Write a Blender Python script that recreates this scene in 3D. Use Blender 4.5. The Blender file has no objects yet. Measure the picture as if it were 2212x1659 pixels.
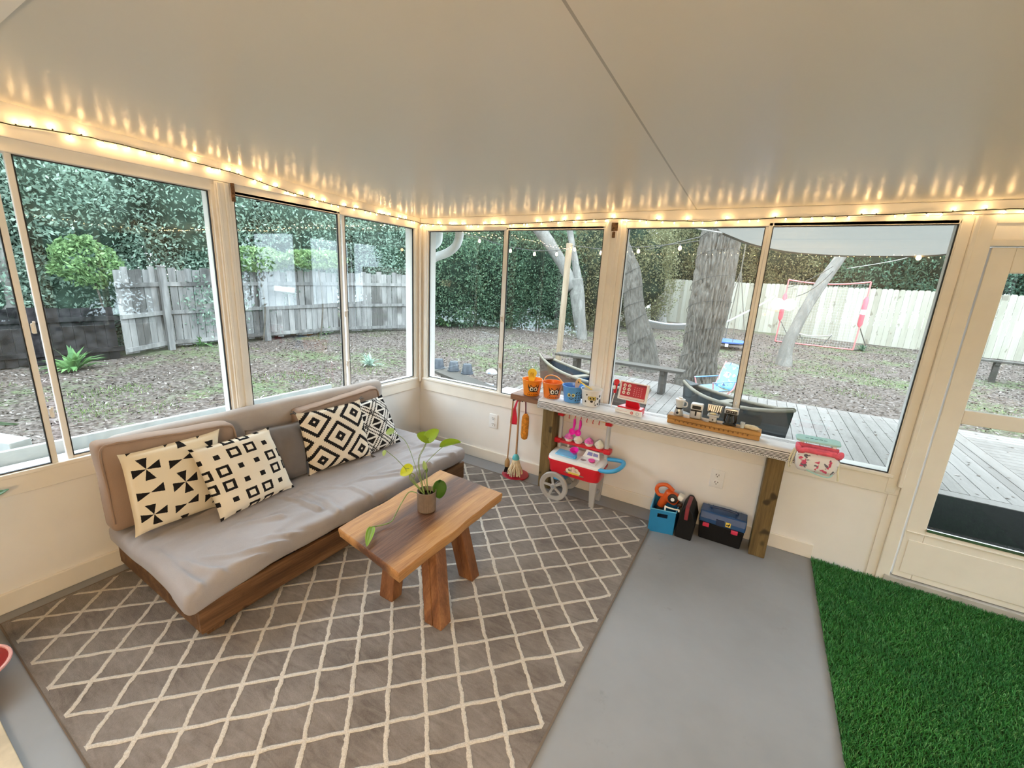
import bpy, bmesh, math, random
import numpy as np
from mathutils import Vector, Matrix, Euler, noise

random.seed(7)
S = bpy.context.scene
COL = S.collection
PI = math.pi
V = Vector

# ------------------------------------------------------------------ survey of the camera (room frame: corner of the two window walls is 0,0,0)
CAM = V((2.80513339, -3.06202423, 1.62395291))
FPX = 912.8559677
_y, _p, _r = (math.radians(a) for a in (119.83630372, -13.74618888, 3.11646375))
FW = V((math.cos(_p) * math.cos(_y), math.cos(_p) * math.sin(_y), math.sin(_p)))
_rt = V((math.sin(_y), -math.cos(_y), 0)); _up = _rt.cross(FW)
RT = math.cos(_r) * _rt + math.sin(_r) * _up
UP = -math.sin(_r) * _rt + math.cos(_r) * _up


def ray(u, v):
    return FW + RT * ((u - 1106) / FPX) - UP * ((v - 829.5) / FPX)


def atz(u, v, z=0.0):
    d = ray(u, v); return CAM + d * ((z - CAM.z) / d.z)


def atx(u, v, x=0.0):
    d = ray(u, v); return CAM + d * ((x - CAM.x) / d.x)


def aty(u, v, y=0.0):
    d = ray(u, v); return CAM + d * ((y - CAM.y) / d.y)


GS = 0.03


def gz(x, y):
    return -0.3 + GS * max(y, 0.0)


def ground(u, v):
    d = ray(u, v); n = V((0, -GS, 1.0))
    P = CAM + d * ((-0.3 - n.dot(CAM)) / n.dot(d))
    if P.y < 0:
        P = CAM + d * ((-0.3 - CAM.z) / d.z)
    return P


def over(u, v, P):
    """point on the ray (u, v) that stands above / below the point P (same distance on plan)"""
    d = ray(u, v)
    t = math.hypot(P.x - CAM.x, P.y - CAM.y) / math.hypot(d.x, d.y)
    return CAM + d * t


# ------------------------------------------------------------------ node expressions
class X:
    def __init__(s, nt, sock): s.nt = nt; s.s = sock

    def _op(s, op, o=None, o2=None):
        n = s.nt.nodes.new('ShaderNodeMath'); n.operation = op
        s.nt.links.new(s.s, n.inputs[0])
        for i, q in ((1, o), (2, o2)):
            if q is None: continue
            if isinstance(q, X): s.nt.links.new(q.s, n.inputs[i])
            else: n.inputs[i].default_value = q
        return X(s.nt, n.outputs[0])

    def __add__(s, o): return s._op('ADD', o)
    __radd__ = __add__
    def __sub__(s, o): return s._op('SUBTRACT', o)
    def __rsub__(s, o): return (s * -1.0) + o
    def __mul__(s, o): return s._op('MULTIPLY', o)
    __rmul__ = __mul__
    def __truediv__(s, o): return s._op('DIVIDE', o)
    def abs(s): return s._op('ABSOLUTE')
    def fract(s): return s._op('FRACT')
    def floor(s): return s._op('FLOOR')
    def lt(s, o): return s._op('LESS_THAN', o)
    def gt(s, o): return s._op('GREATER_THAN', o)
    def min(s, o): return s._op('MINIMUM', o)
    def max(s, o): return s._op('MAXIMUM', o)
    def sin(s): return s._op('SINE')
    def atan2(s, o): return s._op('ARCTAN2', o)
    def pingpong(s, o): return s._op('PINGPONG', o)
    def step(s, a, b):
        """smooth 0..1 between a and b"""
        n = s.nt.nodes.new('ShaderNodeMapRange'); n.interpolation_type = 'SMOOTHSTEP'
        s.nt.links.new(s.s, n.inputs[0]); n.inputs[1].default_value = a; n.inputs[2].default_value = b
        return X(s.nt, n.outputs[0])


class M:
    """a principled material with a few expression helpers"""
    def __init__(s, name, col=(.8, .8, .8), rough=.5, spec=.5, metal=0.0):
        s.m = bpy.data.materials.new(name); s.m.use_nodes = True
        s.nt = s.m.node_tree; s.b = s.nt.nodes['Principled BSDF']
        s.b.inputs['Base Color'].default_value = (*col, 1); s.b.inputs['Roughness'].default_value = rough
        s.b.inputs['Specular IOR Level'].default_value = spec; s.b.inputs['Metallic'].default_value = metal
        s.col = col

    def node(s, t, **k):
        n = s.nt.nodes.new(t)
        for a, b in k.items(): setattr(n, a, b)
        return n

    def coord(s, which='Object'):
        n = s.node('ShaderNodeTexCoord'); p = s.node('ShaderNodeSeparateXYZ')
        s.nt.links.new(n.outputs[which], p.inputs[0])
        s._co = n.outputs[which]
        return [X(s.nt, o) for o in p.outputs]

    def geo(s):
        n = s.node('ShaderNodeNewGeometry'); p = s.node('ShaderNodeSeparateXYZ')
        s.nt.links.new(n.outputs['Position'], p.inputs[0])
        s._co = n.outputs['Position']
        return [X(s.nt, o) for o in p.outputs]

    def vec(s, x, y, z=0.0):
        n = s.node('ShaderNodeCombineXYZ')
        for i, q in enumerate((x, y, z)):
            if isinstance(q, X): s.nt.links.new(q.s, n.inputs[i])
            else: n.inputs[i].default_value = q
        return n.outputs[0]

    def noise(s, scale=5, detail=4, vec=None, stretch=None, rough=.55, dist=0.0, coord='Object'):
        n = s.node('ShaderNodeTexNoise'); n.inputs['Scale'].default_value = scale
        n.inputs['Detail'].default_value = detail; n.inputs['Roughness'].default_value = rough
        n.inputs['Distortion'].default_value = dist
        if vec is None:
            t = s.node('ShaderNodeTexCoord'); vec = t.outputs[coord]
        if stretch:
            mp = s.node('ShaderNodeMapping'); mp.inputs['Scale'].default_value = stretch
            s.nt.links.new(vec, mp.inputs[0]); vec = mp.outputs[0]
        s.nt.links.new(vec, n.inputs['Vector'])
        return X(s.nt, n.outputs['Fac'])

    def ramp(s, fac, stops):
        n = s.node('ShaderNodeValToRGB'); e = n.color_ramp.elements
        while len(e) < len(stops): e.new(.5)
        for k, (p, c) in zip(e, stops): k.position = p; k.color = (*c, 1)
        s.nt.links.new(fac.s, n.inputs[0]); return n.outputs[0]

    def mix(s, fac, a, b):
        n = s.node('ShaderNodeMix'); n.data_type = 'RGBA'
        for i, q in ((0, fac), (6, a), (7, b)):
            if isinstance(q, X): s.nt.links.new(q.s, n.inputs[i])
            elif isinstance(q, tuple): n.inputs[i].default_value = (*q, 1)
            elif isinstance(q, (int, float)): n.inputs[i].default_value = q
            else: s.nt.links.new(q, n.inputs[i])
        return n.outputs[2]

    def color(s, sock): s.nt.links.new(sock, s.b.inputs['Base Color']); return s
    def bump(s, fac, strength=.3, dist=.01):
        n = s.node('ShaderNodeBump'); n.inputs['Strength'].default_value = strength; n.inputs['Distance'].default_value = dist
        s.nt.links.new(fac.s, n.inputs['Height']); s.nt.links.new(n.outputs[0], s.b.inputs['Normal']); return s
    def rough(s, sock): s.nt.links.new(sock.s, s.b.inputs['Roughness']); return s


def plain(name, col, rough=.5, spec=.5, metal=0.0, var=.06, scale=8, bump=0.0, bscale=None):
    """a colour with a slight mottle"""
    m = M(name, col, rough, spec, metal)
    n = m.noise(scale, 3)
    lo = tuple(c * (1 - var) for c in col); hi = tuple(min(1, c * (1 + var)) for c in col)
    m.color(m.ramp(n, [(.35, lo), (.65, hi)]))
    if bump: m.bump(m.noise(bscale or scale * 6, 3), bump, .004)
    return m.m


def wood(name, a, b, c, axis=0, scale=6, rough=.5, ring=14, bump=.15, knots=False):
    m = M(name, b, rough, .35)
    st = [1.0, 1.0, 1.0]; st[axis] = .07
    n1 = m.noise(scale, 5, stretch=tuple(st), dist=.6)
    n2 = m.noise(scale * 9, 3, stretch=tuple(st))
    f = n1 * .7 + n2 * .3
    col = m.ramp(f, [(.33, a), (.5, b), (.66, c)])
    if knots:
        n3 = m.noise(scale * .55, 1, stretch=(1, 1, 1))
        col = m.mix(n3.step(.66, .74), col, tuple(q * .5 for q in a))
    m.color(col); m.bump(f, bump, .004)
    return m.m


# ------------------------------------------------------------------ mesh building
class MB:
    def __init__(s): s.v = []; s.f = []; s.uv = None; s.mi = []

    def add(s, v, f, mi=0):
        o = len(s.v); s.v += [V(p) for p in v]; s.f += [tuple(i + o for i in q) for q in f]; s.mi += [mi] * len(f)
        return s

    def box(s, a, b, rot=None, c=None, mi=0):
        """between corners a and b; optional rotation matrix about c"""
        (x0, y0, z0), (x1, y1, z1) = a, b
        x0, x1 = sorted((x0, x1)); y0, y1 = sorted((y0, y1)); z0, z1 = sorted((z0, z1))
        v = [V(p) for p in ((x0, y0, z0), (x1, y0, z0), (x1, y1, z0), (x0, y1, z0), (x0, y0, z1), (x1, y0, z1), (x1, y1, z1), (x0, y1, z1))]
        if rot is not None:
            c = V(c) if c is not None else V(((x0 + x1) / 2, (y0 + y1) / 2, (z0 + z1) / 2))
            v = [c + rot @ (p - c) for p in v]
        return s.add(v, [(0, 3, 2, 1), (4, 5, 6, 7), (0, 1, 5, 4), (1, 2, 6, 5), (2, 3, 7, 6), (3, 0, 4, 7)], mi)

    def bar(s, p, q, w, h, up=(0, 0, 1), mi=0):
        """a beam of section w x h from p to q"""
        p, q = V(p), V(q); d = (q - p).normalized(); up = V(up)
        if abs(d.dot(up)) > .98: up = V((1, 0, 0))
        a = d.cross(up).normalized(); b = a.cross(d)
        v = [e + a * sx * w / 2 + b * sz * h / 2 for e in (p, q) for sx, sz in ((-1, -1), (1, -1), (1, 1), (-1, 1))]
        return s.add(v, [(0, 1, 2, 3), (7, 6, 5, 4), (0, 4, 5, 1), (1, 5, 6, 2), (2, 6, 7, 3), (3, 7, 4, 0)], mi)

    def tube(s, pts, r, n=10, caps=True, closed=False, mi=0):
        pts = [V(p) for p in pts]; rs = r if isinstance(r, (list, tuple)) else [r] * len(pts)
        v, f = [], []; prev = None
        for i, p in enumerate(pts):
            if closed: d = pts[(i + 1) % len(pts)] - pts[i - 1]
            else: d = pts[min(i + 1, len(pts) - 1)] - pts[max(i - 1, 0)]
            d.normalize()
            if prev is None:
                a = d.orthogonal().normalized()
            else:
                a = prev - d * prev.dot(d)
                a = a.normalized() if a.length > 1e-6 else d.orthogonal().normalized()
            prev = a; b = d.cross(a)
            for k in range(n):
                t = 2 * PI * k / n; v.append(p + (a * math.cos(t) + b * math.sin(t)) * rs[i])
        m = len(pts)
        for i in range(m if closed else m - 1):
            j = (i + 1) % m
            for k in range(n):
                k2 = (k + 1) % n; f.append((i * n + k, i * n + k2, j * n + k2, j * n + k))
        if caps and not closed:
            f.append(tuple(range(n))[::-1]); f.append(tuple((m - 1) * n + k for k in range(n)))
        return s.add(v, f, mi)

    def lathe(s, prof, c=(0, 0, 0), n=32, axis=None, mi=0, closed=False):
        """profile [(r, z)] turned about z (or about `axis`) at c"""
        c = V(c); R = V((0, 0, 1)).rotation_difference(V(axis)).to_matrix() if axis else None
        v, f = [], []
        for r, z in prof:
            for k in range(n):
                t = 2 * PI * k / n; p = V((r * math.cos(t), r * math.sin(t), z))
                v.append(c + (R @ p if R else p))
        m = len(prof)
        for i in range(m if closed else m - 1):
            j = (i + 1) % m
            for k in range(n):
                k2 = (k + 1) % n; f.append((i * n + k, i * n + k2, j * n + k2, j * n + k))
        if not closed:
            if prof[0][0] > 1e-6: f.append(tuple(range(n))[::-1])
            if prof[-1][0] > 1e-6: f.append(tuple((m - 1) * n + k for k in range(n)))
        return s.add(v, f, mi)

    def ball(s, c, r, n=16, sc=(1, 1, 1), mi=0):
        h = n // 2; c = V(c)
        v, f = [], []
        for i in range(h + 1):
            t = PI * i / h
            for k in range(n):
                q = 2 * PI * k / n
                v.append(c + V((r * sc[0] * math.sin(t) * math.cos(q), r * sc[1] * math.sin(t) * math.sin(q), -r * sc[2] * math.cos(t))))
        for i in range(h):
            for k in range(n):
                k2 = (k + 1) % n; f.append((i * n + k, i * n + k2, (i + 1) * n + k2, (i + 1) * n + k))
        return s.add(v, f, mi)

    def prism(s, poly, off, mi=0):
        """polygon of 3D points extruded by the vector off"""
        p = [V(q) for q in poly]; off = V(off); n = len(p)
        v = p + [q + off for q in p]
        f = [tuple(range(n))[::-1], tuple(range(n, 2 * n))] + [(i, (i + 1) % n, n + (i + 1) % n, n + i) for i in range(n)]
        return s.add(v, f, mi)

    def grid(s, fn, nu, nv, mi=0, closed_u=False):
        v = [fn(i / nu, j / nv) for j in range(nv + 1) for i in range(nu + (0 if closed_u else 1))]
        w = nu if closed_u else nu + 1
        f = []
        for j in range(nv):
            for i in range(nu):
                i2 = (i + 1) % w if closed_u else i + 1
                f.append((j * w + i, j * w + i2, (j + 1) * w + i2, (j + 1) * w + i))
        return s.add(v, f, mi)

    def rbox(s, a, b, r, n=3, mi=0, fn=None, sub=1):
        """rounded box between corners a and b (radius r), faces cut finely enough to be bent by fn"""
        a, b = V(a), V(b); c = (a + b) / 2; h = V([abs(b[i] - a[i]) / 2 for i in range(3)])
        def axis(L):
            q = [-L] + [-L + r * (1 - math.cos(PI / 2 * k / n)) * 1.0 for k in range(1, n)] + [-L + r]
            inner = max(1, int(round((2 * L - 2 * r) / sub))) if sub < 2 * L else 1
            q += [-L + r + (2 * L - 2 * r) * k / inner for k in range(1, inner + 1)]
            q += [L - r * (1 - math.cos(PI / 2 * k / n)) for k in range(n - 1, 0, -1)] + [L]
            return q
        ax = [axis(h[i]) for i in range(3)]
        core = V([max(h[i] - r, 0) for i in range(3)])
        idx = {}; v = []; f = []
        def vert(p):
            k = tuple(round(t, 6) for t in p)
            if k not in idx:
                p = V(p); q = V([max(-core[i], min(core[i], p[i])) for i in range(3)])
                d = p - q
                if d.length > 1e-9: p = q + d.normalized() * r
                p = p + c
                idx[k] = len(v); v.append(V(fn(p)) if fn else p)
            return idx[k]
        for d in range(3):
            e, g = (d + 1) % 3, (d + 2) % 3
            for sg in (-1, 1):
                for i in range(len(ax[e]) - 1):
                    for j in range(len(ax[g]) - 1):
                        q = []
                        for ii, jj in ((i, j), (i + 1, j), (i + 1, j + 1), (i, j + 1)):
                            p = [0, 0, 0]; p[d] = sg * h[d]; p[e] = ax[e][ii]; p[g] = ax[g][jj]; q.append(vert(p))
                        q = q if sg > 0 else q[::-1]
                        if len(set(q)) >= 3:
                            f.append(tuple(dict.fromkeys(q)))
        return s.add(v, f, mi)

    def turn(s, R, c=(0, 0, 0), start=0):
        c = V(c)
        for i in range(start, len(s.v)): s.v[i] = c + R @ (s.v[i] - c)
        return s

    def build(s, name, mats, parent=None, smooth=False, bevel=0.0, seg=2, uvs=None, angle=35):
        me = bpy.data.meshes.new(name)
        inv = Matrix.Identity(4)
        if parent is not None: inv = WORLD[parent.name].inverted()
        me.from_pydata([tuple(inv @ p) for p in s.v], [], s.f)
        if not isinstance(mats, (list, tuple)): mats = [mats]
        for m in mats: me.materials.append(m)
        if len(mats) > 1: me.polygons.foreach_set('material_index', s.mi)
        me.validate(); me.update()
        bm = bmesh.new(); bm.from_mesh(me); bmesh.ops.recalc_face_normals(bm, faces=bm.faces[:]); bm.to_mesh(me); bm.free()
        if uvs is not None:
            l = me.uv_layers.new(name='UVMap'); vi = np.empty(len(me.loops), dtype=np.int32); me.loops.foreach_get('vertex_index', vi)
            l.data.foreach_set('uv', np.asarray(uvs, dtype=np.float32)[vi].ravel())
        if smooth:
            me.shade_smooth()
        o = bpy.data.objects.new(name, me); COL.objects.link(o)
        if smooth and angle < 180 and hasattr(me, 'set_sharp_from_angle'):
            me.set_sharp_from_angle(angle=math.radians(angle))
        if parent is not None: o.parent = parent
        WORLD[o.name] = WORLD[parent.name].copy() if parent is not None else Matrix.Identity(4)
        if bevel:
            md = o.modifiers.new('bevel', 'BEVEL'); md.width = bevel; md.segments = seg; md.limit_method = 'ANGLE'; md.angle_limit = math.radians(40)
        return o


WORLD = {}


def npmesh(name, v, q, mat, parent=None, smooth=False):
    me = bpy.data.meshes.new(name); v = np.asarray(v, dtype=np.float32); q = np.asarray(q, dtype=np.int32)
    if parent is not None:
        w = np.array(WORLD[parent.name].inverted(), dtype=np.float32); v = v @ w[:3, :3].T + w[:3, 3]
    me.vertices.add(len(v)); me.vertices.foreach_set('co', v.ravel())
    k = q.shape[1]
    me.loops.add(q.size); me.loops.foreach_set('vertex_index', q.ravel())
    me.polygons.add(len(q)); me.polygons.foreach_set('loop_start', np.arange(0, q.size, k, dtype=np.int32))
    me.update(); me.validate()
    me.materials.append(mat)
    if smooth: me.shade_smooth()
    o = bpy.data.objects.new(name, me); COL.objects.link(o)
    if parent is not None: o.parent = parent
    WORLD[o.name] = WORLD[parent.name].copy() if parent is not None else Matrix.Identity(4)
    return o


def thing(name, label, cat, loc=(0, 0, 0), group=None, rz=0.0):
    o = bpy.data.objects.new(name, None); COL.objects.link(o); o.location = loc; o.rotation_euler = (0, 0, rz)
    o.empty_display_size = .05
    WORLD[o.name] = Matrix.Translation(V(loc)) @ Matrix.Rotation(rz, 4, 'Z')
    return tag(o, label, cat, group)


def tag(o, label, cat, group=None, kind=None):
    o['label'] = label; o['category'] = cat
    if group: o['group'] = group
    if kind: o['kind'] = kind
    return o


def struct(o):
    o['kind'] = 'structure'; return o


def empty_struct(name, loc):
    o = bpy.data.objects.new(name, None); COL.objects.link(o); o.location = loc; o['kind'] = 'structure'
    WORLD[o.name] = Matrix.Translation(V(loc)); return o


def copy_tree(o, loc, label=None, group=None, rz=None):
    def cp(q, par):
        c = q.copy(); COL.objects.link(c)
        if par is not None: c.parent = par
        for ch in KIDS.get(q.name, [k for k in bpy.data.objects if k.parent == q and k != c]): cp(ch, c)
        return c
    kids = {}
    c = cp(o, None); c.location = loc
    if rz is not None: c.rotation_euler = (0, 0, rz)
    if label: c['label'] = label
    if group: c['group'] = group
    return c


KIDS = {}


def rotz(a): return Matrix.Rotation(a, 3, 'Z')
def rotx(a): return Matrix.Rotation(a, 3, 'X')
def roty(a): return Matrix.Rotation(a, 3, 'Y')


def catenary(p, q, sag, n=16):
    p, q = V(p), V(q)
    return [p.lerp(q, i / n) - V((0, 0, sag * 4 * (i / n) * (1 - i / n))) for i in range(n + 1)]


def smooth_path(pts, n=6):
    """Catmull-Rom through pts"""
    p = [V(q) for q in pts]; p = [p[0] * 2 - p[1]] + p + [p[-1] * 2 - p[-2]]
    out = []
    for i in range(1, len(p) - 2):
        for k in range(n):
            t = k / n
            out.append(.5 * ((2 * p[i]) + (p[i + 1] - p[i - 1]) * t + (2 * p[i - 1] - 5 * p[i] + 4 * p[i + 1] - p[i + 2]) * t * t + (3 * p[i] - p[i - 1] - 3 * p[i + 1] + p[i + 2]) * t ** 3))
    out.append(p[-2]); return out
# ================================================================== MATERIALS OF THE ROOM
PAINT = plain('white_paint', (.86, .845, .83), .45, .4, var=.025, scale=3, bump=.05, bscale=40)
TRIM = plain('trim_paint', (.84, .80, .735), .38, .45, var=.03, scale=5)
ALU = plain('window_aluminium', (.80, .78, .74), .35, .5, var=.03, scale=6)
GASKET = plain('black_gasket', (.02, .02, .022), .6, .3)
BLACK = plain('black_plastic', (.012, .012, .013), .42, .4, var=.1)
RUST = plain('rusty_metal', (.16, .085, .04), .7, .3, var=.5, scale=60)
WHITEP = plain('white_plastic', (.84, .84, .85), .35, .5, var=.02)
CHROME = plain('steel', (.62, .62, .62), .25, .5, 1.0, var=.05)


def ceiling_mat():
    m = M('ceiling_panel', (.66, .62, .545), .3, .55)
    x, y, z = m.geo()
    seam = (x - 2.335).abs().lt(.004)
    seam2 = (x - 1.115).abs().lt(.0012)
    col = m.mix(seam, (.66, .62, .545), (.36, .33, .28))
    m.color(col)
    m.rough(m.noise(2.0, 2) * .12 + .26)
    b = m.noise(160, 2, stretch=(1.0, .45, 1)) * .5 + m.noise(900, 1) * .2 - seam * .8
    m.bump(b, .16, .0012)
    return m.m


def floor_mat():
    m = M('grey_floor_paint', (.4, .4, .41), .5, .4)
    n = m.noise(1.4, 5, rough=.6); n2 = m.noise(30, 3)
    base = m.ramp(n, [(.3, (.215, .22, .235)), (.5, (.25, .257, .275)), (.7, (.275, .283, .302))])
    st = m.noise(4.5, 5, rough=.7)
    base = m.mix(st.step(.62, .78) * .45, base, (.12, .115, .108))
    sp = m.noise(75, 2)
    base = m.mix(sp.step(.76, .8) * .5, base, (.2, .17, .14))
    m.color(base); m.rough(n2 * .2 + .38); m.bump(n2, .08, .003)
    return m.m


def rug_mat():
    m = M('trellis_rug', (.3, .25, .2), .95, .1)
    x, y, z = m.geo()
    wob = (m.noise(9, 2, m._co) - .5) * .02; wob2 = (m.noise(8, 2, m._co, stretch=(1, 1.3, 1)) - .5) * .02
    wf = (m.noise(45, 2, m._co) - .5) * .008
    u = (x + wob + wf - 2.055) / .196
    r = (y + wob2 + wf + .38) / .2025
    p = (u + r).fract(); q = (u - r).fract()
    d = ((p - .5).abs() * -1.0 + .5).min((q - .5).abs() * -1.0 + .5)      # distance to the nearest line of either family
    wid = m.noise(30, 2, m._co) * .016 + .049
    line = d.lt(wid)
    inside = x.gt(.118) * x.lt(2.352) * y.gt(-2.812) * y.lt(-.222)
    line = line * inside
    pile = m.noise(220, 3, m._co); big = m.noise(3.2, 5, m._co, rough=.65); strk = m.noise(16, 4, m._co, stretch=(.6, 2.2, 1), dist=1.2)
    f = big * .5 + strk * .35 + pile * .15
    base = m.ramp(f, [(.32, (.092, .076, .068)), (.48, (.178, .154, .140)), (.66, (.26, .234, .218))])
    cream = m.ramp(pile, [(.3, (.46, .41, .35)), (.7, (.64, .59, .53))])
    m.color(m.mix(line, base, cream))
    soft = (d * -1.0 + .085).max(0.0).min(.06) * 14.0 * inside
    m.bump(soft + pile * .5 + strk * .2, .7, .008)
    m.b.inputs['Sheen Weight'].default_value = .15
    return m.m


CEIL = ceiling_mat(); FLOOR = floor_mat(); RUG = rug_mat()
CS = .04                                                            # ceiling slope towards the house


def cz(y): return 2.12 - CS * y


XE, YH = 5.15, -4.5                                                  # end wall, house wall

# ------------------------------------------------------------------ shell
struct(MB().box((-.12, YH - .12, -.12), (XE + .12, .12, 0)).build('floor', FLOOR))
mb = MB()
mb.add([(-.12, YH - .12, cz(YH)), (XE + .12, YH - .12, cz(YH)), (XE + .12, .0, cz(0)), (-.12, .0, cz(0)),
        (-.12, YH - .12, cz(YH) + .1), (XE + .12, YH - .12, cz(YH) + .1), (XE + .12, .0, cz(0) + .1), (-.12, .0, cz(0) + .1)],
       [(0, 1, 2, 3), (7, 6, 5, 4), (0, 4, 5, 1), (1, 5, 6, 2), (2, 6, 7, 3), (3, 7, 4, 0)])
struct(mb.build('ceiling', CEIL))

HL, HR, SILL = 2.026, 2.011, .66


def wallmb_left(x0, x1, holes, head):
    """wall along y between x0 and x1 with window holes (ya, yb) from sill to head; sloping top"""
    mb = MB(); ys = sorted({YH, .0} | {t for h in holes for t in h})
    mb.box((x0, YH, 0), (x1, 0, SILL))
    for a, b in zip(ys[:-1], ys[1:]):
        if not any(abs(a - h[0]) < 1e-6 for h in holes): mb.box((x0, a, SILL), (x1, b, head))
    mb.prism([(x0, YH, head), (x1, YH, head), (x1, YH, cz(YH)), (x0, YH, cz(YH))], (0, 0, 0)) if 0 else None
    v = [(x0, YH, head), (x1, YH, head), (x1, YH, cz(YH)), (x0, YH, cz(YH)), (x0, 0, head), (x1, 0, head), (x1, 0, cz(0)), (x0, 0, cz(0))]
    mb.add(v, [(0, 1, 2, 3), (7, 6, 5, 4), (0, 4, 5, 1), (1, 5, 6, 2), (2, 6, 7, 3), (3, 7, 4, 0)])
    return mb


LW = [(-.86 - 3.3, -3.34 - .0 - .0)]
# left wall: two sliding windows in view (and one more towards the house)
LHOLES = [(-4.35, -3.42), (-3.29, -1.715), (-1.615, -.072)]
struct(wallmb_left(-.11, 0, LHOLES, HL + .012).build('wall_left', PAINT))
# end wall
EHOLES = [(-4.2, -2.9), (-2.75, -1.45), (-1.3, -.15)]
struct(wallmb_left(XE, XE + .11, EHOLES, HL + .012).build('wall_end', PAINT))
# right wall (towards the deck)
RHOLES = [(.092, 1.752), (1.89, 3.586)]
mb = MB()
mb.box((-.11, 0, 0), (3.70, .11, SILL))
DX0, DX1, DZ = 3.715, 4.62, 1.93
for a, b in ((-.11, .092), (1.752, 1.89), (3.586, 3.70)): mb.box((a, 0, SILL), (b, .11, HR + .012))
mb.box((-.11, 0, HR + .012), (XE + .11, .11, 2.12)); mb.box((3.70, 0, DZ), (XE + .11, .11, HR + .012)); mb.box((DX1 + .01, 0, 0), (XE + .11, .11, DZ))
struct(mb.build('wall_right', PAINT))
# house wall behind the camera
mb = MB()
mb.box((-.11, YH - .1, 0), (XE + .11, YH, 2.32))
struct(mb.build('wall_house', PAINT))
# ledger that carries the ceiling panels on the house side
struct(MB().box((0.0, -2.80, cz(-2.64) - .010), (XE, -2.635, cz(-2.72) + .01)).build('trim_1', TRIM))


# ------------------------------------------------------------------ trim of the left wall / right wall
def place(side, a, b, z0, z1, d0, d1):
    """a box on the left wall (side L, along y) or the right wall (side R, along x); d = depth into the room"""
    if side == 'L': return ((d0, a, z0), (d1, b, z1))
    return ((a, -d0, z0), (b, -d1, z1))


mb = MB(); mb.box(*place('L', YH, 0, 0, .098, 0, .016)); struct(mb.build('baseboard_left', TRIM, bevel=.004))
mb = MB(); mb.box(*place('R', 0.0165, 3.325, 0, .098, 0, .018)); struct(mb.build('baseboard_right', TRIM, bevel=.004))
mb = MB(); mb.box(*place('L', YH, -.017, .555, .648, 0, .012)); mb.box(*place('L', YH, -.03, .642, .662, 0, .022)); struct(mb.build('trim_2', TRIM, bevel=.003))
mb = MB(); mb.box(*place('R', 0.013, 3.60, .54, .648, 0, .012)); mb.box(*place('R', .024, 3.60, .642, .662, 0, .022)); struct(mb.build('trim_3', TRIM, bevel=.003))
mb = MB(); mb.box(*place('L', YH, -.016, HL + .004, HL + .06, 0, .010)); mb.add([V(p) for p in ((0, YH, HL + .058), (.024, YH, HL + .058), (.024, YH, cz(YH)), (0, YH, cz(YH)), (0, -.001, HL + .058), (.024, -.001, HL + .058), (.024, -.001, cz(0)), (0, -.001, cz(0)))],
       [(0, 1, 2, 3), (7, 6, 5, 4), (0, 4, 5, 1), (1, 5, 6, 2), (2, 6, 7, 3), (3, 7, 4, 0)])
struct(mb.build('trim_4', TRIM, bevel=.002))
mb = MB(); mb.box(*place('R', .012, XE, HR + .006, 2.06, 0, .010)); mb.box(*place('R', .025, XE, 2.058, 2.12, 0, .024)); struct(mb.build('trim_5', TRIM, bevel=.002))
# corner post with its quarter beads
mb = MB(); mb.box((0, -.034, .618), (.026, 0, HR + .05)); mb.box((0, -.026, .618), (.034, 0, HR + .05)); mb.box((0.034, -.012, .65), (.085, 0, HR + .02)); mb.box((0, -.068, .65), (.012, -.034, HR + .02)); mb.tube([(.036, -.036, .62), (.036, -.036, HR + .05)], .009, 8)
struct(mb.build('trim_6', TRIM, bevel=.003))


def post(name, side, a, b, head):
    """a painted stud between two windows with stepped mouldings"""
    w = b - a
    mb = MB(); mb.box(*place(side, a, b, SILL, head + .04, 0, .012)); mb.box(*place(side, a + w * .14, b - w * .2, .60, head + .055, .012, .03))
    mb.box(*place(side, a + w * .2, a + w * .34, .63, head + .05, .03, .038)); mb.box(*place(side, b - w * .46, b - w * .34, .63, head + .05, .03, .036))
    return struct(mb.build(name, TRIM, bevel=.004))


post('trim_7', 'L', -1.722, -1.608, HL)
post('trim_8', 'R', 1.745, 1.898, HR)
post('trim_9', 'L', -3.42, -3.29, HL)
# door side post
mb = MB(); mb.box(*place('R', 3.58, 3.625, .55, HR + .03, 0, .014)); mb.box(*place('R', 3.625, 3.645, .60, HR + .04, 0, .034)); mb.box(*place('R', 3.645, 3.705, .0, 2.055, 0, .02)); struct(mb.build('trim_10', TRIM, bevel=.004))
mb = MB(); mb.box(*place('R', 3.60, 3.645, .098 * 0, .54, 0, .008)); struct(mb.build('trim_11', TRIM, bevel=.002))

# ------------------------------------------------------------------ windows
def glass_mat():
    m = bpy.data.materials.new('window_glass'); m.use_nodes = True; nt = m.node_tree; nt.nodes.clear()
    o = nt.nodes.new('ShaderNodeOutputMaterial'); mx = nt.nodes.new('ShaderNodeMixShader'); t = nt.nodes.new('ShaderNodeBsdfTransparent'); g = nt.nodes.new('ShaderNodeBsdfGlossy')
    lw = nt.nodes.new('ShaderNodeLayerWeight'); pw = nt.nodes.new('ShaderNodeMath'); pw.operation = 'POWER'; pw.inputs[1].default_value = 5.0
    f = nt.nodes.new('ShaderNodeMath'); f.operation = 'MULTIPLY_ADD'; f.inputs[1].default_value = .93; f.inputs[2].default_value = .045
    nt.links.new(lw.outputs['Facing'], pw.inputs[0]); nt.links.new(pw.outputs[0], f.inputs[0]); g.inputs['Roughness'].default_value = .012
    t.inputs['Color'].default_value = (.955, .985, .975, 1)
    nt.links.new(f.outputs[0], mx.inputs[0]); nt.links.new(t.outputs[0], mx.inputs[1]); nt.links.new(g.outputs[0], mx.inputs[2]); nt.links.new(mx.outputs[0], o.inputs[0])
    return m


GLASS = glass_mat()


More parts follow.
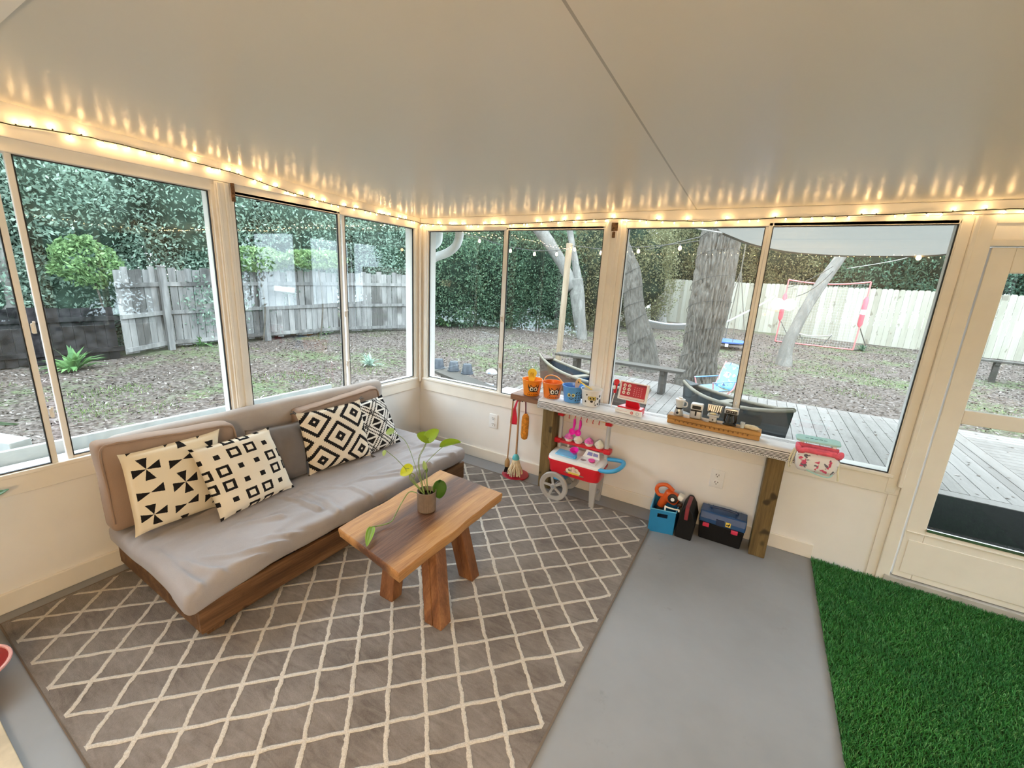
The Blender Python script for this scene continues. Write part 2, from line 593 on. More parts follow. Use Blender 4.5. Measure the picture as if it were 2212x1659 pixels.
def ring(mb, side, a, b, z0, z1, d0, d1, t, tb=None):
    """rectangular frame of bar width t (bottom rail tb) whose INNER edge is a..b, z0..z1"""
    tb = tb or t
    mb.box(*place(side, a - t, a, z0 - tb, z1 + t, d0, d1)); mb.box(*place(side, b, b + t, z0 - tb, z1 + t, d0, d1))
    mb.box(*place(side, a, b, z1, z1 + t, d0, d1)); mb.box(*place(side, a, b, z0 - tb, z0, d0, d1))
    return mb


def window(n, side, panes, head, base, latch=None):
    """panes: list of (a, b, depth) clear glass spans of the two sashes"""
    root = empty_struct('window_%d' % n, (0, panes[0][0], SILL) if side == 'L' else (panes[0][0], 0, SILL))
    a = min(p[0] for p in panes); b = max(p[1] for p in panes)
    ring(MB(), side, a - .006, b + .006, base - .002, head + .002, -.055, .008, .012).build('window_frame', ALU, root, bevel=.002)
    for (p, q, d) in panes:
        s = ring(MB(), side, p, q, base + (.012 if d < 0 else .004), head, d - .012, d + .010, .022, .014)
        so = s.build('sash', ALU, root, bevel=.003)
        ring(MB(), side, p + .0035, q - .0035, base + .0075 + (.012 if d < 0 else .004) - .004, head - .0035, d - .003, d + .0105, .0035).build('gasket', GASKET, so)
        go = MB().box(*place(side, p + .0005, q - .0005, base + (.012 if d < 0 else .004), head - .0005, d - .002, d + .003)).build('glass', GLASS, so)
    if latch is not None:
        for z in (1.28, .885):
            l = MB(); l.rbox(*place(side, latch - .007, latch + .007, z, z + .045, .0, .022), .004); l.tube([V(place(side, latch, latch, z + .03, 0, .02, 0)[0]), V(place(side, latch, latch, z + .055, 0, .034, 0)[0])], .005, 8)
            l.build('latch', ALU, root, smooth=True)
    return root


window(1, 'L', [(-3.27, -2.545, -.0), (-2.466, -1.7289, -.016)], HL, SILL, latch=-2.512)
window(2, 'L', [(-1.6, -.8857, -.0), (-.8107, -.0802, -.018)], HL, SILL, latch=-.848)
window(3, 'R', [(.1029, .8932, -.018), (.946, 1.7376, .0)], HR, SILL, latch=.92)
window(4, 'R', [(1.9036, 2.7327, -.018), (2.7718, 3.5738, .0)], HR + .004, SILL, latch=2.752)
for i, (a, b) in enumerate(EHOLES):
    w = empty_struct('window_%d' % (5 + i), (XE, a, SILL))
    mb = MB()
    for (y0, y1, z0, z1) in ((a, a + .05, SILL, HL), (b - .05, b, SILL, HL), (a, b, SILL, SILL + .05), (a, b, HL - .04, HL + .012), ((a + b) / 2 - .03, (a + b) / 2 + .03, SILL, HL)):
        mb.box((XE - .01, y0, z0), (XE + .05, y1, z1))
    mb.build('window_frame', ALU, w, bevel=.003)
    MB().box((XE + .018, a + .05, SILL + .05), (XE + .023, b - .05, HL - .04)).build('glass', GLASS, w)
w = empty_struct('window_8', (0, -4.35, SILL))
mb = MB()
for (y0, y1, z0, z1) in ((-4.35, -4.3, SILL, HL), (-3.47, -3.42, SILL, HL), (-4.35, -3.42, SILL, SILL + .03), (-4.35, -3.42, HL - .03, HL + .012)): mb.box((-.05, y0, z0), (.008, y1, z1))
mb.build('window_frame', ALU, w, bevel=.003); MB().box((-.02, -4.3, SILL + .03), (-.015, -3.47, HL - .03)).build('glass', GLASS, w)

# ------------------------------------------------------------------ storm door
d = empty_struct('door_1', (DX0, 0, .05))
mb = MB(); gx0, gx1 = 3.80, 4.52
DY0, DY1 = -.012, .03
for a, b in (((DX0, DY0, .055), (gx0, DY1, 1.905)), ((gx1, DY0, .055), (4.61, DY1, 1.905)), ((gx0, DY0, 1.785), (gx1, DY1, 1.905)), ((gx0, DY0, 1.013), (gx1, DY1, 1.088)), ((gx0, DY0, .055), (gx1, DY1, .372))): mb.box(a, b)
mb.build('door_slab', TRIM, d, bevel=.004)
mb = MB(); mb.box((3.74, DY0 - .004, .09), (4.58, DY0, .30)); mb.box((3.72, DY0 - .006, .345), (4.6, DY0, .352)); mb.build('kick_panel', TRIM, d, bevel=.002)
mb = MB(); mb.box((gx0, DY0 - .006, .372), (gx1, DY0 + .004, .388)); mb.build('sill_strip', CHROME, d)
MB().box((gx0, .004, 1.088), (gx1, .008, 1.785)).build('glass', GLASS, d); MB().box((gx0, .004, .372), (gx1, .008, 1.013)).build('glass', GLASS, d)
mb = MB(); mb.box((3.68, -.03, 0), (4.66, .10, .05)); mb.build('threshold', plain('threshold', (.42, .41, .39), .5, var=.15), d, bevel=.004)
mb = MB(); mb.box((3.70, -.02, DZ - .02), (4.66, .03, DZ + .012)); mb.box((4.615, -.02, .05), (4.68, .03, DZ)); mb.build('door_frame', TRIM, d, bevel=.003)
mb = MB(); mb.tube(smooth_path([(4.54, -.012, 1.0), (4.54, -.05, 1.0), (4.54, -.06, .95), (4.54, -.05, .9), (4.54, -.012, .9)], 4), .008, 8); mb.build('door_handle', CHROME, d, smooth=True)

# ------------------------------------------------------------------ outlets
def outlet(x, z, label):
    t = thing('wall_outlet', label, 'outlet', (x, 0, z), 'white duplex outlets on the knee wall')
    MB().rbox((x - .044, -.008, z - .066), (x + .044, 0, z + .066), .004, 2).build('cover_plate', WHITEP, t, smooth=True)
    for dz in (.027, -.027):
        p = MB().lathe([(.0, -.0115), (.0185, -.0115), (.0195, -.008)], (x, 0, z + dz), 20, axis=(0, 1, 0)).build('socket', WHITEP, t, smooth=True)
        s = MB(); s.box((x - .010, -.0122, z + dz - .001), (x - .0065, -.011, z + dz + .010)); s.box((x + .0065, -.0122, z + dz - .001), (x + .010, -.011, z + dz + .009)); s.lathe([(0, -.0122), (.0035, -.0122), (.0035, -.011)], (x, 0, z + dz - .009), 10, axis=(0, 1, 0))
        s.build('slot', GASKET, p)
    return t


outlet(.88, .388, 'white outlet on the low wall near the corner, left of the toy mop stand')
outlet(2.72, .372, 'white outlet under the counter above the blue toolbox')

# stains and hardware on the posts
mb = MB(); mb.box((.031, -1.625, 1.985), (.04, -1.605, 2.085)); mb.box((.031, -1.625, 1.985), (.052, -1.612, 1.998)); mb.box((.031, -1.625, 2.06), (.046, -1.61, 2.085))
tag(mb.build('metal_bracket', RUST, bevel=.002), 'rusty metal bracket on the post between the left wall windows', 'bracket')
mb = MB(); mb.box((1.80, -.0385, 1.995), (1.845, -.031, 2.05)); mb.box((1.81, -.044, 1.95), (1.83, -.031, 1.99), rotz(0)); mb.tube([(1.822, -.04, 1.992), (1.818, -.046, 1.975), (1.814, -.04, 1.96)], .004, 6)
tag(mb.build('bracket_remnant', RUST, bevel=.002), 'rusty remains of a bracket on the post between the counter windows', 'bracket')

# ------------------------------------------------------------------ rug and turf
mb = MB(); mb.rbox((.10, -2.825, 0), (2.372, -.20, .012), .005, 2)
o = mb.build('trellis_rug', RUG, smooth=True); tag(o, 'large taupe rug with a cream diamond trellis under the daybed', 'rug')
ob = MB()
pr_ = [V((.10, -2.825, .006)), V((2.372, -2.825, .006)), V((2.372, -.20, .006)), V((.10, -.20, .006))]
ob.tube(pr_, .0075, 6, closed=True)
BIND = plain('rug_binding', (.17, .135, .11), .9, .1)
pb = ob.build('bound_edge', BIND); pb.parent = o
# artificial turf: backing + blades
tm = M('turf_backing', (.03, .07, .02), .9, .1)
tb_ = MB().box((3.325, -4.3, 0), (4.98, -.03, .006)).build('turf_mat', tm.m)
tag(tb_, 'green artificial grass mat on the floor by the door', 'mat')
gm = M('turf_blade', (.05, .2, .04), .5, .3)
gi = gm.node('ShaderNodeNewGeometry'); rp = X(gm.nt, gi.outputs['Random Per Island'])
pn = gm.noise(3.0, 3)
gm.color(gm.mix(pn.step(.35, .7) * .45, gm.ramp(rp, [(0, (.022, .115, .024)), (.5, (.044, .235, .05)), (.85, (.078, .32, .09)), (1, (.20, .40, .18))]), (.03, .16, .055)))
rng = np.random.default_rng(3)
def turf(n, x0, x1, y0, y1):
    x = rng.uniform(x0, x1, n); y = rng.uniform(y0, y1, n); a = rng.uniform(0, 2 * PI, n); h = rng.uniform(.010, .024, n); l = rng.uniform(.004, .016, n); w = rng.uniform(.0012, .0022, n)
    dx, dy = np.cos(a), np.sin(a); b = rng.uniform(0, 2 * PI, n); lx, ly = np.cos(b) * l, np.sin(b) * l
    z0 = np.full(n, .005)
    P = np.stack([np.stack([x - dx * w, y - dy * w, z0], 1), np.stack([x + dx * w, y + dy * w, z0], 1), np.stack([x + dx * w * .5 + lx, y + dy * w * .5 + ly, z0 + h], 1), np.stack([x - dx * w * .5 + lx, y - dy * w * .5 + ly, z0 + h], 1)], 1).reshape(-1, 3)
    return P, np.arange(4 * n).reshape(n, 4)
P, Q = turf(120000, 3.325, 4.60, -1.75, -.03)
go = npmesh('grass_blades', P, Q, gm.m); go.parent = tb_; go['kind'] = 'stuff'

# a beige board lying along the house-side edge of the floor, and the grey strip beside the rug
mb = MB(); mb.rbox((0.02, -3.06, 0), (1.3, -2.935, .022), .004, 2)
tag(mb.build('floor_board', plain('beige_board', (.56, .47, .33), .6, var=.15, scale=12), smooth=True), 'beige board lying on the grey floor beside the rug', 'board')
# ================================================================== DAYBED, CUSHIONS, PILLOWS
DARKWOOD = wood('reclaimed_wood', (.055, .026, .012), (.125, .062, .028), (.21, .115, .055), axis=1, scale=15, rough=.6, knots=True)
LEGWOOD = wood('leg_wood', (.07, .032, .014), (.15, .075, .034), (.24, .13, .06), axis=2, scale=15, rough=.6)

day = thing('daybed', 'low brown reclaimed wood daybed frame under the left windows', 'daybed', (.5, -1.45, 0))
mb = MB()
Y0, Y1 = -2.39, -.50
n = 24                                                               # front board: straight top, gently scooped underside
for i in range(n):
    pass
top, bot = [], []
for i in range(n + 1):
    y = Y0 + (Y1 - Y0) * i / n
    bot.append(V((.905, y, .048 + .010 * math.sin(PI * i / n) ** .5))); top.append(V((.905, y, .19)))
mb.prism(bot + top[::-1], (.026, 0, 0)); mb.build('front_board', DARKWOOD, day, bevel=.004)
for y in (Y0, Y1 - .028):
    mb = MB(); mb.prism([(.10, y, .06), (.906, y, .05), (.906, y, .19), (.10, y, .27)], (0, .028, 0)); mb.build('end_board', DARKWOOD, day, bevel=.004)
mb = MB(); mb.prism([(.075, Y0, .06), (.075, Y1, .06), (.075, Y1, .27), (.075, Y0, .27)], (.026, 0, 0)); mb.build('rear_board', DARKWOOD, day, bevel=.004)
mb = MB()
for k in range(9):
    y = Y0 + .06 + (Y1 - Y0 - .16) * k / 8
    mb.add([(.101, y, .17), (.905, y, .155), (.905, y + .09, .155), (.101, y + .09, .17), (.101, y, .186), (.905, y, .174), (.905, y + .09, .174), (.101, y + .09, .186)], [(0, 3, 2, 1), (4, 5, 6, 7), (0, 1, 5, 4), (1, 2, 6, 5), (2, 3, 7, 6), (3, 0, 4, 7)])
mb.build('slats', DARKWOOD, day)
for x in (.872, .102):
    for y in (Y0 + .03, Y1 - .14):
        mb = MB(); mb.prism([(x, y, .012), (x, y + .07, .012), (x, y + .11, .15), (x, y, .15)], (.032, 0, 0)); mb.build('leg', LEGWOOD, day, bevel=.003)


def fabric(name, col, weave=300, var=.08):
    m = M(name, col, .92, .15)
    n = m.noise(5, 4); w = m.noise(weave, 2)
    f = n * .7 + w * .3
    m.color(m.ramp(f, [(.3, tuple(c * (1 - var * 1.6) for c in col)), (.7, tuple(min(1, c * (1 + var)) for c in col))]))
    m.bump(w * .4 + m.noise(28, 3) * .6, .12, .004); m.b.inputs['Sheen Weight'].default_value = .12
    return m.m


SHEET = fabric('grey_sheet', (.34, .32, .33)); BACKC = fabric('grey_cover', (.42, .375, .35)); BROWNC = fabric('brown_cover', (.30, .21, .16))
VELVET = fabric('charcoal_velvet', (.135, .115, .105))


def ridge(a, b, k, seed):
    t = noise.noise(V((a, b, seed))); return max(0.0, 1 - abs(t) * k) ** 2


CREASES = []
for pl in ([(700, 1140), (600, 1170), (500, 1196), (425, 1206)], [(735, 1122), (640, 1150), (545, 1166)], [(690, 1098), (640, 1080), (590, 1072)], [(745, 1112), (700, 1078), (648, 1062)], [(860, 1024), (795, 1032), (730, 1050), (650, 1064)],
           [(800, 1070), (760, 1054), (700, 1052)], [(880, 962), (830, 986), (775, 1002)], [(985, 978), (925, 985), (850, 1002)], [(960, 960), (905, 965), (860, 975)], [(520, 1228), (430, 1222), (350, 1196)], [(470, 1262), (400, 1238), (330, 1180)],
           [(640, 1172), (560, 1192), (480, 1222)], [(300, 1138), (276, 1152), (262, 1160)], [(318, 1150), (300, 1168), (290, 1180)], [(610, 1118), (540, 1130), (470, 1148)], [(930, 1002), (880, 1012), (820, 1022)]):
    q = [atz(u_, v_, .318) for u_, v_ in pl]; CREASES.append(([(k_.x, k_.y) for k_ in q], random.uniform(.013, .021), random.uniform(.013, .020)))


def creases(x, y):
    h = 0.0
    for pts_, am, wd in CREASES:
        best = 9; tt = 0; n_ = len(pts_) - 1
        for i_ in range(n_):
            ax_, ay_ = pts_[i_]; bx_, by_ = pts_[i_ + 1]; ux, uy = bx_ - ax_, by_ - ay_; L2 = ux * ux + uy * uy
            t_ = max(0, min(1, ((x - ax_) * ux + (y - ay_) * uy) / L2)); d_ = math.hypot(x - ax_ - ux * t_, y - ay_ - uy * t_)
            if d_ < best: best = d_; tt = (i_ + t_) / n_
        w_ = wd * (1 - .35 * tt); h += am * (math.exp(-(best / w_) ** 2) - .45 * math.exp(-((best - 1.9 * w_) / w_) ** 2)) * max(.15, 1 - tt * .8)
    return h


def matt(p):
    x, y, z = p
    top = max(0.0, min(1.0, (z - .235) / .07))
    # creases that run from the middle of the front edge towards the ends
    cy = y + 1.25
    cr = ridge(cy * .9 + x * .55, x * 7.5 - abs(cy) * 1.1, 3.2, 3.7) * .030 + ridge(cy * 1.4, x * 12.0 - cy * 1.6, 3.5, 9.1) * .014
    und = noise.noise(V((x * 2.1, y * 2.4, 1.3))) * .012
    ends = min(1.0, max(0.0, (y + 2.43) / .14)) * min(1.0, max(0.0, (-.50 - y) / .16))
    fr = min(1.0, max(0.0, (.97 - x) / .13))
    dz = top * (creases(x, y) + cr * .35 * min(1, ends * 1.2) * (.3 + .7 * fr) + und)
    corner = max(0.0, (x - .62) / .34) * max(0.0, (-2.08 - y) / .36)
    dz -= corner * .055
    side = 1 - top
    wav = noise.noise(V((y * 5.0, 4.0, z * 6))) * .014
    dx = wav * (x > .7); lift = (noise.noise(V((y * 2.6, 8.8, 0))) * .02 - .005) * (x > .8) * side
    return (x + dx, y + noise.noise(V((x * 5, 2.2, z * 5))) * .012 * (y < -2.2), z + dz + lift)


mb = MB(); mb.rbox((.105, -2.43, .212), (.948, -.50, .315), .036, 4, fn=matt, sub=.0125)
o = mb.build('mattress', SHEET, smooth=True, angle=180); tag(o, 'thin mattress in a wrinkled grey sheet lying on the wooden daybed', 'mattress')


def soft(amp, f, seed):
    def fn(p):
        q = V(p)
        return q + V((noise.noise(q * f + V((seed, 0, 0))), noise.noise(q * f + V((0, seed, 0))), noise.noise(q * f + V((0, 0, seed))))) * amp
    return fn


mb = MB(); mb.rbox((.026, -2.37, .315), (.135, -.592, .755), .05, 4, fn=soft(.009, 4, 2.2), sub=.04)
o = mb.build('back_bolster', BACKC, smooth=True, angle=180); tag(o, 'long grey bolster leaning on the left wall behind the brown back cushions', 'cushion')


def slope_fn(k, y0, amp, seed):
    s = soft(amp, 6, seed)
    def fn(p):
        q = s(p); t = (q.z - .3) / .45
        q.z += k * (q.y - y0) * max(0, t); q.x -= .03 * max(0, t)
        return q
    return fn


def piping(par, pts, r=.006):
    mb = MB(); mb.tube(smooth_path(pts, 5), r, 8); mb.build('piping', BROWNC, par, smooth=True)


def cushion(a, b, k, seed, label):
    fn = slope_fn(k, (a[1] + b[1]) / 2, .007, seed)
    t = thing('back_cushion', label, 'cushion', (a[0], (a[1] + b[1]) / 2, a[2]), 'brown back cushions on the daybed')
    mb = MB(); mb.rbox(a, b, .032, 3, fn=fn, sub=.035); mb.build('cover', BROWNC, t, smooth=True, angle=180)
    x = b[0] - .004; zt = b[2] - .006
    ys = [a[1] + .02 + (b[1] - a[1] - .04) * i / 12 for i in range(13)]
    pts = [fn((x, ys[0] - .012, a[2] + .05)), fn((x, ys[0] - .012, (a[2] + zt) / 2)), fn((x, ys[0] - .008, zt - .03))] + [fn((x, y, zt)) for y in ys[1:-1]] + [fn((x, ys[-1] + .008, zt - .03)), fn((x, ys[-1] + .012, (a[2] + zt) / 2))]
    piping(t, pts)
    return t


cushion((.142, -2.44, .318), (.265, -1.83, .748), -.085, 4.4, 'brown back cushion at the left end of the daybed, behind the pinwheel pillow')
cushion((.142, -1.43, .318), (.25, -.72, .712), .06, 7.4, 'brown back cushion at the right end of the daybed, behind the diamond pillows')


# ---- patterned pillow covers (patterns live in the pillow's own uv square)
CREAM = (.78, .70, .55); INK = (.012, .011, .012)


def cover(name, fn, base=CREAM):
    m = M(name, base, .9, .15)
    u, v, _ = m.coord('UV')
    w = (m.noise(260, 2) - .5) * .012
    u = u + w - .5; v = v + w - .5
    f = fn(m, u, v)
    n = m.noise(7, 3)
    cr = m.ramp(n, [(.3, tuple(c * .93 for c in base)), (.7, base)])
    m.color(m.mix(f, cr, INK)); m.bump(m.noise(320, 2) * .5 + m.noise(22, 3), .16, .005)
    return m.m


def pat_pinwheel(m, u, v):
    a = (u + .14) / .345; b = (v - .14) / .275
    i = a.floor(); j = b.floor(); x = (a - i - .5) * .345; y = (b - j - .5) * .275
    par = ((i + j) * .5).fract().gt(.25)
    R = x.abs().max(y.abs()).lt(.132)
    ang = y.atan2(x) / (PI / 2) + 4.12
    pin = ang.fract().lt(.46)
    bow = (ang * .5).fract().lt(.23)
    return R * (par * pin + (par * -1.0 + 1.0) * bow)


def pat_squares(m, u, v):
    x = u / .2; y = v / .2
    i = x.floor(); j = y.floor(); fx = (x - i - .5).abs(); fy = (y - j - .5).abs(); d = fx.max(fy)
    I = ((u + .2) / .4).floor(); J = ((v + .2) / .4).floor()
    par = ((I + J) * .5).fract().gt(.25)
    big = d.lt(.35) * d.gt(.185); small = d.lt(.165)
    return par * big + (par * -1.0 + 1.0) * small


def pat_diamond(m, u, v):
    p = (u + v) / .63; q = (u - v) / .63
    fp = (p + .5).fract() - .5; fq = (q + .5).fract() - .5
    tp = (fp.abs().max(fq.abs()))
    jag = ((fp * 14.0).pingpong(.5) + (fq * 14.0).pingpong(.5)) * .035 - .02
    d = tp + jag
    return d.lt(.41) * d.gt(.305) + d.lt(.135) * tp.gt(.035)


def pat_aztec(m, u, v):
    p = (u + v) / .44; q = (u - v) / .44
    fp = (p + .5).fract() - .5; fq = (q + .5).fract() - .5
    d = fp.abs().max(fq.abs())
    tri = d.lt(.26) * (fp - fq).abs().gt(.075)
    t1 = (fp * 9.0 + .5).fract(); t2 = (fq * 9.0 + .5).fract()
    teeth = (fq.abs() - .40).abs().lt((t1 * .07)) + (fp.abs() - .40).abs().lt((t2 * .07))
    dot = (fp.abs() + fq.abs()).gt(.93)
    return (tri + teeth * d.gt(.33) + dot).min(1.0)


C1 = cover('pinwheel_cover', pat_pinwheel); C2 = cover('square_cover', pat_squares, (.80, .74, .63)); C3 = cover('diamond_cover', pat_diamond, (.80, .72, .60)); C4 = cover('aztec_cover', pat_aztec, (.80, .79, .76))


def pillow(name, label, bl, br, tr, tl, mat, th=.06, pinch=.05, seed=1.0, tassels=False, sag=.0, plainm=None):
    bl, br, tr, tl = (V(q) for q in (bl, br, tr, tl))
    nrm = ((br - bl).cross(tl - bl)).normalized()
    if nrm.x < 0: nrm = -nrm
    c = (bl + br + tr + tl) / 4
    t = thing(name, label, 'pillow', tuple((bl + br) / 2), 'throw pillows on the daybed')
    N = 30; v = []; uv = []; f = []
    for side in (1, -1):
        for j in range(N + 1):
            for i in range(N + 1):
                a, b = i / N, j / N
                p = (bl * (1 - a) + br * a) * (1 - b) + (tl * (1 - a) + tr * a) * b
                ea = 1 - (2 * a - 1) ** 2; eb = 1 - (2 * b - 1) ** 2
                p = p + (c - p) * pinch * ((1 - abs(2 * a - 1) ** 6) * abs(2 * b - 1) ** 4 + (1 - abs(2 * b - 1) ** 6) * abs(2 * a - 1) ** 4)
                h = th * (max(ea, 0) ** .42) * (max(eb, 0) ** .42)
                wr = noise.noise(V((a * 4, b * 4, seed))) * .010 * (ea * eb) ** .3 + noise.noise(V((a * 11, b * 11, seed + 5))) * .003 * min(1, ea * eb * 6)
                v.append(p + nrm * side * (h * (1 - .25 * (b - .5)) + wr) - V((0, 0, sag * eb * ea)))
                uv.append((a, b))
    W = N + 1
    for s, o in ((1, 0), (-1, W * W)):
        for j in range(N):
            for i in range(N): f.append((o + j * W + i, o + j * W + i + 1, o + (j + 1) * W + i + 1, o + (j + 1) * W + i))
    mb = MB(); mb.add(v, f)
    co = mb.build('pillow_cover', mat, t, smooth=True, uvs=uv, angle=180)
    md = co.modifiers.new('weld', 'WELD'); md.merge_threshold = .0008
    if tassels:
        for q in (bl, br, tr, tl):
            d = (q - c).normalized(); m2 = MB()
            for k in range(9):
                e = d + V((random.uniform(-.5, .5), random.uniform(-.5, .5), random.uniform(-.6, .3))); m2.tube([q - d * .008, q + e.normalized() * .016, q + e.normalized() * .028 - V((0, 0, .006))], .0022, 5)
            m2.ball(q, .008, 10)
            m2.build('tassel', plain('tassel_yarn', (.1, .09, .085), .9), t, smooth=True)
    return t


def sx(u, v, x): return atx(u, v, x)
Zs = .318
pillow('throw_pillow', 'square charcoal velvet pillow in the middle of the daybed, without any pattern', atz(545, 1066, Zs), atz(664, 1024, Zs + .004), atx(648, 908, .285), atx(528, 930, .285), VELVET, .105, .03, 3.3)
pillow('throw_pillow', 'cream pillow with black pinwheels at the left end of the daybed', atz(292, 1162, Zs + .004), atz(478, 1092, Zs + .004), atx(474, 926, .30), atx(252, 983, .315), C1, .07, .05, 1.1)
pillow('throw_pillow', 'white pillow with black square outlines, leaning in front of the pinwheel pillow', atz(477, 1128, Zs), atz(636, 1052, Zs + .006), atx(580, 922, .35), atx(405, 972, .385), C2, .065, .05, 2.1)
pillow('throw_pillow', 'white pillow with rows of black triangles at the right end of the daybed', atz(778, 992, Zs), atz(866, 955, Zs), atx(825, 852, .30), atx(735, 880, .30), C4, .06, .05, 5.1)
pillow('throw_pillow', 'tasselled white pillow with large black nested diamonds', atz(668, 1028, Zs), atz(803, 984, Zs + .01), atx(778, 862, .33), atx(637, 893, .33), C3, .068, .06, 4.1, tassels=True)

# ================================================================== COFFEE TABLE AND PLANT
def table_mat():
    m = M('slab_wood', (.4, .22, .1), .5, .28)
    x, y, z = m.geo()
    n1 = m.noise(24, 6, m._co, stretch=(1, .10, 1), dist=1.2, rough=.65); n2 = m.noise(170, 3, m._co, stretch=(1, .05, 1))
    f = n1 * .68 + n2 * .32
    light = m.ramp(f, [(.32, (.27, .115, .038)), (.5, (.43, .215, .078)), (.68, (.54, .31, .125))])
    dark = m.ramp(f, [(.32, (.055, .024, .014)), (.5, (.115, .052, .03)), (.68, (.21, .105, .056))])
    band = (m.noise(2.5, 3, m._co, stretch=(1, .35, 1)) - .5) * .22
    h = ((x + band + (y + 1.5) * .08 - 1.445).abs()).step(.085, .15)     # dark heartwood down the middle
    m.color(m.mix(h, dark, light)); m.bump(f, .12, .003); m.rough(n1 * .25 + .42)
    return m.m


TABLE = table_mat()
TLEG = wood('table_leg_wood', (.09, .032, .011), (.18, .072, .027), (.28, .13, .05), axis=2, scale=18, rough=.55)
ct = thing('coffee_table', 'low live-edge wooden slab coffee table standing on the trellis rug', 'coffee table', (1.44, -1.53, 0))
cor = [V((1.212, -1.893, 0)), V((1.684, -1.965, 0)), V((1.672, -1.128, 0)), V((1.186, -1.105, 0))]
poly = []
for i in range(4):
    a, b = cor[i], cor[(i + 1) % 4]
    for k in range(14):
        p = a.lerp(b, k / 14); d = (b - a).normalized(); nn = V((d.y, -d.x, 0))
        am = .011 if i in (1, 3) else .004
        poly.append(p + nn * (noise.noise(p * 6) * am * min(1, 4 * (k / 14) * (1 - k / 14) * 2)))
mb = MB(); np_ = len(poly); cm = sum(poly, V()) / np_
v = []
for z, sc in ((.366, .972), (.372, .985), (.405, 1.0), (.416, .998), (.42, .99)):
    for k, p in enumerate(poly):
        q = cm + (p - cm) * (sc if z > .38 else sc + noise.noise(p * 9 + V((0, 0, 3))) * .012); v.append((q.x, q.y, z))
f = [tuple(range(np_))[::-1], tuple(4 * np_ + k for k in range(np_))]
for j in range(4):
    for k in range(np_): f.append((j * np_ + k, j * np_ + (k + 1) % np_, (j + 1) * np_ + (k + 1) % np_, (j + 1) * np_ + k))
mb.add(v, f); mb.build('tabletop', TABLE, ct, smooth=True, angle=40)


def leg(top, bot, w, d, double=False):
    top, bot = V(top), V(bot); mb = MB()
    ax = V((w / 2, 0, 0)); ay = V((0, d / 2, 0))
    off = [0] if not double else [-.25, .25]
    for o_ in off:
        s = 1 if not double else .485
        q = [e + ax * s * sxx + ay * syy + V((o_ * w * 1.0, 0, 0)) for e in (bot, top) for sxx, syy in ((-1, -1), (1, -1), (1, 1), (-1, 1))]
        mb.add(q, [(0, 3, 2, 1), (4, 5, 6, 7), (0, 1, 5, 4), (1, 2, 6, 5), (2, 3, 7, 6), (3, 0, 4, 7)])
    mb.build('leg', TLEG, ct, bevel=.005)


leg((1.575, -1.63, .368), (1.705, -1.735, .012), .105, .075, True)
leg((1.56, -1.42, .368), (1.635, -1.385, .012), .095, .07, True)
leg((1.35, -1.64, .368), (1.39, -1.735, .012), .09, .07)
leg((1.34, -1.40, .368), (1.29, -1.36, .012), .09, .07)

TERR = plain('ribbed_pot', (.20, .155, .125), .55, .4, var=.12, scale=20)
SOIL = plain('potting_soil', (.02, .014, .01), .95, .1, var=.4, scale=90, bump=.6)
STEM = plain('plant_stem', (.18, .26, .07), .5, .4, var=.2, scale=20)


def leafmat(name, a, b):
    m = M(name, a, .4, .45); n = m.noise(9, 4); m.color(m.ramp(n, [(.3, a), (.7, b)])); m.bump(m.noise(40, 3), .1, .003)
    m.b.inputs['Subsurface Weight'].default_value = 0.0
    tr = m.node('ShaderNodeBsdfTranslucent'); tr.inputs[0].default_value = (*[min(1, c * 1.5) for c in b], 1)
    mx = m.node('ShaderNodeMixShader'); mx.inputs[0].default_value = .35
    out = m.nt.nodes['Material Output']; m.nt.links.new(m.b.outputs[0], mx.inputs[1]); m.nt.links.new(tr.outputs[0], mx.inputs[2]); m.nt.links.new(mx.outputs[0], out.inputs[0])
    return m.m


LG = leafmat('bright_leaf', (.20, .36, .02), (.36, .52, .05)); LY = leafmat('yellow_leaf', (.52, .58, .03), (.66, .70, .06)); LD = leafmat('dark_leaf', (.04, .12, .015), (.085, .20, .025)); LP = leafmat('pale_leaf', (.36, .50, .22), (.50, .62, .32))
pc = V((1.442, -1.522, .42))
pt = thing('potted_plant', 'small trailing vine in a ribbed brown pot on the coffee table', 'potted plant', tuple(pc))
prof = [(0, 0), (.042, 0), (.0475, .006), (.049, .104), (.051, .112), (.048, .114), (.0455, .108), (.044, .088), (0, .086)]
mb = MB(); nn = 72; v = []; f = []
for j, (r, z) in enumerate(prof):
    for k in range(nn):
        t = 2 * PI * k / nn; rr = r + (.0012 * (1 if k % 2 else -1) if 2 <= j <= 3 else 0); v.append(pc + V((rr * math.cos(t), rr * math.sin(t), z)))
for j in range(len(prof) - 1):
    for k in range(nn): f.append((j * nn + k, j * nn + (k + 1) % nn, (j + 1) * nn + (k + 1) % nn, (j + 1) * nn + k))
mb.add(v, f); mb.build('pot', TERR, pt, smooth=True)
MB().lathe([(0, .090), (.0448, .089), (.0448, .080), (0, .080)], pc, 32).build('soil', SOIL, pt)
DEP = (pc - CAM).dot(FW)


def atd(u, v, d): return CAM + ray(u, v) * d


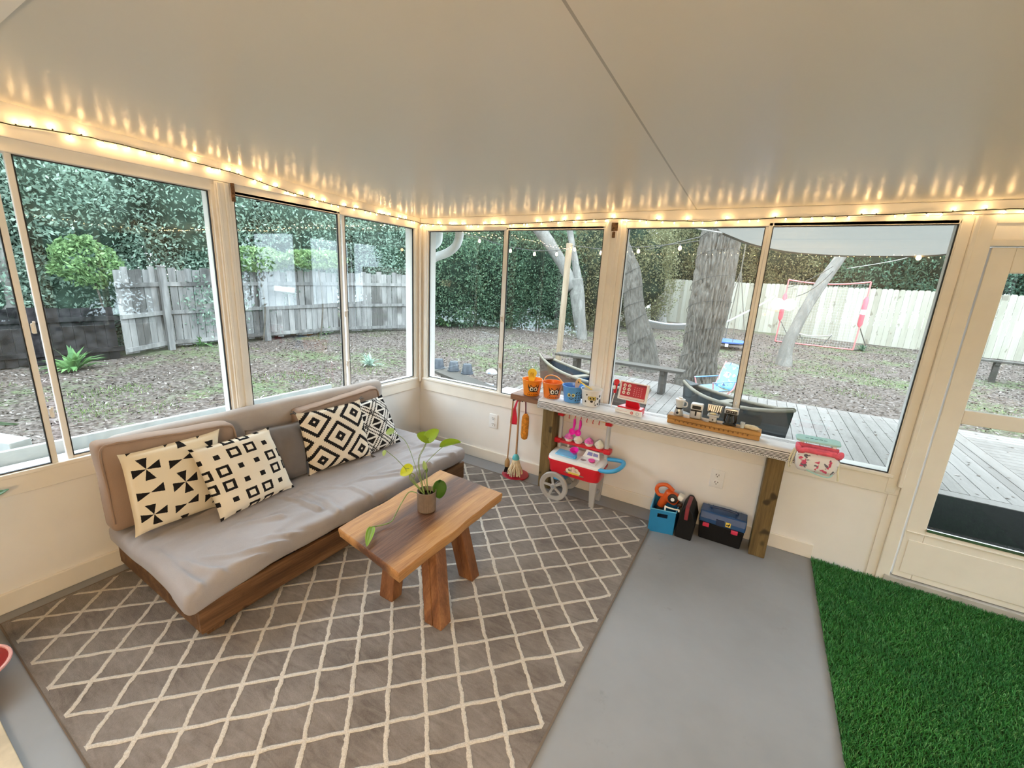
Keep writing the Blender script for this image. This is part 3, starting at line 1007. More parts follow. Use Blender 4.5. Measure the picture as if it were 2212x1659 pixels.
def leaf(stem_pts, tip, up, ln, wd, mat, heart=True, curl=.15, cup=.12, r=.0016):
    """a stem through stem_pts; the leaf starts at its end, grows ln along `tip`, its face towards `up`"""
    e = V(stem_pts[-1]); t = V(tip).normalized(); n = V(up); n = (n - t * n.dot(t)).normalized(); s = t.cross(n)
    MB().tube(smooth_path(stem_pts, 5), r, 8).build('stem', STEM, pt, smooth=True)
    mb = MB(); NU, NV = 12, 14
    def fn(a, b):
        x = (b - .16) * 1.16 if heart else b
        w = math.sin(PI * min(1, max(0.0, b)) ** .78) ** .62 * (1 - .18 * b)
        u = (a - .5) * 2
        back = -.20 * (abs(u) ** 1.2) * max(0, 1 - b * 1.4) if heart else 0
        p = e + t * ln * (x + back) + s * wd * .5 * w * u
        return p + n * (cup * wd * u * u * w - curl * ln * x * x)
    mb.grid(fn, NU, NV)
    o_ = mb.build('leaf', mat, pt, smooth=True, angle=180)
    sd = o_.modifiers.new('thick', 'SOLIDIFY'); sd.thickness = .0006
    return o_


b0 = pc + V((-.006, -.012, .092))
tc = (CAM - pc).normalized()
A = lambda u, v, k=0.0: atd(u, v, DEP + k)
leaf([b0, A(903, 1000), A(916, 965), A(925, 948)], A(903, 937) - A(925, 948), tc + V((0, 0, .8)), .068, .075, LG, True, .1, .1)
leaf([b0 + V((.002, .002, 0)), A(905, 1000), A(918, 965), A(926, 946)], A(944, 930) - A(926, 946), tc + V((0, 0, .6)), .070, .075, LG, True, .1, .1)
leaf([pc + V((.01, .0, .09)), A(921, 1006), A(922, 998), A(945, 975), A(962, 961)], A(990, 952) - A(962, 961), V((.2, -.3, 1)), .085, .06, LG, True, .2, .25)
leaf([b0, A(890, 1030), A(860, 995), A(836, 975), A(832, 972)], A(828, 985) - A(832, 972), tc, .035, .022, LP, False, .1, .2)
leaf([b0 + V((-.004, 0, .002)), A(878, 1018), A(884, 1012)], A(862, 1028) - A(884, 1012), tc + V((0, 0, .3)), .062, .064, LY, True, .08, .1)
leaf([b0, A(880, 960, .12), A(850, 935, .12), A(852, 928, .12)], A(832, 938, .12) - A(852, 928, .12), tc, .055, .04, LP, False, .1, .3)
leaf([pc + V((.018, .0, .09)), A(935, 1050), A(946, 1046), A(950, 1048)], A(950, 1075) - A(951, 1048), tc + V((0, 0, .15)), .078, .078, LD, True, .18, .14)
leaf([pc + V((.0, .01, .09)), A(914, 1030), A(919, 1015)], A(915, 998) - A(919, 1020), tc, .05, .026, LP, False, .05, .3)
leaf([pc + V((.012, .004, .09)), A(921, 1040), A(921, 1022)], A(923, 1005) - A(921, 1022), tc, .03, .012, LD, False, .1, .3)
T_ = lambda u, v, z: atz(u, v, z)
leaf([b0 + V((-.01, -.01, 0)), T_(886, 1062, .512), T_(870, 1082, .478), T_(856, 1108, .452), T_(846, 1126, .437), T_(830, 1133, .434), T_(812, 1137, .438), T_(804, 1138, .446)], T_(790, 1188, .430) - T_(804, 1138, .446), V((.3, -.2, 1)), .135, .042, LG, False, .02, .35, .0028)
MB().tube(smooth_path([b0, A(893, 1040), A(896, 1028), A(889, 1022), A(886, 1035), b0], 5), .0024, 8).build('stem', STEM, pt, smooth=True)

# plant that stands beside the daybed just outside the picture: only its leaf tips reach in
hp = V((.22, -3.17, 0))
ht = thing('potted_plant', 'dark green house plant on the floor at the left, only its leaf tips visible', 'potted plant', tuple(hp))
MB().lathe([(0, 0), (.075, 0), (.095, .16), (.10, .17), (.092, .172), (.086, .15), (0, .148)], hp, 32).build('pot', TERR, ht, smooth=True)
for k, (tip, mid) in enumerate((((.10, -2.633, .905), (.2, -2.82, .93)), ((.10, -2.705, .625), (.17, -2.86, .60)), ((.5, -3.1, .7), (.38, -3.05, .6)), ((.2, -3.25, .8), (.25, -3.1, .66)), ((.35, -2.98, .92), (.31, -3.0, .6)))):
    mb = MB(); path = smooth_path([hp + V((0, 0, .14)), (hp + V(mid)) / 2 + V((0, 0, .12)), V(mid), V(tip)], 8); nP = len(path)
    wv = [.004 if i < nP * .45 else .03 * math.sin(PI * min(1, (i / (nP - 1) - .42) / .58)) ** .7 + .001 for i in range(nP)]
    v = []; f = []
    for i, p in enumerate(path):
        d_ = (path[min(i + 1, nP - 1)] - path[max(i - 1, 0)]).normalized(); s_ = d_.cross(V((.3, .2, 1))).normalized(); n_ = s_.cross(d_)
        for q in (-1, -.5, 0, .5, 1): v.append(p + s_ * wv[i] * q + n_ * wv[i] * .35 * abs(q))
    for i in range(nP - 1):
        for q in range(4): f.append((i * 5 + q, i * 5 + q + 1, i * 5 + q + 6, i * 5 + q + 5))
    mb.add(v, f); lo = mb.build('leaf', LD, ht, smooth=True, angle=180); sd = lo.modifiers.new('thick', 'SOLIDIFY'); sd.thickness = .0012
# pink rimmed bowl on the floor board at the left edge
bc = V((.475, -2.975, .022))
bt = thing('toy_bowl', 'small red toy bowl with a pink rim at the lower left edge', 'bowl', tuple(bc))
MB().lathe([(0, .002), (.06, .0), (.075, .02), (.125, .085), (.12, .085), (.07, .025), (0, .012)], bc, 40).build('bowl_body', plain('red_bowl', (.30, .03, .03), .4), bt, smooth=True)
mb = MB(); mb.tube([bc + V((.1235 * math.cos(2 * PI * k / 48), .1235 * math.sin(2 * PI * k / 48), .087)) for k in range(48)], .006, 8, closed=True); mb.build('rim', plain('pink_rim', (.75, .38, .36), .4), bt, smooth=True)
# ================================================================== COUNTER UNDER THE RIGHT WINDOWS
POSTW = wood('counter_post_wood', (.075, .048, .018), (.145, .097, .037), (.215, .152, .064), axis=2, scale=18, rough=.6, knots=True)
PLANKW = wood('counter_plank_wood', (.11, .05, .03), (.21, .105, .062), (.30, .165, .10), axis=0, scale=16, rough=.55)
CT = .752
cn = thing('counter_table', 'narrow wooden plank counter on two square posts under the right windows', 'counter', (2.2, -.15, 0))
MB().box((1.175, -.235, CT - .05), (3.11, -.032, CT - .004)).build('plank', PLANKW, cn, bevel=.004)
for x in (1.455, 2.975):
    MB().box((x, -.20, .0), (x + .092, -.062, CT - .05)).build('leg', POSTW, cn, bevel=.006)
MB().box((1.55, -.112, CT - .105), (2.972, -.075, CT - .051)).build('rail', TRIM, cn, bevel=.003)


def runner_mat():
    m = M('striped_runner', (.78, .78, .79), .9, .15)
    u, v, _ = m.coord('UV')                                          # v: metres across the runner from its front hem
    def band(a, b): return v.gt(a) * v.lt(b)
    dash = ((u * 120).fract().gt(.35)); fine = ((v * 420).fract().gt(.5))
    k = band(.048, .052) + band(.004, .0085) * dash + band(.013, .0175) + band(.0215, .0255) + band(.0295, .033) + band(.037, .0405)
    k = k + band(.205, .209) + band(.218, .236) * (fine * .5 + .15) + band(.241, .244)
    n = m.noise(12, 3)
    m.color(m.mix(k.min(1.0), m.ramp(n, [(.3, (.70, .70, .715)), (.7, (.80, .80, .81))]), (.035, .032, .034)))
    m.bump(m.noise(420, 2) * .6 + m.noise(14, 3), .12, .003); m.b.inputs['Sheen Weight'].default_value = .1
    return m.m


mb = MB(); x0, x1 = 1.435, 3.125
prof = [(-.262, CT - .062), (-.263, CT - .045), (-.262, CT - .025), (-.258, CT - .008), (-.247, CT + .002), (-.225, CT + .004)] + [(-.225 + .19 * k / 8, CT + .003) for k in range(1, 9)]
def pf(t):
    k = t * (len(prof) - 1); i = min(int(k), len(prof) - 2); f_ = k - i
    return prof[i][0] * (1 - f_) + prof[i + 1][0] * f_, prof[i][1] * (1 - f_) + prof[i + 1][1] * f_
NU, NV = 130, 26
cum = [0.0]
for j in range(NV):
    a = pf(j / NV); b = pf((j + 1) / NV); cum.append(cum[-1] + math.hypot(a[0] - b[0], a[1] - b[1]))
v = []; uv = []; f = []
for j in range(NV + 1):
    for i in range(NU + 1):
        y, z = pf(j / NV); x = x0 + (x1 - x0) * i / NU; t = max(0, 1 - j / 7)
        wob = noise.noise(V((x * 7, 1.5, j * .12))) * .008 * t + noise.noise(V((x * 2.2, 7.5, 0))) * .006 * t
        endr = max(0.0, (x - 2.93) / .2)
        zz = z + abs(noise.noise(V((x * 5, y * 30, 4)))) * .004 * (1 - t) + max(0, noise.noise(V((x * 9, y * 22, 2)))) * .016 * endr * (1 - t)
        v.append(V((x, y - abs(wob) - .003 * t, zz - .006 * t * abs(noise.noise(V((x * 4, 2, 2)))))))
        uv.append((x, cum[j]))
for j in range(NV):
    for i in range(NU): f.append((j * (NU + 1) + i, j * (NU + 1) + i + 1, (j + 1) * (NU + 1) + i + 1, (j + 1) * (NU + 1) + i))
mb.add(v, f); o = mb.build('table_runner', runner_mat(), smooth=True, uvs=uv, angle=180)
sd = o.modifiers.new('thick', 'SOLIDIFY'); sd.thickness = .0022; sd.offset = 1
tag(o, 'white table runner with thin black stripes draped over the counter', 'table runner')
CZ = CT + .0085

# ------------------------------------------------------------------ the four treat buckets
def pclear(name, col, a=.35):
    m = plain(name, col, .3, .5, var=.04)
    return m


def bucket(name, x, y, z, r, h, mat, label, faces, handle, hmat, marks=None, bear=-.9):
    t = thing(name, label, 'bucket', (x, y, z), 'small plastic treat buckets on the counter')
    c = V((x, y, z))
    MB().lathe([(0, .0), (r * .76, 0), (r * .79, .004), (r * .97, h - .012), (r * 1.02, h - .010), (r * 1.03, h), (r * .985, h), (r * .95, h - .012), (r * .76, .006), (0, .005)], c, 40).build('bucket_body', mat, t, smooth=True, angle=50)
    def on(ang, hh, off=.0012):
        rr = r * (.79 + .18 * hh / h) + off
        return c + V((rr * math.cos(ang), rr * math.sin(ang), hh)), V((math.cos(ang), math.sin(ang), 0))
    faces(t, on, r, h, bear)
    handle(t, c, r, h)
    return t


EYEW = plain('print_white', (.82, .80, .72), .4); EYEK = plain('print_black', (.012, .01, .01), .4)


def disc(mb, p, n, rx, rz, k=20, th=.0008):
    s = V((0, 0, 1)).cross(n).normalized(); u = n.cross(s); u = V((0, 0, 1)) if abs(u.z) > .9 else u
    mb.prism([p + s * rx * math.cos(2 * PI * i / k) + u * rz * math.sin(2 * PI * i / k) for i in range(k)], n * th)


def stroke(mb, on, a0, h0, a1, h1, w0, w1):
    p, n = on(a0, h0); q, n2 = on(a1, h1); d = (q - p).normalized(); s = n.cross(d).normalized()
    mb.prism([p - s * w0 / 2, p + s * w0 / 2, q + s * w1 / 2, q - s * w1 / 2], n * .0007)


def face_owl(t, on, r, h, b):
    k = MB(); w = MB()
    for s in (-1, 1):
        p, n = on(b + s * .24, h * .47); disc(k, p, n, .021, .023)
        p, n = on(b + s * .23, h * .47, .0024); disc(w, p, n, .0145, .016)
        p, n = on(b + s * .20, h * .46, .0036); disc(k, p, n, .007, .009)
        stroke(k, on, b + s * .5, h * .52, b + s * .62, h * .78, .010, .002)
        stroke(k, on, b + s * .42, h * .28, b + s * .62, h * .20, .006, .002)
        stroke(k, on, b + s * .14, h * .62, b + s * .36, h * .70, .004, .008)
    p, n = on(b, h * .32); disc(k, p, n, .008, .005)
    for i in range(9): stroke(k, on, b + .9 + i * .16, h * random.uniform(.1, .5), b + .95 + i * .16, h * random.uniform(.3, .6), .004, .002)
    for i in range(7): stroke(k, on, b - .7 + i * .23, h * .08, b - .66 + i * .23, h * .16, .006, .002)
    k.build('printed_face', EYEK, t); w.build('printed_eyes', EYEW, t)


def face_small(t, on, r, h, b):
    k = MB(); w = MB(); b -= .45
    for s in (-1, 1):
        p, n = on(b + s * .22, h * .50); disc(w, p, n, .012, .014)
        p, n = on(b + s * .20, h * .49, .0022); disc(k, p, n, .006, .008)
    for i in range(7): stroke(k, on, b - .22 + i * .075, h * (.30 - .05 * math.sin(PI * i / 6)), b - .15 + i * .075, h * (.30 - .05 * math.sin(PI * (i + 1) / 6)), .004, .004)
    for i in range(14):
        a = b + .5 + .55 * (i % 4) * .55; hh = h * (.14 + .16 * (i // 4)); stroke(k, on, a, hh, a + random.uniform(.05, .16), hh + h * .09, .008, .003)
    k.build('printed_face', EYEK, t); w.build('printed_eyes', plain('print_yellow', (.75, .68, .25), .4), t)


def face_dog(t, on, r, h, b):
    k = MB(); w = MB(); b -= .25
    for s in (-1, 1):
        p, n = on(b + s * .2, h * .54); disc(w, p, n, .014, .015); disc(k, *on(b + s * .2, h * .54, .0006), .017, .0175)
        p, n = on(b + s * .17, h * .53, .0024); disc(k, p, n, .006, .008)
    p, n = on(b - .02, h * .34); disc(k, p, n, .011, .008)
    for a, hh, q in ((.62, .52, .006), (.85, .66, .008), (1.05, .34, .012), (.75, .18, .006), (1.2, .14, .008), (-.55, .72, .005), (-.7, .3, .006), (.45, .12, .005)): disc(k, *on(b + a, h * hh), q, q * 1.25)
    for i in range(6): stroke(k, on, b + .42 - i * .02, h * (.52 - .06 * i), b + .40 - i * .02, h * (.47 - .06 * i), .003, .003)
    k.build('printed_spots', EYEK, t); w.build('printed_eyes', plain('print_gold', (.62, .50, .12), .4), t)


HY = plain('yellow_handle', (.85, .58, .03), .35); HO = plain('orange_handle', (.85, .40, .10), .35); HPCH = plain('peach_handle', (.82, .56, .34), .4)


def h_tab(mat, tilt, ang, holes, tabw=.036, tabh=.085, logo=False, off=.0):
    def fn(t, c, r, h):
        R = rotz(ang) @ rotx(tilt); o_ = c + rotz(ang) @ V((0, off, h - .012))
        mb = MB(); n = 18; out = []
        for i in range(n + 1):
            a = PI * i / n; out.append(V((math.cos(a) * tabw, 0, tabh - .036 + math.sin(a) * .036)))
        out = [V((tabw * .55, 0, 0))] + out + [V((-tabw * .55, 0, 0))]
        mb.prism([o_ + R @ p for p in out], R @ V((0, .004, 0)))
        b = mb.build('handle', mat, t, bevel=.001)
        if logo:
            l = MB(); pts = [(-.018, .028), (-.012, .062), (-.006, .066), (0, .034), (.006, .066), (.012, .062), (.018, .028)]
            l.tube([o_ + R @ V((x_, -.0015, z_)) for x_, z_ in pts], .0032, 6); l.build('arch_logo', plain('gold_logo', (.62, .36, .01), .4), b, smooth=True)
        if holes:
            l = MB(); l.prism([o_ + R @ V((math.cos(2 * PI * i / 14) * .005 + .0, -.0008, tabh - .03 + math.sin(2 * PI * i / 14) * .007)) for i in range(14)], R @ V((0, .0006, 0))); l.build('handle_hole', EYEK, b)
    return fn


def h_loop(mat):
    def fn(t, c, r, h):
        mb = MB(); mb.tube([c + V((r * 1.02 * math.cos(PI * k / 20 + .25), .012 + .02 * math.sin(PI * k / 20), h - .01 + .052 * math.sin(PI * k / 20))) for k in range(21)], .0045, 8); mb.build('handle', mat, t, smooth=True)
    return fn


bucket('treat_bucket', 1.318, -.148, CT - .003, .080, .128, plain('orange_bucket', (.86, .27, .015), .32, var=.03), 'orange bucket with owl eyes on the bare plank end, yellow handle standing up', face_owl, h_tab(HY, -.18, .25, False, .036, .098, True, -.03), HY)
bucket('treat_bucket', 1.497, -.150, CZ, .079, .122, plain('deep_orange_bucket', (.80, .20, .02), .32, var=.03), 'deeper orange bucket with slanted eyes, second from the corner on the runner', face_owl, h_loop(HO), HO)
bucket('treat_bucket', 1.668, -.150, CZ, .080, .125, plain('blue_bucket', (.10, .32, .72), .3, var=.03), 'blue bucket with a small smiling face and a peach handle', face_small, h_tab(HPCH, .35, .9, True, .024, .085, False, -.05), HPCH)
bucket('treat_bucket', 1.816, -.152, CZ, .078, .125, plain('white_bucket', (.80, .78, .76), .32, var=.02), 'white bucket with black spots and a yellow handle', face_dog, h_tab(HY, 1.05, -1.15, False, .018, .12, False, .0), HY)

# ------------------------------------------------------------------ toy cash register
RED = plain('red_plastic', (.62, .015, .03), .3, var=.04); DRED = plain('screen_red', (.45, .012, .03), .35); PINK = plain('pink_plastic', (.85, .08, .38), .35)
cr = thing('toy_cash_register', 'red and white toy cash register with a touch screen on the runner', 'toy cash register', (2.115, -.165, CZ))
o_ = V((2.12, -.165, CZ)); RZ = rotz(-.12)
L = lambda x, y, z: o_ + RZ @ V((x, y, z))


def lbox(mb, a, b, R=None, piv=None):
    st = len(mb.v); mb.box(a, b)
    for i in range(st, len(mb.v)):
        p = mb.v[i]
        if R is not None: p = V(piv) + R @ (p - V(piv))
        mb.v[i] = o_ + RZ @ p
    return mb


mb = MB(); mb.prism([L(-.075, .06, 0), L(-.095, -.03, 0), L(.085, -.03, 0), L(.075, .06, 0)], (0, 0, .045)); mb.build('base', RED, cr, bevel=.008, seg=3)
lbox(MB(), (-.102, -.045, 0), (.092, -.030, .036)).build('front_panel', WHITEP, cr, bevel=.004)
# bullseye mark on the front panel
for nm, ri, ro, mt in (('bullseye_ring', .0068, .0105, RED), ('bullseye_dot', 0, .0038, RED)):
    mb = MB()
    if ri: mb.lathe([(ri, 0), (ro, 0), (ro, .0012), (ri, .0012)], L(.022, -.0452, .017), 28, axis=RZ @ V((0, -1, 0)), closed=True)
    else: mb.lathe([(0, 0), (ro, 0), (ro, .0012), (0, .0012)], L(.022, -.0452, .017), 24, axis=RZ @ V((0, -1, 0)))
    mb.build(nm, mt, cr)
mb = MB(); mb.lathe([(.006, 0), (.0125, 0), (.0125, .0016), (.006, .0016)], L(.062, -.0452, .018), 24, axis=RZ @ V((0, -1, 0)), closed=True); mb.build('dial', plain('grey_dial', (.55, .56, .60), .4), cr)
mb = MB(); lbox(mb, (-.085, -.0462, .016), (-.012, -.045, .019)); mb.build('panel_text', plain('pale_print', (.70, .50, .52), .4), cr)
mb = MB(); mb.prism([L(-.055, .02, .04), L(.05, .02, .04), L(.04, -.005, .105), L(-.045, -.005, .105)], RZ @ V((0, .022, 0))); mb.build('stand', RED, cr, bevel=.005)
TL = rotx(-.22); PV = (0, 0, .15)
lbox(MB(), (-.108, -.006, .088), (.105, .012, .222), TL, PV).build('screen_housing', WHITEP, cr, bevel=.008, seg=3)
sc = lbox(MB(), (-.090, -.0078, .100), (.088, -.0058, .212), TL, PV).build('screen', DRED, cr, bevel=.0008)
icons = MB(); holes_ = MB(); pn_ = (RZ @ (TL @ V((0, -1, 0))))
def scr(x, z): return o_ + RZ @ (V(PV) + TL @ (V((x, -.0086, z)) - V(PV)))
for i in range(3):
    for j in range(2):
        x_, z_ = -.066 + j * .034, .192 - i * .026; icons.lathe([(0, 0), (.0115, 0), (.0115, .001), (0, .001)], scr(x_, z_), 18, axis=pn_); holes_.lathe([(0, .001), (.0045, .001), (.0045, .0016), (0, .0016)], scr(x_ + .002, z_ - .001), 10, axis=pn_)
icons.build('food_icons', plain('icon_cream', (.82, .74, .66), .4), sc); holes_.build('icon_dots', plain('icon_brown', (.30, .10, .05), .4), sc)
mb = MB()
for i in range(5):
    for j in range(4): mb.lathe([(0, 0), (.003, 0), (.003, .001), (0, .001)], scr(.008 + j * .0165, .186 - i * .0135), 8, axis=pn_)
mb.build('keypad_dots', plain('keypad_print', (.75, .42, .42), .4), sc)
mb = lbox(MB(), (-.088, -.0088, .102), (.086, -.0078, .117), TL, PV); mb.build('screen_strip', plain('strip_print', (.82, .62, .60), .4), sc)
mb = lbox(MB(), (.015, -.0088, .199), (.084, -.0078, .210), TL, PV); mb.build('screen_display', plain('display_print', (.22, .01, .03), .3), sc)
mb = MB(); st = 0
mb.tube([L(-.128, -.012, .205), L(-.13, -.010, .17), L(-.132, -.008, .125)], [.017, .012, .011], 14); mb.tube([L(-.128, -.012, .208), L(-.115, -.03, .212)], [.018, .019], 14)
mb.build('scanner', RED, cr, smooth=True, angle=40)
MB().tube([L(-.132, -.021, .182), L(-.134, -.022, .155)], .009, 10).build('scanner_label', WHITEP, cr, smooth=True)
MB().tube(smooth_path([L(-.132, -.008, .126), L(-.138, -.012, .09), L(-.142, -.02, .04), L(-.14, -.012, .006)], 6), .0035, 8).build('cord', WHITEP, cr, smooth=True)

# ------------------------------------------------------------------ carved box with toy kitchen appliances on it
BOXW = wood('carved_box_wood', (.24, .12, .035), (.40, .21, .065), (.50, .29, .10), axis=0, scale=20, rough=.55)
bx = thing('carved_wooden_box', 'long carved wooden box on the runner carrying toy appliances', 'box', (2.64, -.165, CZ))
a0, a1 = V((2.372, -.205, CZ)), V((2.912, -.215, CZ))
dirb = (a1 - a0).normalized(); nb = V((-dirb.y, dirb.x, 0))
def bb(mb, s0, s1, d0, d1, z0, z1):
    P = [a0 + dirb * s + nb * d_ for s, d_ in ((s0, d0), (s1, d0), (s1, d1), (s0, d1))]
    return mb.prism([p + V((0, 0, z0)) for p in P], (0, 0, z1 - z0))
LB = (a1 - a0).length
bb(MB(), 0, LB, 0, .085, 0, .028).build('box_body', BOXW, bx, bevel=.003)
bb(MB(), -.003, LB + .003, -.004, .089, .0285, .056).build('lid', BOXW, bx, bevel=.006, seg=3)
mb = MB()
for k in range(17): mb.lathe([(0, 0), (.0055, 0), (.002, .002), (0, .002)], a0 + dirb * (.05 + k * .0265) + nb * -.0002 + V((0, 0, .0215)), 8, axis=-nb)
for k in range(33): mb.box(*[tuple(a0 + dirb * (.04 + k * .0137) - nb * .0045 + V((dx_, 0, .029 + dz_))) for dx_, dz_ in ((-.004, 0), (.001, .0025))])
mb.build('carving', plain('carving_shadow', (.17, .075, .02), .6), bx)
BT = CZ + .0565
SILV = plain('silver_plastic', (.56, .56, .57), .28, .5, .6, var=.05); DK = BLACK; GLS = plain('clear_plastic', (.62, .66, .68), .12, .6, var=.03)


def atop(s, d_=.042): return a0 + dirb * s + nb * d_ + V((0, 0, BT - CZ))


# blender
c = atop(.058); bl = thing('toy_blender', 'silver toy blender with a clear jar, leftmost on the carved box', 'toy appliance', tuple(c), 'toy kitchen appliances on the carved box')
MB().lathe([(0, 0), (.030, 0), (.031, .006), (.024, .042), (0, .042)], c, 24).build('base', SILV, bl, smooth=True)
MB().lathe([(0, 0), (.009, 0), (.008, .004), (0, .004)], c + V((-.004, -.028, .018)), 16, axis=(-.2, -1, .2)).build('dial', DK, bl, smooth=True)
MB().lathe([(.0225, .042), (.0225, .052), (.0, .052)], c, 24).build('collar', DK, bl, smooth=True)
MB().lathe([(.0, .052), (.022, .052), (.030, .100), (.028, .100), (.0, .058)], c, 24).build('jar', GLS, bl, smooth=True)
mb = MB(); mb.lathe([(.031, .100), (.031, .108), (.014, .112), (.013, .119), (0, .119)], c, 24); mb.build('lid', WHITEP, bl, smooth=True)
MB().tube(smooth_path([c + V((.027, -.004, .097)), c + V((.045, -.008, .09)), c + V((.044, -.008, .066)), c + V((.025, -.004, .058))], 5), .004, 8).build('handle', WHITEP, bl, smooth=True)
# toaster
c = atop(.165); to = thing('toy_toaster', 'silver and black toy toaster, second from the left on the carved box', 'toy appliance', tuple(c), 'toy kitchen appliances on the carved box')
MB().rbox(c + V((-.036, -.03, 0)), c + V((.036, .03, .062)), .008, 3).build('body', SILV, to, smooth=True)
MB().rbox(c + V((-.037, -.031, .058)), c + V((.037, .031, .098)), .010, 3).build('hood', WHITEP, to, smooth=True)
MB().box(c + V((-.026, -.0325, .066)), c + V((.026, -.030, .088))).build('display', DK, to, bevel=.002)
mb = MB(); mb.box(c + V((-.034, -.033, .050)), c + V((.034, -.029, .060))); mb.box(c + V((-.005, -.038, .022)), c + V((.005, -.029, .052))); mb.build('lever', DK, to, bevel=.002)
# grill
c = atop(.268); gr = thing('toy_grill', 'open silver toy waffle grill between the toaster and coffee maker', 'toy appliance', tuple(c), 'toy kitchen appliances on the carved box')
mb = MB(); mb.prism([c + V((-.022, -.026, 0)), c + V((.022, -.026, 0)), c + V((.022, .026, 0)), c + V((-.022, .026, 0))], (0, 0, .034)); mb.build('body', SILV, gr, bevel=.005)
mb = MB(); mb.prism([c + V((-.034, -.032, .034)), c + V((.034, -.032, .034)), c + V((.034, .03, .034)), c + V((-.034, .03, .034))], (0, 0, .012)); mb.build('plate', SILV, gr, bevel=.004)
mb = MB(); mb.prism([c + V((-.042, .032, .052)), c + V((.042, .032, .052)), c + V((.046, .040, .098)), c + V((-.046, .040, .098))], (0, .006, 0)); gl = mb.build('lid', SILV, gr, bevel=.003)
mb = MB()
for k in range(7): mb.bar(c + V((-.036 + k * .012, .0315, .056)), c + V((-.034 + k * .0125, .0385, .094)), .004, .004)
mb.build('ridges', plain('dark_ridge', (.10, .09, .085), .4), gl)
for q_ in (-.030, .022): MB().box(c + V((q_, .026, .040)), c + V((q_ + .008, .038, .06))).build('hinge', DK, gr)
mb = MB(); mb.ball(c + V((-.004, -.004, .050)), .017, 14, (1.2, 1, .45)); mb.build('toy_batter', plain('toy_batter', (.78, .66, .40), .6), gr, smooth=True)
mb = MB(); mb.lathe([(0, 0), (.005, 0), (.005, .004), (0, .004)], c + V((0, -.026, .016)), 12, axis=(0, -1, 0)); mb.build('knob', DK, gr)
# coffee maker
c = atop(.365); cm_ = thing('toy_coffee_maker', 'black toy coffee maker with a silver top on the carved box', 'toy appliance', tuple(c), 'toy kitchen appliances on the carved box')
mb = MB(); mb.rbox(c + V((-.038, -.03, 0)), c + V((.038, .032, .012)), .005, 2); mb.rbox(c + V((-.038, .006, .008)), c + V((.038, .032, .085)), .005, 2); mb.build('body', DK, cm_, smooth=True)
hd = MB(); hd.rbox(c + V((-.04, -.03, .072)), c + V((.04, .033, .108)), .007, 3); hh_ = hd.build('brew_head', SILV, cm_, smooth=True)
mb = MB(); mb.box(c + V((-.030, -.0312, .078)), c + V((.030, -.0295, .096))); mb.build('control_panel', DK, hh_)
mb = MB()
for k in range(4): mb.lathe([(0, 0), (.003, 0), (.003, .001), (0, .001)], c + V((-.02 + k * .013, -.0312, .088)), 8, axis=(0, -1, 0))
mb.build('buttons', SILV, hh_)
MB().lathe([(0, .012), (.022, .012), (.026, .03), (.020, .056), (.022, .066), (0, .066)], c + V((-.002, -.006, 0)), 24).build('carafe', plain('dark_glass', (.05, .055, .06), .08, .8), cm_, smooth=True)
MB().tube(smooth_path([c + V((-.002, -.03, .060)), c + V((-.002, -.047, .056)), c + V((-.002, -.046, .028)), c + V((-.002, -.03, .024))], 5), .004, 8).build('handle', DK, cm_, smooth=True)
# cup and a loaf shaped toy
c = atop(.437, .02); cu = thing('toy_cup', 'tiny clear toy cup beside the coffee maker on the carved box', 'cup', tuple(c))
MB().lathe([(0, 0), (.010, 0), (.0135, .036), (.012, .036), (.009, .003), (0, .003)], c, 20).build('cup', GLS, cu, smooth=True)
c = atop(.487, .03)
mb = MB(); mb.lathe([(0.0, -.045), (.008, -.042), (.015, -.03), (.0175, -.01), (.0175, .012), (.0145, .03), (.009, .04), (0, .046)], c + V((0, 0, .0135)), 20, axis=(1, -.15, 0))
for i, p in enumerate(mb.v):
    q = p - c; mb.v[i] = c + V((q.x, q.y * 1.15 + .003 * noise.noise(q * 60), max(.0005, q.z * .82 + .003 * noise.noise(q * 70))))
tag(mb.build('toy_bread', plain('bread_cream', (.72, .62, .44), .7, var=.12, scale=30), smooth=True), 'cream coloured toy bread roll at the right end of the carved box', 'toy food')

# ------------------------------------------------------------------ doll's hook-on seat at the end of the counter
AQUA = plain('aqua_plastic', (.42, .72, .72), .35, var=.03); FLORAL = M('floral_fabric', (.8, .8, .82), .85, .15)
n1 = FLORAL.noise(26, 2, dist=.4); n2 = FLORAL.noise(34, 2, stretch=(1, 1, 1.2), coord='Object')
FLORAL.color(FLORAL.mix(n2.step(.60, .64), FLORAL.mix(n1.step(.60, .64), (.80, .80, .83), (.62, .10, .20)), (.16, .15, .20))); FLORAL.bump(FLORAL.noise(9, 3), .5, .01)
ds = thing('doll_seat', 'floral doll high chair seat with an aqua tray clipped on the counter end', 'doll seat', (3.19, -.27, .68))
o_ = V((3.195, -.235, 0)); RZ = rotz(.05)
def rr_outline(hx, hy, r, n=6):
    out = []
    for cx_, cy_, a0_ in ((hx - r, hy - r, 0), (-hx + r, hy - r, PI / 2), (-hx + r, -hy + r, PI), (hx - r, -hy + r, 1.5 * PI)):
        for k in range(n + 1): out.append(V((cx_ + r * math.cos(a0_ + PI / 2 * k / n), cy_ + r * math.sin(a0_ + PI / 2 * k / n), 0)))
    return out
mb = MB(); ol = rr_outline(.098, .060, .03); NN = len(ol)
lev = [(1.0, .785), (1.03, .74), (.98, .70), (.86, .675)]
v = [o_ + RZ @ V((p.x * s_, p.y * s_ - .03, z_)) for s_, z_ in lev for p in ol]
f = [(j * NN + k, j * NN + (k + 1) % NN, (j + 1) * NN + (k + 1) % NN, (j + 1) * NN + k) for j in range(3) for k in range(NN)] + [tuple(3 * NN + k for k in range(NN))]
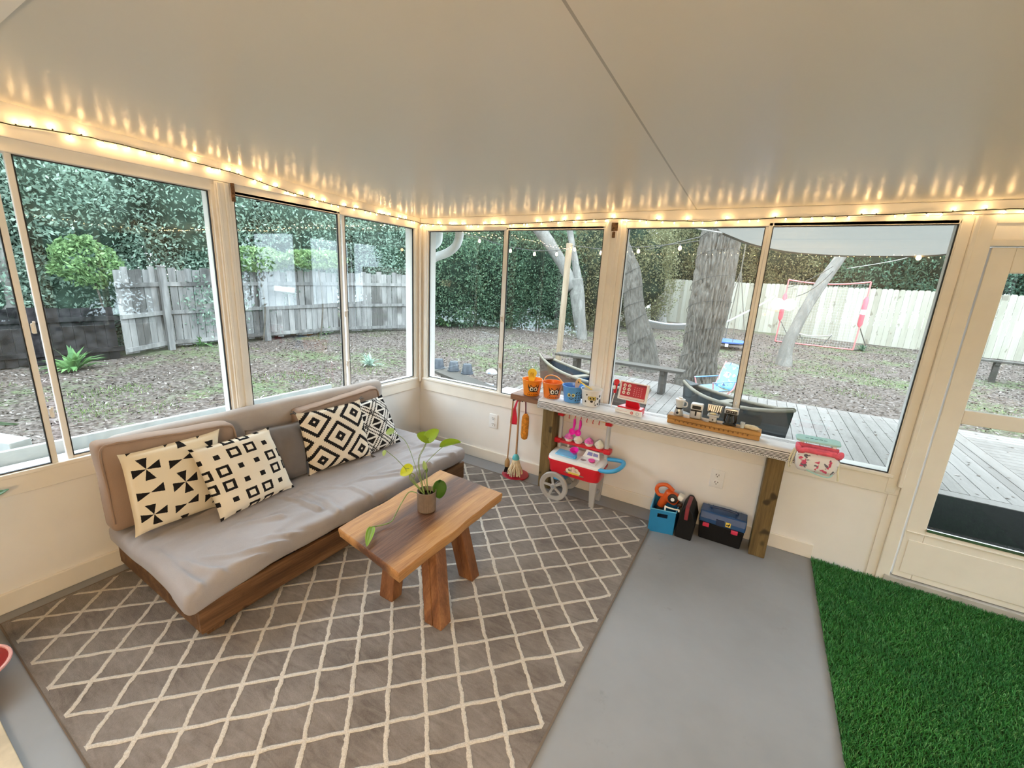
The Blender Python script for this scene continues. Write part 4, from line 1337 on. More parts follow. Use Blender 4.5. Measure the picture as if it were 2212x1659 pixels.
mb.add(v, f); sb = mb.build('fabric_body', FLORAL.m, ds, smooth=True, angle=180); q_ = sb.modifiers.new('thick', 'SOLIDIFY'); q_.thickness = .004
mb = MB(); mb.tube([o_ + RZ @ V((p.x * 1.0, p.y * 1.0 - .03, .795 + .006 * math.sin(k))) for k, p in enumerate(ol) if p.y < .035], .015, 10); mb.build('padded_rim', plain('coral_plush', (.80, .13, .20), .9, var=.12, scale=40, bump=.5), ds, smooth=True)
mb = MB(); mb.prism([o_ + RZ @ V((p.x * 1.08, p.y * .62 + .028, .826 + .006 * (p.y / .06))) for p in ol], (0, 0, .012)); tr = mb.build('tray', AQUA, ds, bevel=.003)
mb = MB()
for k in range(5): mb.bar(o_ + RZ @ V((-.06 + k * .022, .024 + .004 * (k % 2), .8385)), o_ + RZ @ V((-.045 + k * .022, .028, .8385)), .006, .0015)
mb.build('tray_mark', plain('teal_mark', (.14, .34, .38), .4), tr)
for q_ in (-.085, .065): MB().box(o_ + V((q_, .0, .770)), o_ + V((q_ + .02, .05, .828))).build('clip_arm', WHITEP, ds, bevel=.004)
STR = plain('cream_strap', (.75, .72, .55), .7)
for q_, r_ in (([(-.105, -.03, .78), (-.12, -.03, .72), (-.118, -.03, .67), (-.108, -.03, .665)], .006), ([(-.098, -.05, .78), (-.108, -.05, .73), (-.112, -.05, .69)], .005), ([(.095, -.06, .78), (.102, -.07, .72), (.112, -.075, .655)], .005)):
    MB().tube(smooth_path([o_ + V(k_) for k_ in q_], 4), r_, 6).build('strap', STR, ds, smooth=True)
mb = MB(); mb.tube(smooth_path([o_ + V((-.09, -.06, .71)), o_ + V((-.02, -.09, .68)), o_ + V((.06, -.09, .668)), o_ + V((.09, -.06, .69))], 5), .004, 6); mb.build('aqua_trim', AQUA, ds, smooth=True)

# ------------------------------------------------------------------ toy cleaning set on its round stand
c = V((1.20, -.124, 0)); HOOK = plain('dark_red', (.40, .01, .03), .35)
st_ = thing('toy_broom_stand', 'round red stand holding toy cleaning tools by the counter post', 'stand', tuple(c))
MB().lathe([(0, 0), (.112, 0), (.115, .005), (.114, .012), (.09, .020), (.015, .024), (0, .024)], c, 48).build('base', HOOK, st_, smooth=True)
TAN = plain('tan_rod', (.42, .24, .13), .45, var=.1); 
MB().tube([c + V((0, 0, .022)), c + V((0, 0, .685))], .0085, 12).build('pole', TAN, st_, smooth=True)
mb = MB(); mb.lathe([(0, .665), (.02, .665), (.022, .69), (.012, .70), (0, .70)], c, 20); mb.build('hub', HOOK, st_, smooth=True)
mb = MB()
for k in range(4):
    a = -.6 + k * PI / 2; d_ = V((math.cos(a), math.sin(a), 0)); mb.tube(smooth_path([c + V((0, 0, .68)), c + d_ * .035 + V((0, 0, .68)), c + d_ * .055 + V((0, 0, .675)), c + d_ * .06 + V((0, 0, .69))], 4), .005, 8)
mb.build('hook', BLACK, st_, smooth=True)
# mop
p = c + V((.030, -.060, 0)); mo = thing('toy_mop', 'toy string mop with a teal collar on the red stand', 'toy mop', tuple(p))
MB().tube([p + V((-.012, .028, .672)), p + V((0, 0, .20))], .0075, 10).build('handle', TAN, mo, smooth=True)
MB().lathe([(0, .225), (.012, .224), (.026, .205), (.031, .185), (.029, .178), (0, .178)], p, 24).build('collar', plain('teal_collar', (.08, .42, .50), .4), mo, smooth=True)
mb = MB(); yarn = plain('mop_yarn', (.74, .62, .44), .95, var=.15, scale=40)
for k in range(42):
    a = 2 * PI * k / 42 * 2.0; rr_ = random.uniform(.006, .026); ro = random.uniform(.03, .068); z0 = random.uniform(.035, .065)
    d_ = V((math.cos(a), math.sin(a), 0)); w_ = random.uniform(-.4, .4); d2 = V((math.cos(a + w_), math.sin(a + w_), 0))
    mb.tube(smooth_path([p + d_ * rr_ + V((0, 0, .182)), p + d_ * (rr_ * .5 + ro * .45) + V((0, 0, .13)), p + d2 * ro * .9 + V((0, 0, .08)), p + d2 * ro + V((0, 0, z0))], 3), .0048, 5)
mb.build('mop_strings', yarn, mo, smooth=True)
# broom
p = c + V((-.055, -.045, 0)); br_ = thing('toy_broom', 'thin toy broom at the left of the red stand', 'toy broom', tuple(p))
MB().tube([p + V((.01, .02, .672)), p + V((-.004, 0, .15))], .006, 10).build('handle', TAN, br_, smooth=True)
MB().lathe([(0, .155), (.010, .155), (.022, .13), (.022, .085), (0, .085)], p + V((-.004, 0, 0)), 18).build('head', plain('broom_head', (.38, .23, .10), .6), br_, smooth=True)
mb = MB()
for k in range(30): mb.bar(p + V((-.004 + random.uniform(-.016, .016), random.uniform(-.012, .012), .086)), p + V((-.004 + random.uniform(-.022, .022), random.uniform(-.016, .016), .030)), .003, .003)
mb.build('bristles', BLACK, br_)
# red brush / dustpan
p = c + V((-.035, .02, 0)); du = thing('toy_dustpan', 'bright red toy dustpan hanging on the red stand', 'toy dustpan', tuple(p + V((0, 0, .5))))
MB().tube([p + V((.012, -.008, .672)), p + V((.0, -.03, .60))], [.006, .010], 10).build('handle', plain('hot_red', (.75, .02, .10), .35), du, smooth=True)
mb = MB()
def fn(a, b):
    w = .012 + .020 * min(1, b * 1.6); return p + V(((a - .5) * 2 * w - .004 * b, -.032 - .010 * (1 - abs(a - .5) * 2), .60 - .14 * b))
mb.grid(fn, 8, 10); pn2 = mb.build('pan', plain('hot_red2', (.70, .02, .06), .35), du, smooth=True); q_ = pn2.modifiers.new('thick', 'SOLIDIFY'); q_.thickness = .006
# duster
p = c + V((.058, .035, 0)); dd = thing('toy_duster', 'fluffy orange toy duster hanging on the red stand', 'toy duster', tuple(p + V((0, 0, .4))))
MB().tube([p + V((-.012, -.012, .672)), p + V((.0, -.02, .56))], .006, 10).build('handle', plain('plum_rod', (.14, .02, .05), .4), dd, smooth=True)
mb = MB(); prof = [(0, .565), (.014, .562), (.026, .54), (.031, .50), (.030, .42), (.031, .38), (.024, .348), (.010, .338), (0, .337)]
nn = 28; v = []; f = []
for j, (r_, z_) in enumerate(prof):
    for k in range(nn):
        t = 2 * PI * k / nn; q = V((r_ * math.cos(t) * 1.0, r_ * math.sin(t) - .02, z_)); v.append(p + q + V((q.x, q.y + .02, 0)) * .22 * noise.noise(V((math.cos(t) * 6, math.sin(t) * 6, z_ * 70))))
for j in range(len(prof) - 1):
    for k in range(nn): f.append((j * nn + k, j * nn + (k + 1) % nn, (j + 1) * nn + (k + 1) % nn, (j + 1) * nn + k))
mb.add(v, f); mb.build('duster_head', plain('orange_fluff', (.72, .28, .035), .98, var=.25, scale=60, bump=.8, bscale=120), dd, smooth=True, angle=180)

# ------------------------------------------------------------------ toy ice cream cart
GREY = plain('grey_plastic', (.36, .345, .33), .4, var=.04); LGREY = plain('pole_grey', (.52, .54, .56), .3, var=.03); BLUEP = plain('sky_blue_plastic', (.06, .38, .74), .33, var=.03); CREAMP = plain('cream_white', (.84, .81, .74), .45); HOTP = plain('magenta_plastic', (.80, .02, .42), .33); YEL = plain('amber_plastic', (.75, .42, .05), .35)
cx0, cx1, cy0, cy1 = 1.555, 1.985, -.285, -.085
ca = thing('toy_ice_cream_cart', 'red toy ice cream cart with grey wheels standing under the counter', 'toy cart', ((cx0 + cx1) / 2, (cy0 + cy1) / 2, 0))
o_ = V(((cx0 + cx1) / 2, (cy0 + cy1) / 2, 0)); hx, hy = (cx1 - cx0) / 2, (cy1 - cy0) / 2
ol = rr_outline(hx, hy, .05, 6); NN = len(ol)
lev = [(.90, .86, .205), (.93, .90, .215), (.985, .97, .30), (1.02, 1.04, .302), (1.02, 1.04, .316)]
v = [o_ + V((p.x * a, p.y * b, z_)) for a, b, z_ in lev for p in ol]
f = [(j * NN + k, j * NN + (k + 1) % NN, (j + 1) * NN + (k + 1) % NN, (j + 1) * NN + k) for j in range(len(lev) - 1) for k in range(NN)] + [tuple(range(NN))[::-1], tuple((len(lev) - 1) * NN + k for k in range(NN))]
MB().add(v, f).build('tub', RED, ca, smooth=True, angle=40)
lev = [(1.0, 1.0, .316), (1.01, 1.02, .322), (.99, .98, .345), (.96, .93, .35)]
v = [o_ + V((p.x * a, p.y * b, z_ + .012 * (p.y / hy))) for a, b, z_ in lev for p in ol]
f = [(j * NN + k, j * NN + (k + 1) % NN, (j + 1) * NN + (k + 1) % NN, (j + 1) * NN + k) for j in range(len(lev) - 1) for k in range(NN)] + [tuple(range(NN))[::-1], tuple((len(lev) - 1) * NN + k for k in range(NN))]
MB().add(v, f).build('counter_top', WHITEP, ca, smooth=True, angle=40)
TZ = .352
mb = MB(); mb.prism([o_ + V((x_, y_, TZ + y_ * .1)) for x_, y_ in ((-.165, -.062), (-.01, -.072), (.002, -.03), (-.02, .02), (-.165, .03))], (0, 0, .008)); mb.build('sink_tray', plain('pale_blue', (.18, .50, .80), .35), ca, bevel=.003)
mb = MB(); mb.box(o_ + V((-.012, -.072, TZ - .004)), o_ + V((.008, -.035, TZ + .018))); mb.build('tap_block', BLUEP, ca, bevel=.004)
mb = MB(); mb.prism([o_ + V(q) for q in ((.025, -.085, TZ - .006), (.165, -.085, TZ - .006), (.165, .02, TZ), (.025, .02, TZ))], (0, 0, .004))
mb.prism([o_ + V(q) for q in ((.03, .012, TZ), (.165, .012, TZ), (.155, .025, TZ + .052), (.055, .025, TZ + .056))], (0, .012, 0)); mb.build('till', WHITEP, ca, bevel=.003)
mb = MB(); mb.prism([o_ + V(q) for q in ((.065, .0135, TZ + .022), (.105, .0135, TZ + .022), (.105, .0225, TZ + .045), (.072, .0225, TZ + .046))], (0, -.003, 0)); mb.prism([o_ + V(q) for q in ((.113, .0135, TZ + .022), (.15, .0135, TZ + .022), (.148, .0225, TZ + .04), (.113, .0225, TZ + .044))], (0, -.003, 0)); mb.build('till_display', plain('violet_print', (.20, .20, .48), .4), ca)
for xx in (.062, .128):
    mb = MB(); mb.prism([o_ + V((xx + math.cos(2 * PI * k / 16) * .022, -.045 + math.sin(2 * PI * k / 16) * .022, TZ - .001)) for k in range(16)], (0, 0, .002)); mb.build('well', plain('well_shadow', (.34, .26, .26), .5), ca)
# ice cream sticker on the front
def sticker(x_, z_):
    t = (z_ - .215) / .085; return o_ + V((x_, -hy * (.90 + .07 * t) - .0022 - .0015, z_))
mb = MB(); cen = sticker(.012, .258)
def blob(mb, x_, z_, r_, off=0.0):
    mb.prism([sticker(x_ + r_ * math.cos(2 * PI * k / 18), z_ + r_ * math.sin(2 * PI * k / 18)) - V((0, off, 0)) for k in range(18)], (0, .0008, 0))
for x_, z_, r_ in ((-.034, .258, .019), (-.017, .272, .018), (.008, .280, .018), (.032, .272, .018), (.046, .257, .018), (.006, .258, .024)): blob(mb, x_, z_, r_)
mb.build('ice_cream_sticker', plain('sticker_cream', (.82, .68, .52), .4), ca)
mb = MB(); blob(mb, .008, .272, .012, .001); mb.build('sticker_scoop', plain('sticker_pink', (.82, .52, .50), .4), ca)
mb = MB(); mb.prism([sticker(-.032, .236) - V((0, .001, 0)), sticker(.056, .236) - V((0, .001, 0)), sticker(.05, .250) - V((0, .001, 0)), sticker(-.028, .250) - V((0, .001, 0))], (0, .0008, 0)); mb.build('sticker_band', plain('sticker_yellow', (.78, .56, .08), .4), ca)
SRB = plain('sticker_dark', (.22, .16, .12), .4)
for q_ in ([(-.068, .237), (-.034, .233), (-.03, .243), (-.064, .244)], [(.058, .233), (.09, .233), (.094, .241), (.054, .244)]): MB().prism([sticker(*k_) for k_ in q_], (0, .0008, 0)).build('sticker_ribbon', SRB, ca)
for y_ in (-.318, -.082):                                            # spoked wheels
    w_ = thing('wheel', '', '') if 0 else None
    c = V((1.645, y_, .1155))
    mb = MB(); mb.lathe([(.095, -.011), (.110, -.013), (.1155, -.008), (.1155, .008), (.110, .013), (.095, .011)], c, 48, axis=(0, 1, 0), closed=True)
    mb.lathe([(.078, -.006), (.096, -.009), (.096, .009), (.078, .006)], c, 48, axis=(0, 1, 0), closed=True)
    wh = mb.build('wheel', GREY, ca, smooth=True, angle=40)
    for k in range(5):
        a = PI / 2 + .25 + 2 * PI * k / 5; d_ = V((math.cos(a), 0, math.sin(a))); m2 = MB(); m2.bar(c + d_ * .018, c + d_ * .082, .020, .010, up=(0, 1, 0)); m2.build('spoke', GREY, wh, bevel=.003)
    MB().lathe([(0, -.015), (.018, -.014), (.024, -.008), (.024, .010), (0, .012)], c, 24, axis=(0, 1, 0)).build('hub', GREY, wh, smooth=True)
    MB().lathe([(0, .0125), (.012, .0125), (.012, .016), (0, .016)] if y_ < -.2 else [(0, -.016), (.012, -.016), (.012, -.013), (0, -.013)], c + V((0, -.029 if y_ < -.2 else 0, 0)), 16, axis=(0, 1, 0)).build('hub_cap', plain('hub_grey', (.25, .28, .32), .4), wh, smooth=True)
MB().tube([V((1.645, -.30, .1155)), V((1.645, -.09, .1155))], .008, 10).build('axle', GREY, ca, smooth=True)
mb = MB(); mb.box((1.60, -.235, .13), (1.69, -.13, .206)); mb.build('axle_block', BLUEP, ca, bevel=.005)
for y_ in (-.272, -.125):
    mb = MB(); mb.prism([(1.905, y_, .21), (1.965, y_, .21), (1.955, y_, .002), (1.92, y_, .002)], (0, .024, 0)); mb.build('leg', GREY, ca, bevel=.004)
mb = MB(); mb.box((1.915, -.25, .075), (1.95, -.124, .10)); mb.build('leg_brace', GREY, ca, bevel=.003)
mb = MB(); mb.tube(smooth_path([V((1.965, -.262, .318)), V((2.03, -.268, .327)), V((2.085, -.255, .345)), V((2.112, -.20, .362)), V((2.105, -.13, .368)), V((2.05, -.105, .362)), V((1.97, -.108, .352))], 6), .0155, 12); mb.build('push_handle', BLUEP, ca, smooth=True)
for x_ in (1.578, 1.962):
    mb = MB(); mb.tube([V((x_, -.112, .345)), V((x_, -.112, .625))], .0155, 14); pl = mb.build('pole', LGREY, ca, smooth=True, angle=40)
    MB().box((x_ - .024, -.136, .618), (x_ + .024, -.088, .672)).build('pole_cap', RED, pl, bevel=.004)
mb = MB(); mb.prism([V((1.60, -.118, .642)) + V((.338 * k / 16, 0, .018 * math.sin(PI * k / 16))) for k in range(17)] + [V((1.60, -.118, .632)) + V((.338 * k / 16, 0, .012 * math.sin(PI * k / 16))) for k in range(16, -1, -1)], (0, .014, 0)); mb.build('arch_bar', YEL, ca, bevel=.002)
mb = MB()
for k in range(6):
    x_ = 1.65 + k * .048; mb.tube(smooth_path([V((x_, -.12, .640)), V((x_, -.132, .63)), V((x_, -.134, .616)), V((x_, -.126, .612))], 3), .003, 6)
mb.build('hook', RED, ca, smooth=True)
mb = MB(); mb.rbox((1.548, -.142, .402), (1.992, -.082, .424), .010, 3); sh = mb.build('cone_shelf', RED, ca, smooth=True)
for x_ in (1.567, 1.973):
    MB().rbox((x_ - .028, -.146, .396), (x_ + .028, -.078, .436), .012, 3).build('shelf_bracket', RED, sh, smooth=True)
swirl = plain('vanilla_swirl', (.84, .80, .66), .55); straw = plain('strawberry_swirl', (.86, .16, .50), .5, var=.3, scale=60)
for k, (x_, nm) in enumerate(((1.655, 'pink toy cone at the left end of the cart shelf'), (1.735, 'white toy cone second from the left on the cart shelf'), (1.822, 'pink toy cone second from the right on the cart shelf'), (1.905, 'white toy cone at the right end of the cart shelf'))):
    q = V((x_, -.112, .425)); ic = thing('toy_ice_cream', nm, 'toy ice cream', tuple(q), 'toy ice cream cones on the cart shelf')
    MB().lathe([(0, -.05), (.006, -.05), (.011, -.003), (.0, -.003)], q, 16).build('cone', CREAMP, ic, smooth=True)
    MB().lathe([(0, .0002), (.024, .0002), (.033, .014), (.034, .022), (.030, .024), (0, .02)], q, 24).build('cup', CREAMP, ic, smooth=True)
    mb = MB(); prof = [(0, .018), (.030, .020), (.035, .028), (.028, .042), (.016, .054), (.006, .064), (0, .066)]; nn = 24; v = []; f = []
    for j, (r_, z_) in enumerate(prof):
        for i in range(nn):
            t = 2 * PI * i / nn; r2 = r_ * (1 + .12 * math.sin(5 * t + z_ * 90)); v.append(q + V((r2 * math.cos(t), r2 * math.sin(t), z_)))
    for j in range(len(prof) - 1):
        for i in range(nn): f.append((j * nn + i, j * nn + (i + 1) % nn, (j + 1) * nn + (i + 1) % nn, (j + 1) * nn + i))
    mb.add(v, f); mb.build('swirl', straw if k % 2 == 0 else swirl, ic, smooth=True, angle=180)
for k, x_ in enumerate((1.697, 1.745)):
    q = V((x_, -.134, .614)); sp = thing('toy_scoop', 'magenta toy ice cream scoop hanging on the %s hook of the cart' % ('left' if k == 0 else 'right'), 'toy scoop', tuple(q), 'magenta toy scoops hanging on the cart')
    mb = MB(); mb.tube(smooth_path([q + V((0, 0, .004)), q + V((.002, 0, -.03)), q + V((-.001, 0, -.06)), q + V((-.007, 0, -.085))], 5), [.0085, .009, .0095, .0100, .0105, .0105, .0105, .0100, .0095, .009, .0085, .008, .0075, .007, .007, .007][:16], 10); mb.build('handle', HOTP, sp, smooth=True)
    mb = MB(); mb.lathe([(0, -.014), (.014, -.012), (.023, -.003), (.026, .006), (.023, .006), (.012, -.006), (0, -.008)], q + V((-.009, -.004, -.098)), 22, axis=(0, -1, .15)); mb.build('bowl', HOTP, sp, smooth=True)
q = o_ + V((-.032, .004, TZ + .012)); tb2 = MB(); tb2.lathe([(0, 0), (.016, 0), (.032, .03), (.034, .034), (.029, .034), (.014, .006), (0, .005)], q, 28, axis=(0, -.45, 1))
tag(tb2.build('toy_dish', HOTP, smooth=True), 'magenta toy dish on the blue tray of the cart', 'toy dish')
q = o_ + V((.125, -.045, TZ + .003)); tb2 = MB(); tb2.lathe([(0, 0), (.020, 0), (.027, .012), (.020, .016), (0, .013)], q, 22)
tag(tb2.build('toy_dish', PINK, smooth=True), 'small pink toy dish in the till well of the cart', 'toy dish')

# ------------------------------------------------------------------ bin, leaf blower, tool case, toolbox
BINB = plain('blue_bin', (.012, .19, .42), .45, var=.05); NAVY = plain('navy_inside', (.012, .05, .13), .5)
bi = thing('storage_bin', 'blue fabric storage bin with a leaf blower toy in it, under the counter', 'bin', (2.44, -.18, 0))
t_ = .006
def wallp(a, b, z0, z1, inn): 
    a, b = V(a), V(b); d_ = (b - a); nn_ = V((-d_.y, d_.x, 0)).normalized() * t_
    return MB().prism([a + V((0, 0, z0)), b + V((0, 0, z0)), b + V((0, 0, z1)), a + V((0, 0, z1))], nn_)
BA, BB_, BC, BD = V((2.365, -.305, 0)), V((2.525, -.268, 0)), V((2.522, -.04, 0)), V((2.345, -.06, 0))
mb = MB()
for a, b in ((BA, BB_), (BB_, BC), (BC, BD), (BD, BA)):
    d_ = (b - a).normalized(); nn_ = V((-d_.y, d_.x, 0)) * t_
    if (a, b) == (BA, BB_):                                          # front panel with a slot handle
        L_ = (b - a).length
        for (s0, s1, z0, z1) in ((0, .30, .0, .168), (.70, 1, 0, .168), (.30, .70, 0, .112), (.30, .70, .142, .168)):
            mb.prism([a.lerp(b, s0) + V((0, 0, z0)), a.lerp(b, s1) + V((0, 0, z0)), a.lerp(b, s1) + V((0, 0, z1)), a.lerp(b, s0) + V((0, 0, z1))], nn_)
    else: mb.prism([a, b, b + V((0, 0, .168)), a + V((0, 0, .168))], nn_)
mb.prism([BA + V((.004, .004, .001)), BB_ + V((-.004, .004, .001)), BC + V((-.004, -.004, .001)), BD + V((.004, -.004, .001))], (0, 0, .006)); mb.build('bin_body', BINB, bi)
mb = MB(); mb.prism([BA + V((.012, .014, .008)), BB_ + V((-.012, .012, .008)), BC + V((-.012, -.012, .008)), BD + V((.012, -.012, .008))], (0, 0, .05)); mb.build('lining', NAVY, bi)
mb = MB(); P_ = [BA, BB_, BC, BD]; mb.tube([p + V((0, 0, .168)) for p in P_], .0045, 8, closed=True); mb.build('rim', plain('light_blue_trim', (.10, .42, .66), .5), bi, smooth=True)
mb = MB(); mb.tube(smooth_path([V((2.452, -.262, .155)), V((2.450, -.262, .19)), V((2.456, -.258, .186)), V((2.50, -.252, .182)), V((2.535, -.240, .180)), V((2.538, -.245, .168))], 4), .0055, 8)
tag(mb.build('toy_hanger', CREAMP, smooth=True), 'cream plastic toy hook hanging over the rim of the blue bin', 'toy hook')
ORB = plain('blower_orange', (.62, .10, .015), .35, var=.06)
lb = thing('toy_leaf_blower', 'orange toy leaf blower standing nozzle down in the blue bin', 'toy leaf blower', (2.44, -.16, .01))
o_ = V((2.455, -.155, .215))
mb = MB(); mb.rbox(o_ + V((-.042, -.034, -.036)), o_ + V((.062, .034, .05)), .026, 4, fn=soft(.004, 14, 6)); mb.turn(roty(.35), o_); mb.build('housing', ORB, lb, smooth=True, angle=180)
mb = MB(); mb.tube(smooth_path([o_ + V((.02, 0, .052)), o_ + V((-.03, 0, .082)), o_ + V((-.078, 0, .066)), o_ + V((-.092, 0, .03)), o_ + V((-.072, 0, -.002)), o_ + V((-.03, 0, .0))], 6), .0135, 12); mb.build('handle', ORB, lb, smooth=True)
mb = MB(); mb.tube([o_ + V((-.022, 0, -.01)), o_ + V((-.045, 0, -.06)), o_ + V((-.052, 0, -.082))], [.03, .026, .025], 16); mb.build('neck', ORB, lb, smooth=True)
mb = MB(); mb.tube([o_ + V((-.051, 0, -.078)), o_ + V((-.074, 0, -.15))], [.022, .026], 16); mb.build('nozzle', plain('dark_grey_plastic', (.06, .06, .065), .45), lb, smooth=True)
mb = MB(); mb.lathe([(0, .012), (.016, .012), (.018, .006), (.030, .004), (.034, -.006), (0, -.006)], o_ + V((.026, -.036, .008)), 28, axis=(.1, -1, .1)); fan = mb.build('intake', BLACK, lb, smooth=True)
MB().lathe([(0, .0128), (.0125, .0128), (.0125, .0145), (0, .0145)], o_ + V((.026, -.036, .008)), 16, axis=(.1, -1, .1)).build('intake_badge', WHITEP, fan)
MB().rbox(o_ + V((.042, -.03, .028)), o_ + V((.078, .03, .062)), .006, 2).turn(roty(.35), o_).build('top_cap', CREAMP, lb, smooth=True)
MB().rbox(o_ + V((.062, -.022, -.03)), o_ + V((.098, .022, .004)), .012, 3).turn(roty(.3), o_).build('rear_grip', plain('brown_black', (.05, .02, .015), .4), lb, smooth=True)
# black tool case standing on edge
tc_ = thing('tool_case', 'black case with a dark red handle standing between bin and toolbox', 'tool case', (2.59, -.16, 0))
mb = MB(); mb.prism([V((2.535, -.275, .0)), V((2.640, -.275, .0)), V((2.648, -.275, .12)), V((2.628, -.272, .19)), V((2.60, -.268, .232)), V((2.575, -.268, .232)), V((2.552, -.272, .19)), V((2.538, -.275, .10))], (0, .21, 0)); mb.build('case_body', plain('case_black', (.004, .004, .0045), .6, .25), tc_, bevel=.008, seg=3)
mb = MB(); mb.rbox((2.578, -.283, .145), (2.602, -.272, .235), .004, 2); mb.rbox((2.578, -.275, .228), (2.602, -.10, .240), .004, 2); mb.build('handle', plain('maroon_rubber', (.20, .02, .03), .5), tc_, smooth=True)
# toolbox
tx = thing('toolbox', 'toolbox with a blue lid and red latches on the floor beside the counter post', 'toolbox', (2.80, -.10, 0))
Tb = plain('toolbox_blue', (.012, .062, .19), .4, var=.05)
mb = MB(); mb.prism([V((2.675, -.185, 0)), V((2.925, -.185, 0)), V((2.935, -.19, .125)), V((2.665, -.19, .125))], (0, .155, 0)); mb.build('tray_body', plain('toolbox_black', (.004, .004, .005), .6, .25), tx, bevel=.008, seg=3)
mb = MB(); mb.prism([V((2.662, -.193, .126)), V((2.662, -.193, .158)), V((2.664, -.170, .198)), V((2.664, -.055, .198)), V((2.662, -.030, .165)), V((2.662, -.030, .126))], (.276, 0, 0)); ld = mb.build('lid', Tb, tx, bevel=.008, seg=3)
mb = MB(); mb.box((2.765, -.1955, .128), (2.815, -.185, .168)); mb.build('lid_recess', plain('recess_navy', (.006, .02, .07), .5), ld)
mb = MB()
for x_ in (2.70, 2.73, 2.83, 2.87, 2.90): mb.bar((x_, -.165, .1995), (x_, -.06, .1995), .006, .004)
mb.build('lid_ribs', Tb, ld)
mb = MB(); mb.tube(smooth_path([V((2.72, -.11, .200)), V((2.73, -.11, .212)), V((2.80, -.11, .216)), V((2.87, -.11, .212)), V((2.88, -.11, .200))], 5), .008, 8); mb.build('carry_handle', plain('navy_handle', (.008, .03, .10), .45), tx, smooth=True)
mb = MB(); mb.box((2.822, -.1965, .138), (2.852, -.1925, .168)); lb_ = mb.build('yellow_label', plain('label_yellow', (.78, .58, .10), .4), ld)
mb = MB(); mb.bar((2.826, -.1972, .150), (2.848, -.1972, .157), .005, .0012, up=(0, 1, 0)); mb.bar((2.838, -.1972, .142), (2.846, -.1972, .164), .004, .0012, up=(0, 1, 0)); mb.build('label_mark', EYEK, lb_)
for x_ in (2.695, 2.865):
    MB().rbox((x_ - .006, -.203, .100), (x_ + .034, -.190, .128), .004, 2).build('latch', plain('latch_red', (.55, .03, .08), .35), tx, smooth=True)
# ================================================================== STRING LIGHTS
WIRE = plain('green_wire', (.025, .03, .018), .5, .3)
SOCK = plain('bulb_socket', (.05, .055, .03), .5, .3)


def emis(name, col, k):
    m = bpy.data.materials.new(name); m.use_nodes = True; nt = m.node_tree; b = nt.nodes['Principled BSDF']
    b.inputs['Base Color'].default_value = (*col, 1); b.inputs['Emission Color'].default_value = (*col, 1); b.inputs['Emission Strength'].default_value = k
    return m


BULB = emis('warm_bulb', (1.0, .62, .26), 75.0)
FIL = emis('edison_glow', (1.0, .62, .26), 26.0)

# one bulb mesh shared by all
def bulb_mesh():
    mb = MB(); mb.lathe([(0, 0), (.0026, 0), (.0036, .004), (.0030, .009), (.0012, .013), (0, .0145)], (0, 0, 0), 8)
    o = mb.build('bulb', BULB, smooth=True); me = o.data; COL.objects.unlink(o); bpy.data.objects.remove(o); return me


BM = bulb_mesh()


def strand(name, label, path, spacing, out, group, maxparts=100, jit=.012):
    """wire through path; bulbs alternate up and down, leaning towards `out` (into the room)"""
    t = thing(name, label, 'string lights', tuple(path[0]), group)
    pts = smooth_path(path, 8)
    pts = [p + V((0, 0, random.uniform(-.0015, .0015))) for p in pts]
    MB().tube(pts, .0026, 6).build('wire', WIRE, t, smooth=True)
    L = [0]
    for a, b in zip(pts[:-1], pts[1:]): L.append(L[-1] + (b - a).length)
    n = int(L[-1] / spacing); out = V(out); inv = WORLD[t.name].inverted(); k0 = 0
    socks = MB()
    for k in range(n):
        s = (k + .5 + random.uniform(-.28, .28)) * spacing
        while k0 < len(L) - 2 and L[k0 + 1] < s: k0 += 1
        p = pts[k0].lerp(pts[k0 + 1], max(0, min(1, (s - L[k0]) / max(1e-6, L[k0 + 1] - L[k0])))); al = (pts[k0 + 1] - pts[k0]).normalized()
        up = random.random() < .32
        d = (V((0, 0, 1 if up else -1)) + out * random.uniform(.5, 1.1) + al * random.uniform(-.7, .7)).normalized()
        socks.tube([p, p + d * .011], .0030, 6)
        o = bpy.data.objects.new('bulb', BM); COL.objects.link(o); o.parent = t
        o.matrix_local = inv @ (Matrix.Translation(p + d * .0105) @ V((0, 0, 1)).rotation_difference(d).to_matrix().to_4x4())
    socks.build('bulb_sockets', SOCK, t)
    return t


off = .032
GRPS = 'warm fairy light strings along the window tops'
strand('string_lights', 'warm fairy lights on a dark wire along the top of the left windows', [V((off, y, z)) for y, z in ((-3.6, 2.17), (-3.0, 2.145), (-2.70, 2.138), (-2.481, 2.134), (-2.30, 2.15), (-2.18, 2.155), (-1.9, 2.152), (-1.595, 2.142), (-1.3, 2.11), (-.986, 2.085), (-.7, 2.088), (-.4, 2.086), (-.1, 2.083), (-.035, 2.078))], .056, (1, 0, 0), GRPS)
strand('string_lights', 'warm fairy lights on a dark wire along the top of the right windows', [V((x, -off, z)) for x, z in ((.036, 2.076), (.15, 2.068), (.30, 2.06), (.483, 2.055), (.969, 2.055), (1.4, 2.068), (1.70, 2.075), (1.86, 2.076), (2.1, 2.058), (2.33, 2.05), (2.6, 2.052), (2.833, 2.060), (3.1, 2.062), (3.526, 2.070), (3.768, 2.077), (4.2, 2.07), (4.8, 2.08), (5.1, 2.08))], .060, (0, -1, 0), GRPS)
strand('string_lights', 'warm fairy lights along the end wall, seen only mirrored in the glass', [V((XE - .03, y, z)) for y, z in ((-.05, 2.075), (-1.0, 2.07), (-2.0, 2.08), (-3.0, 2.07), (-4.2, 2.08))], .075, (-1, 0, 0), GRPS)
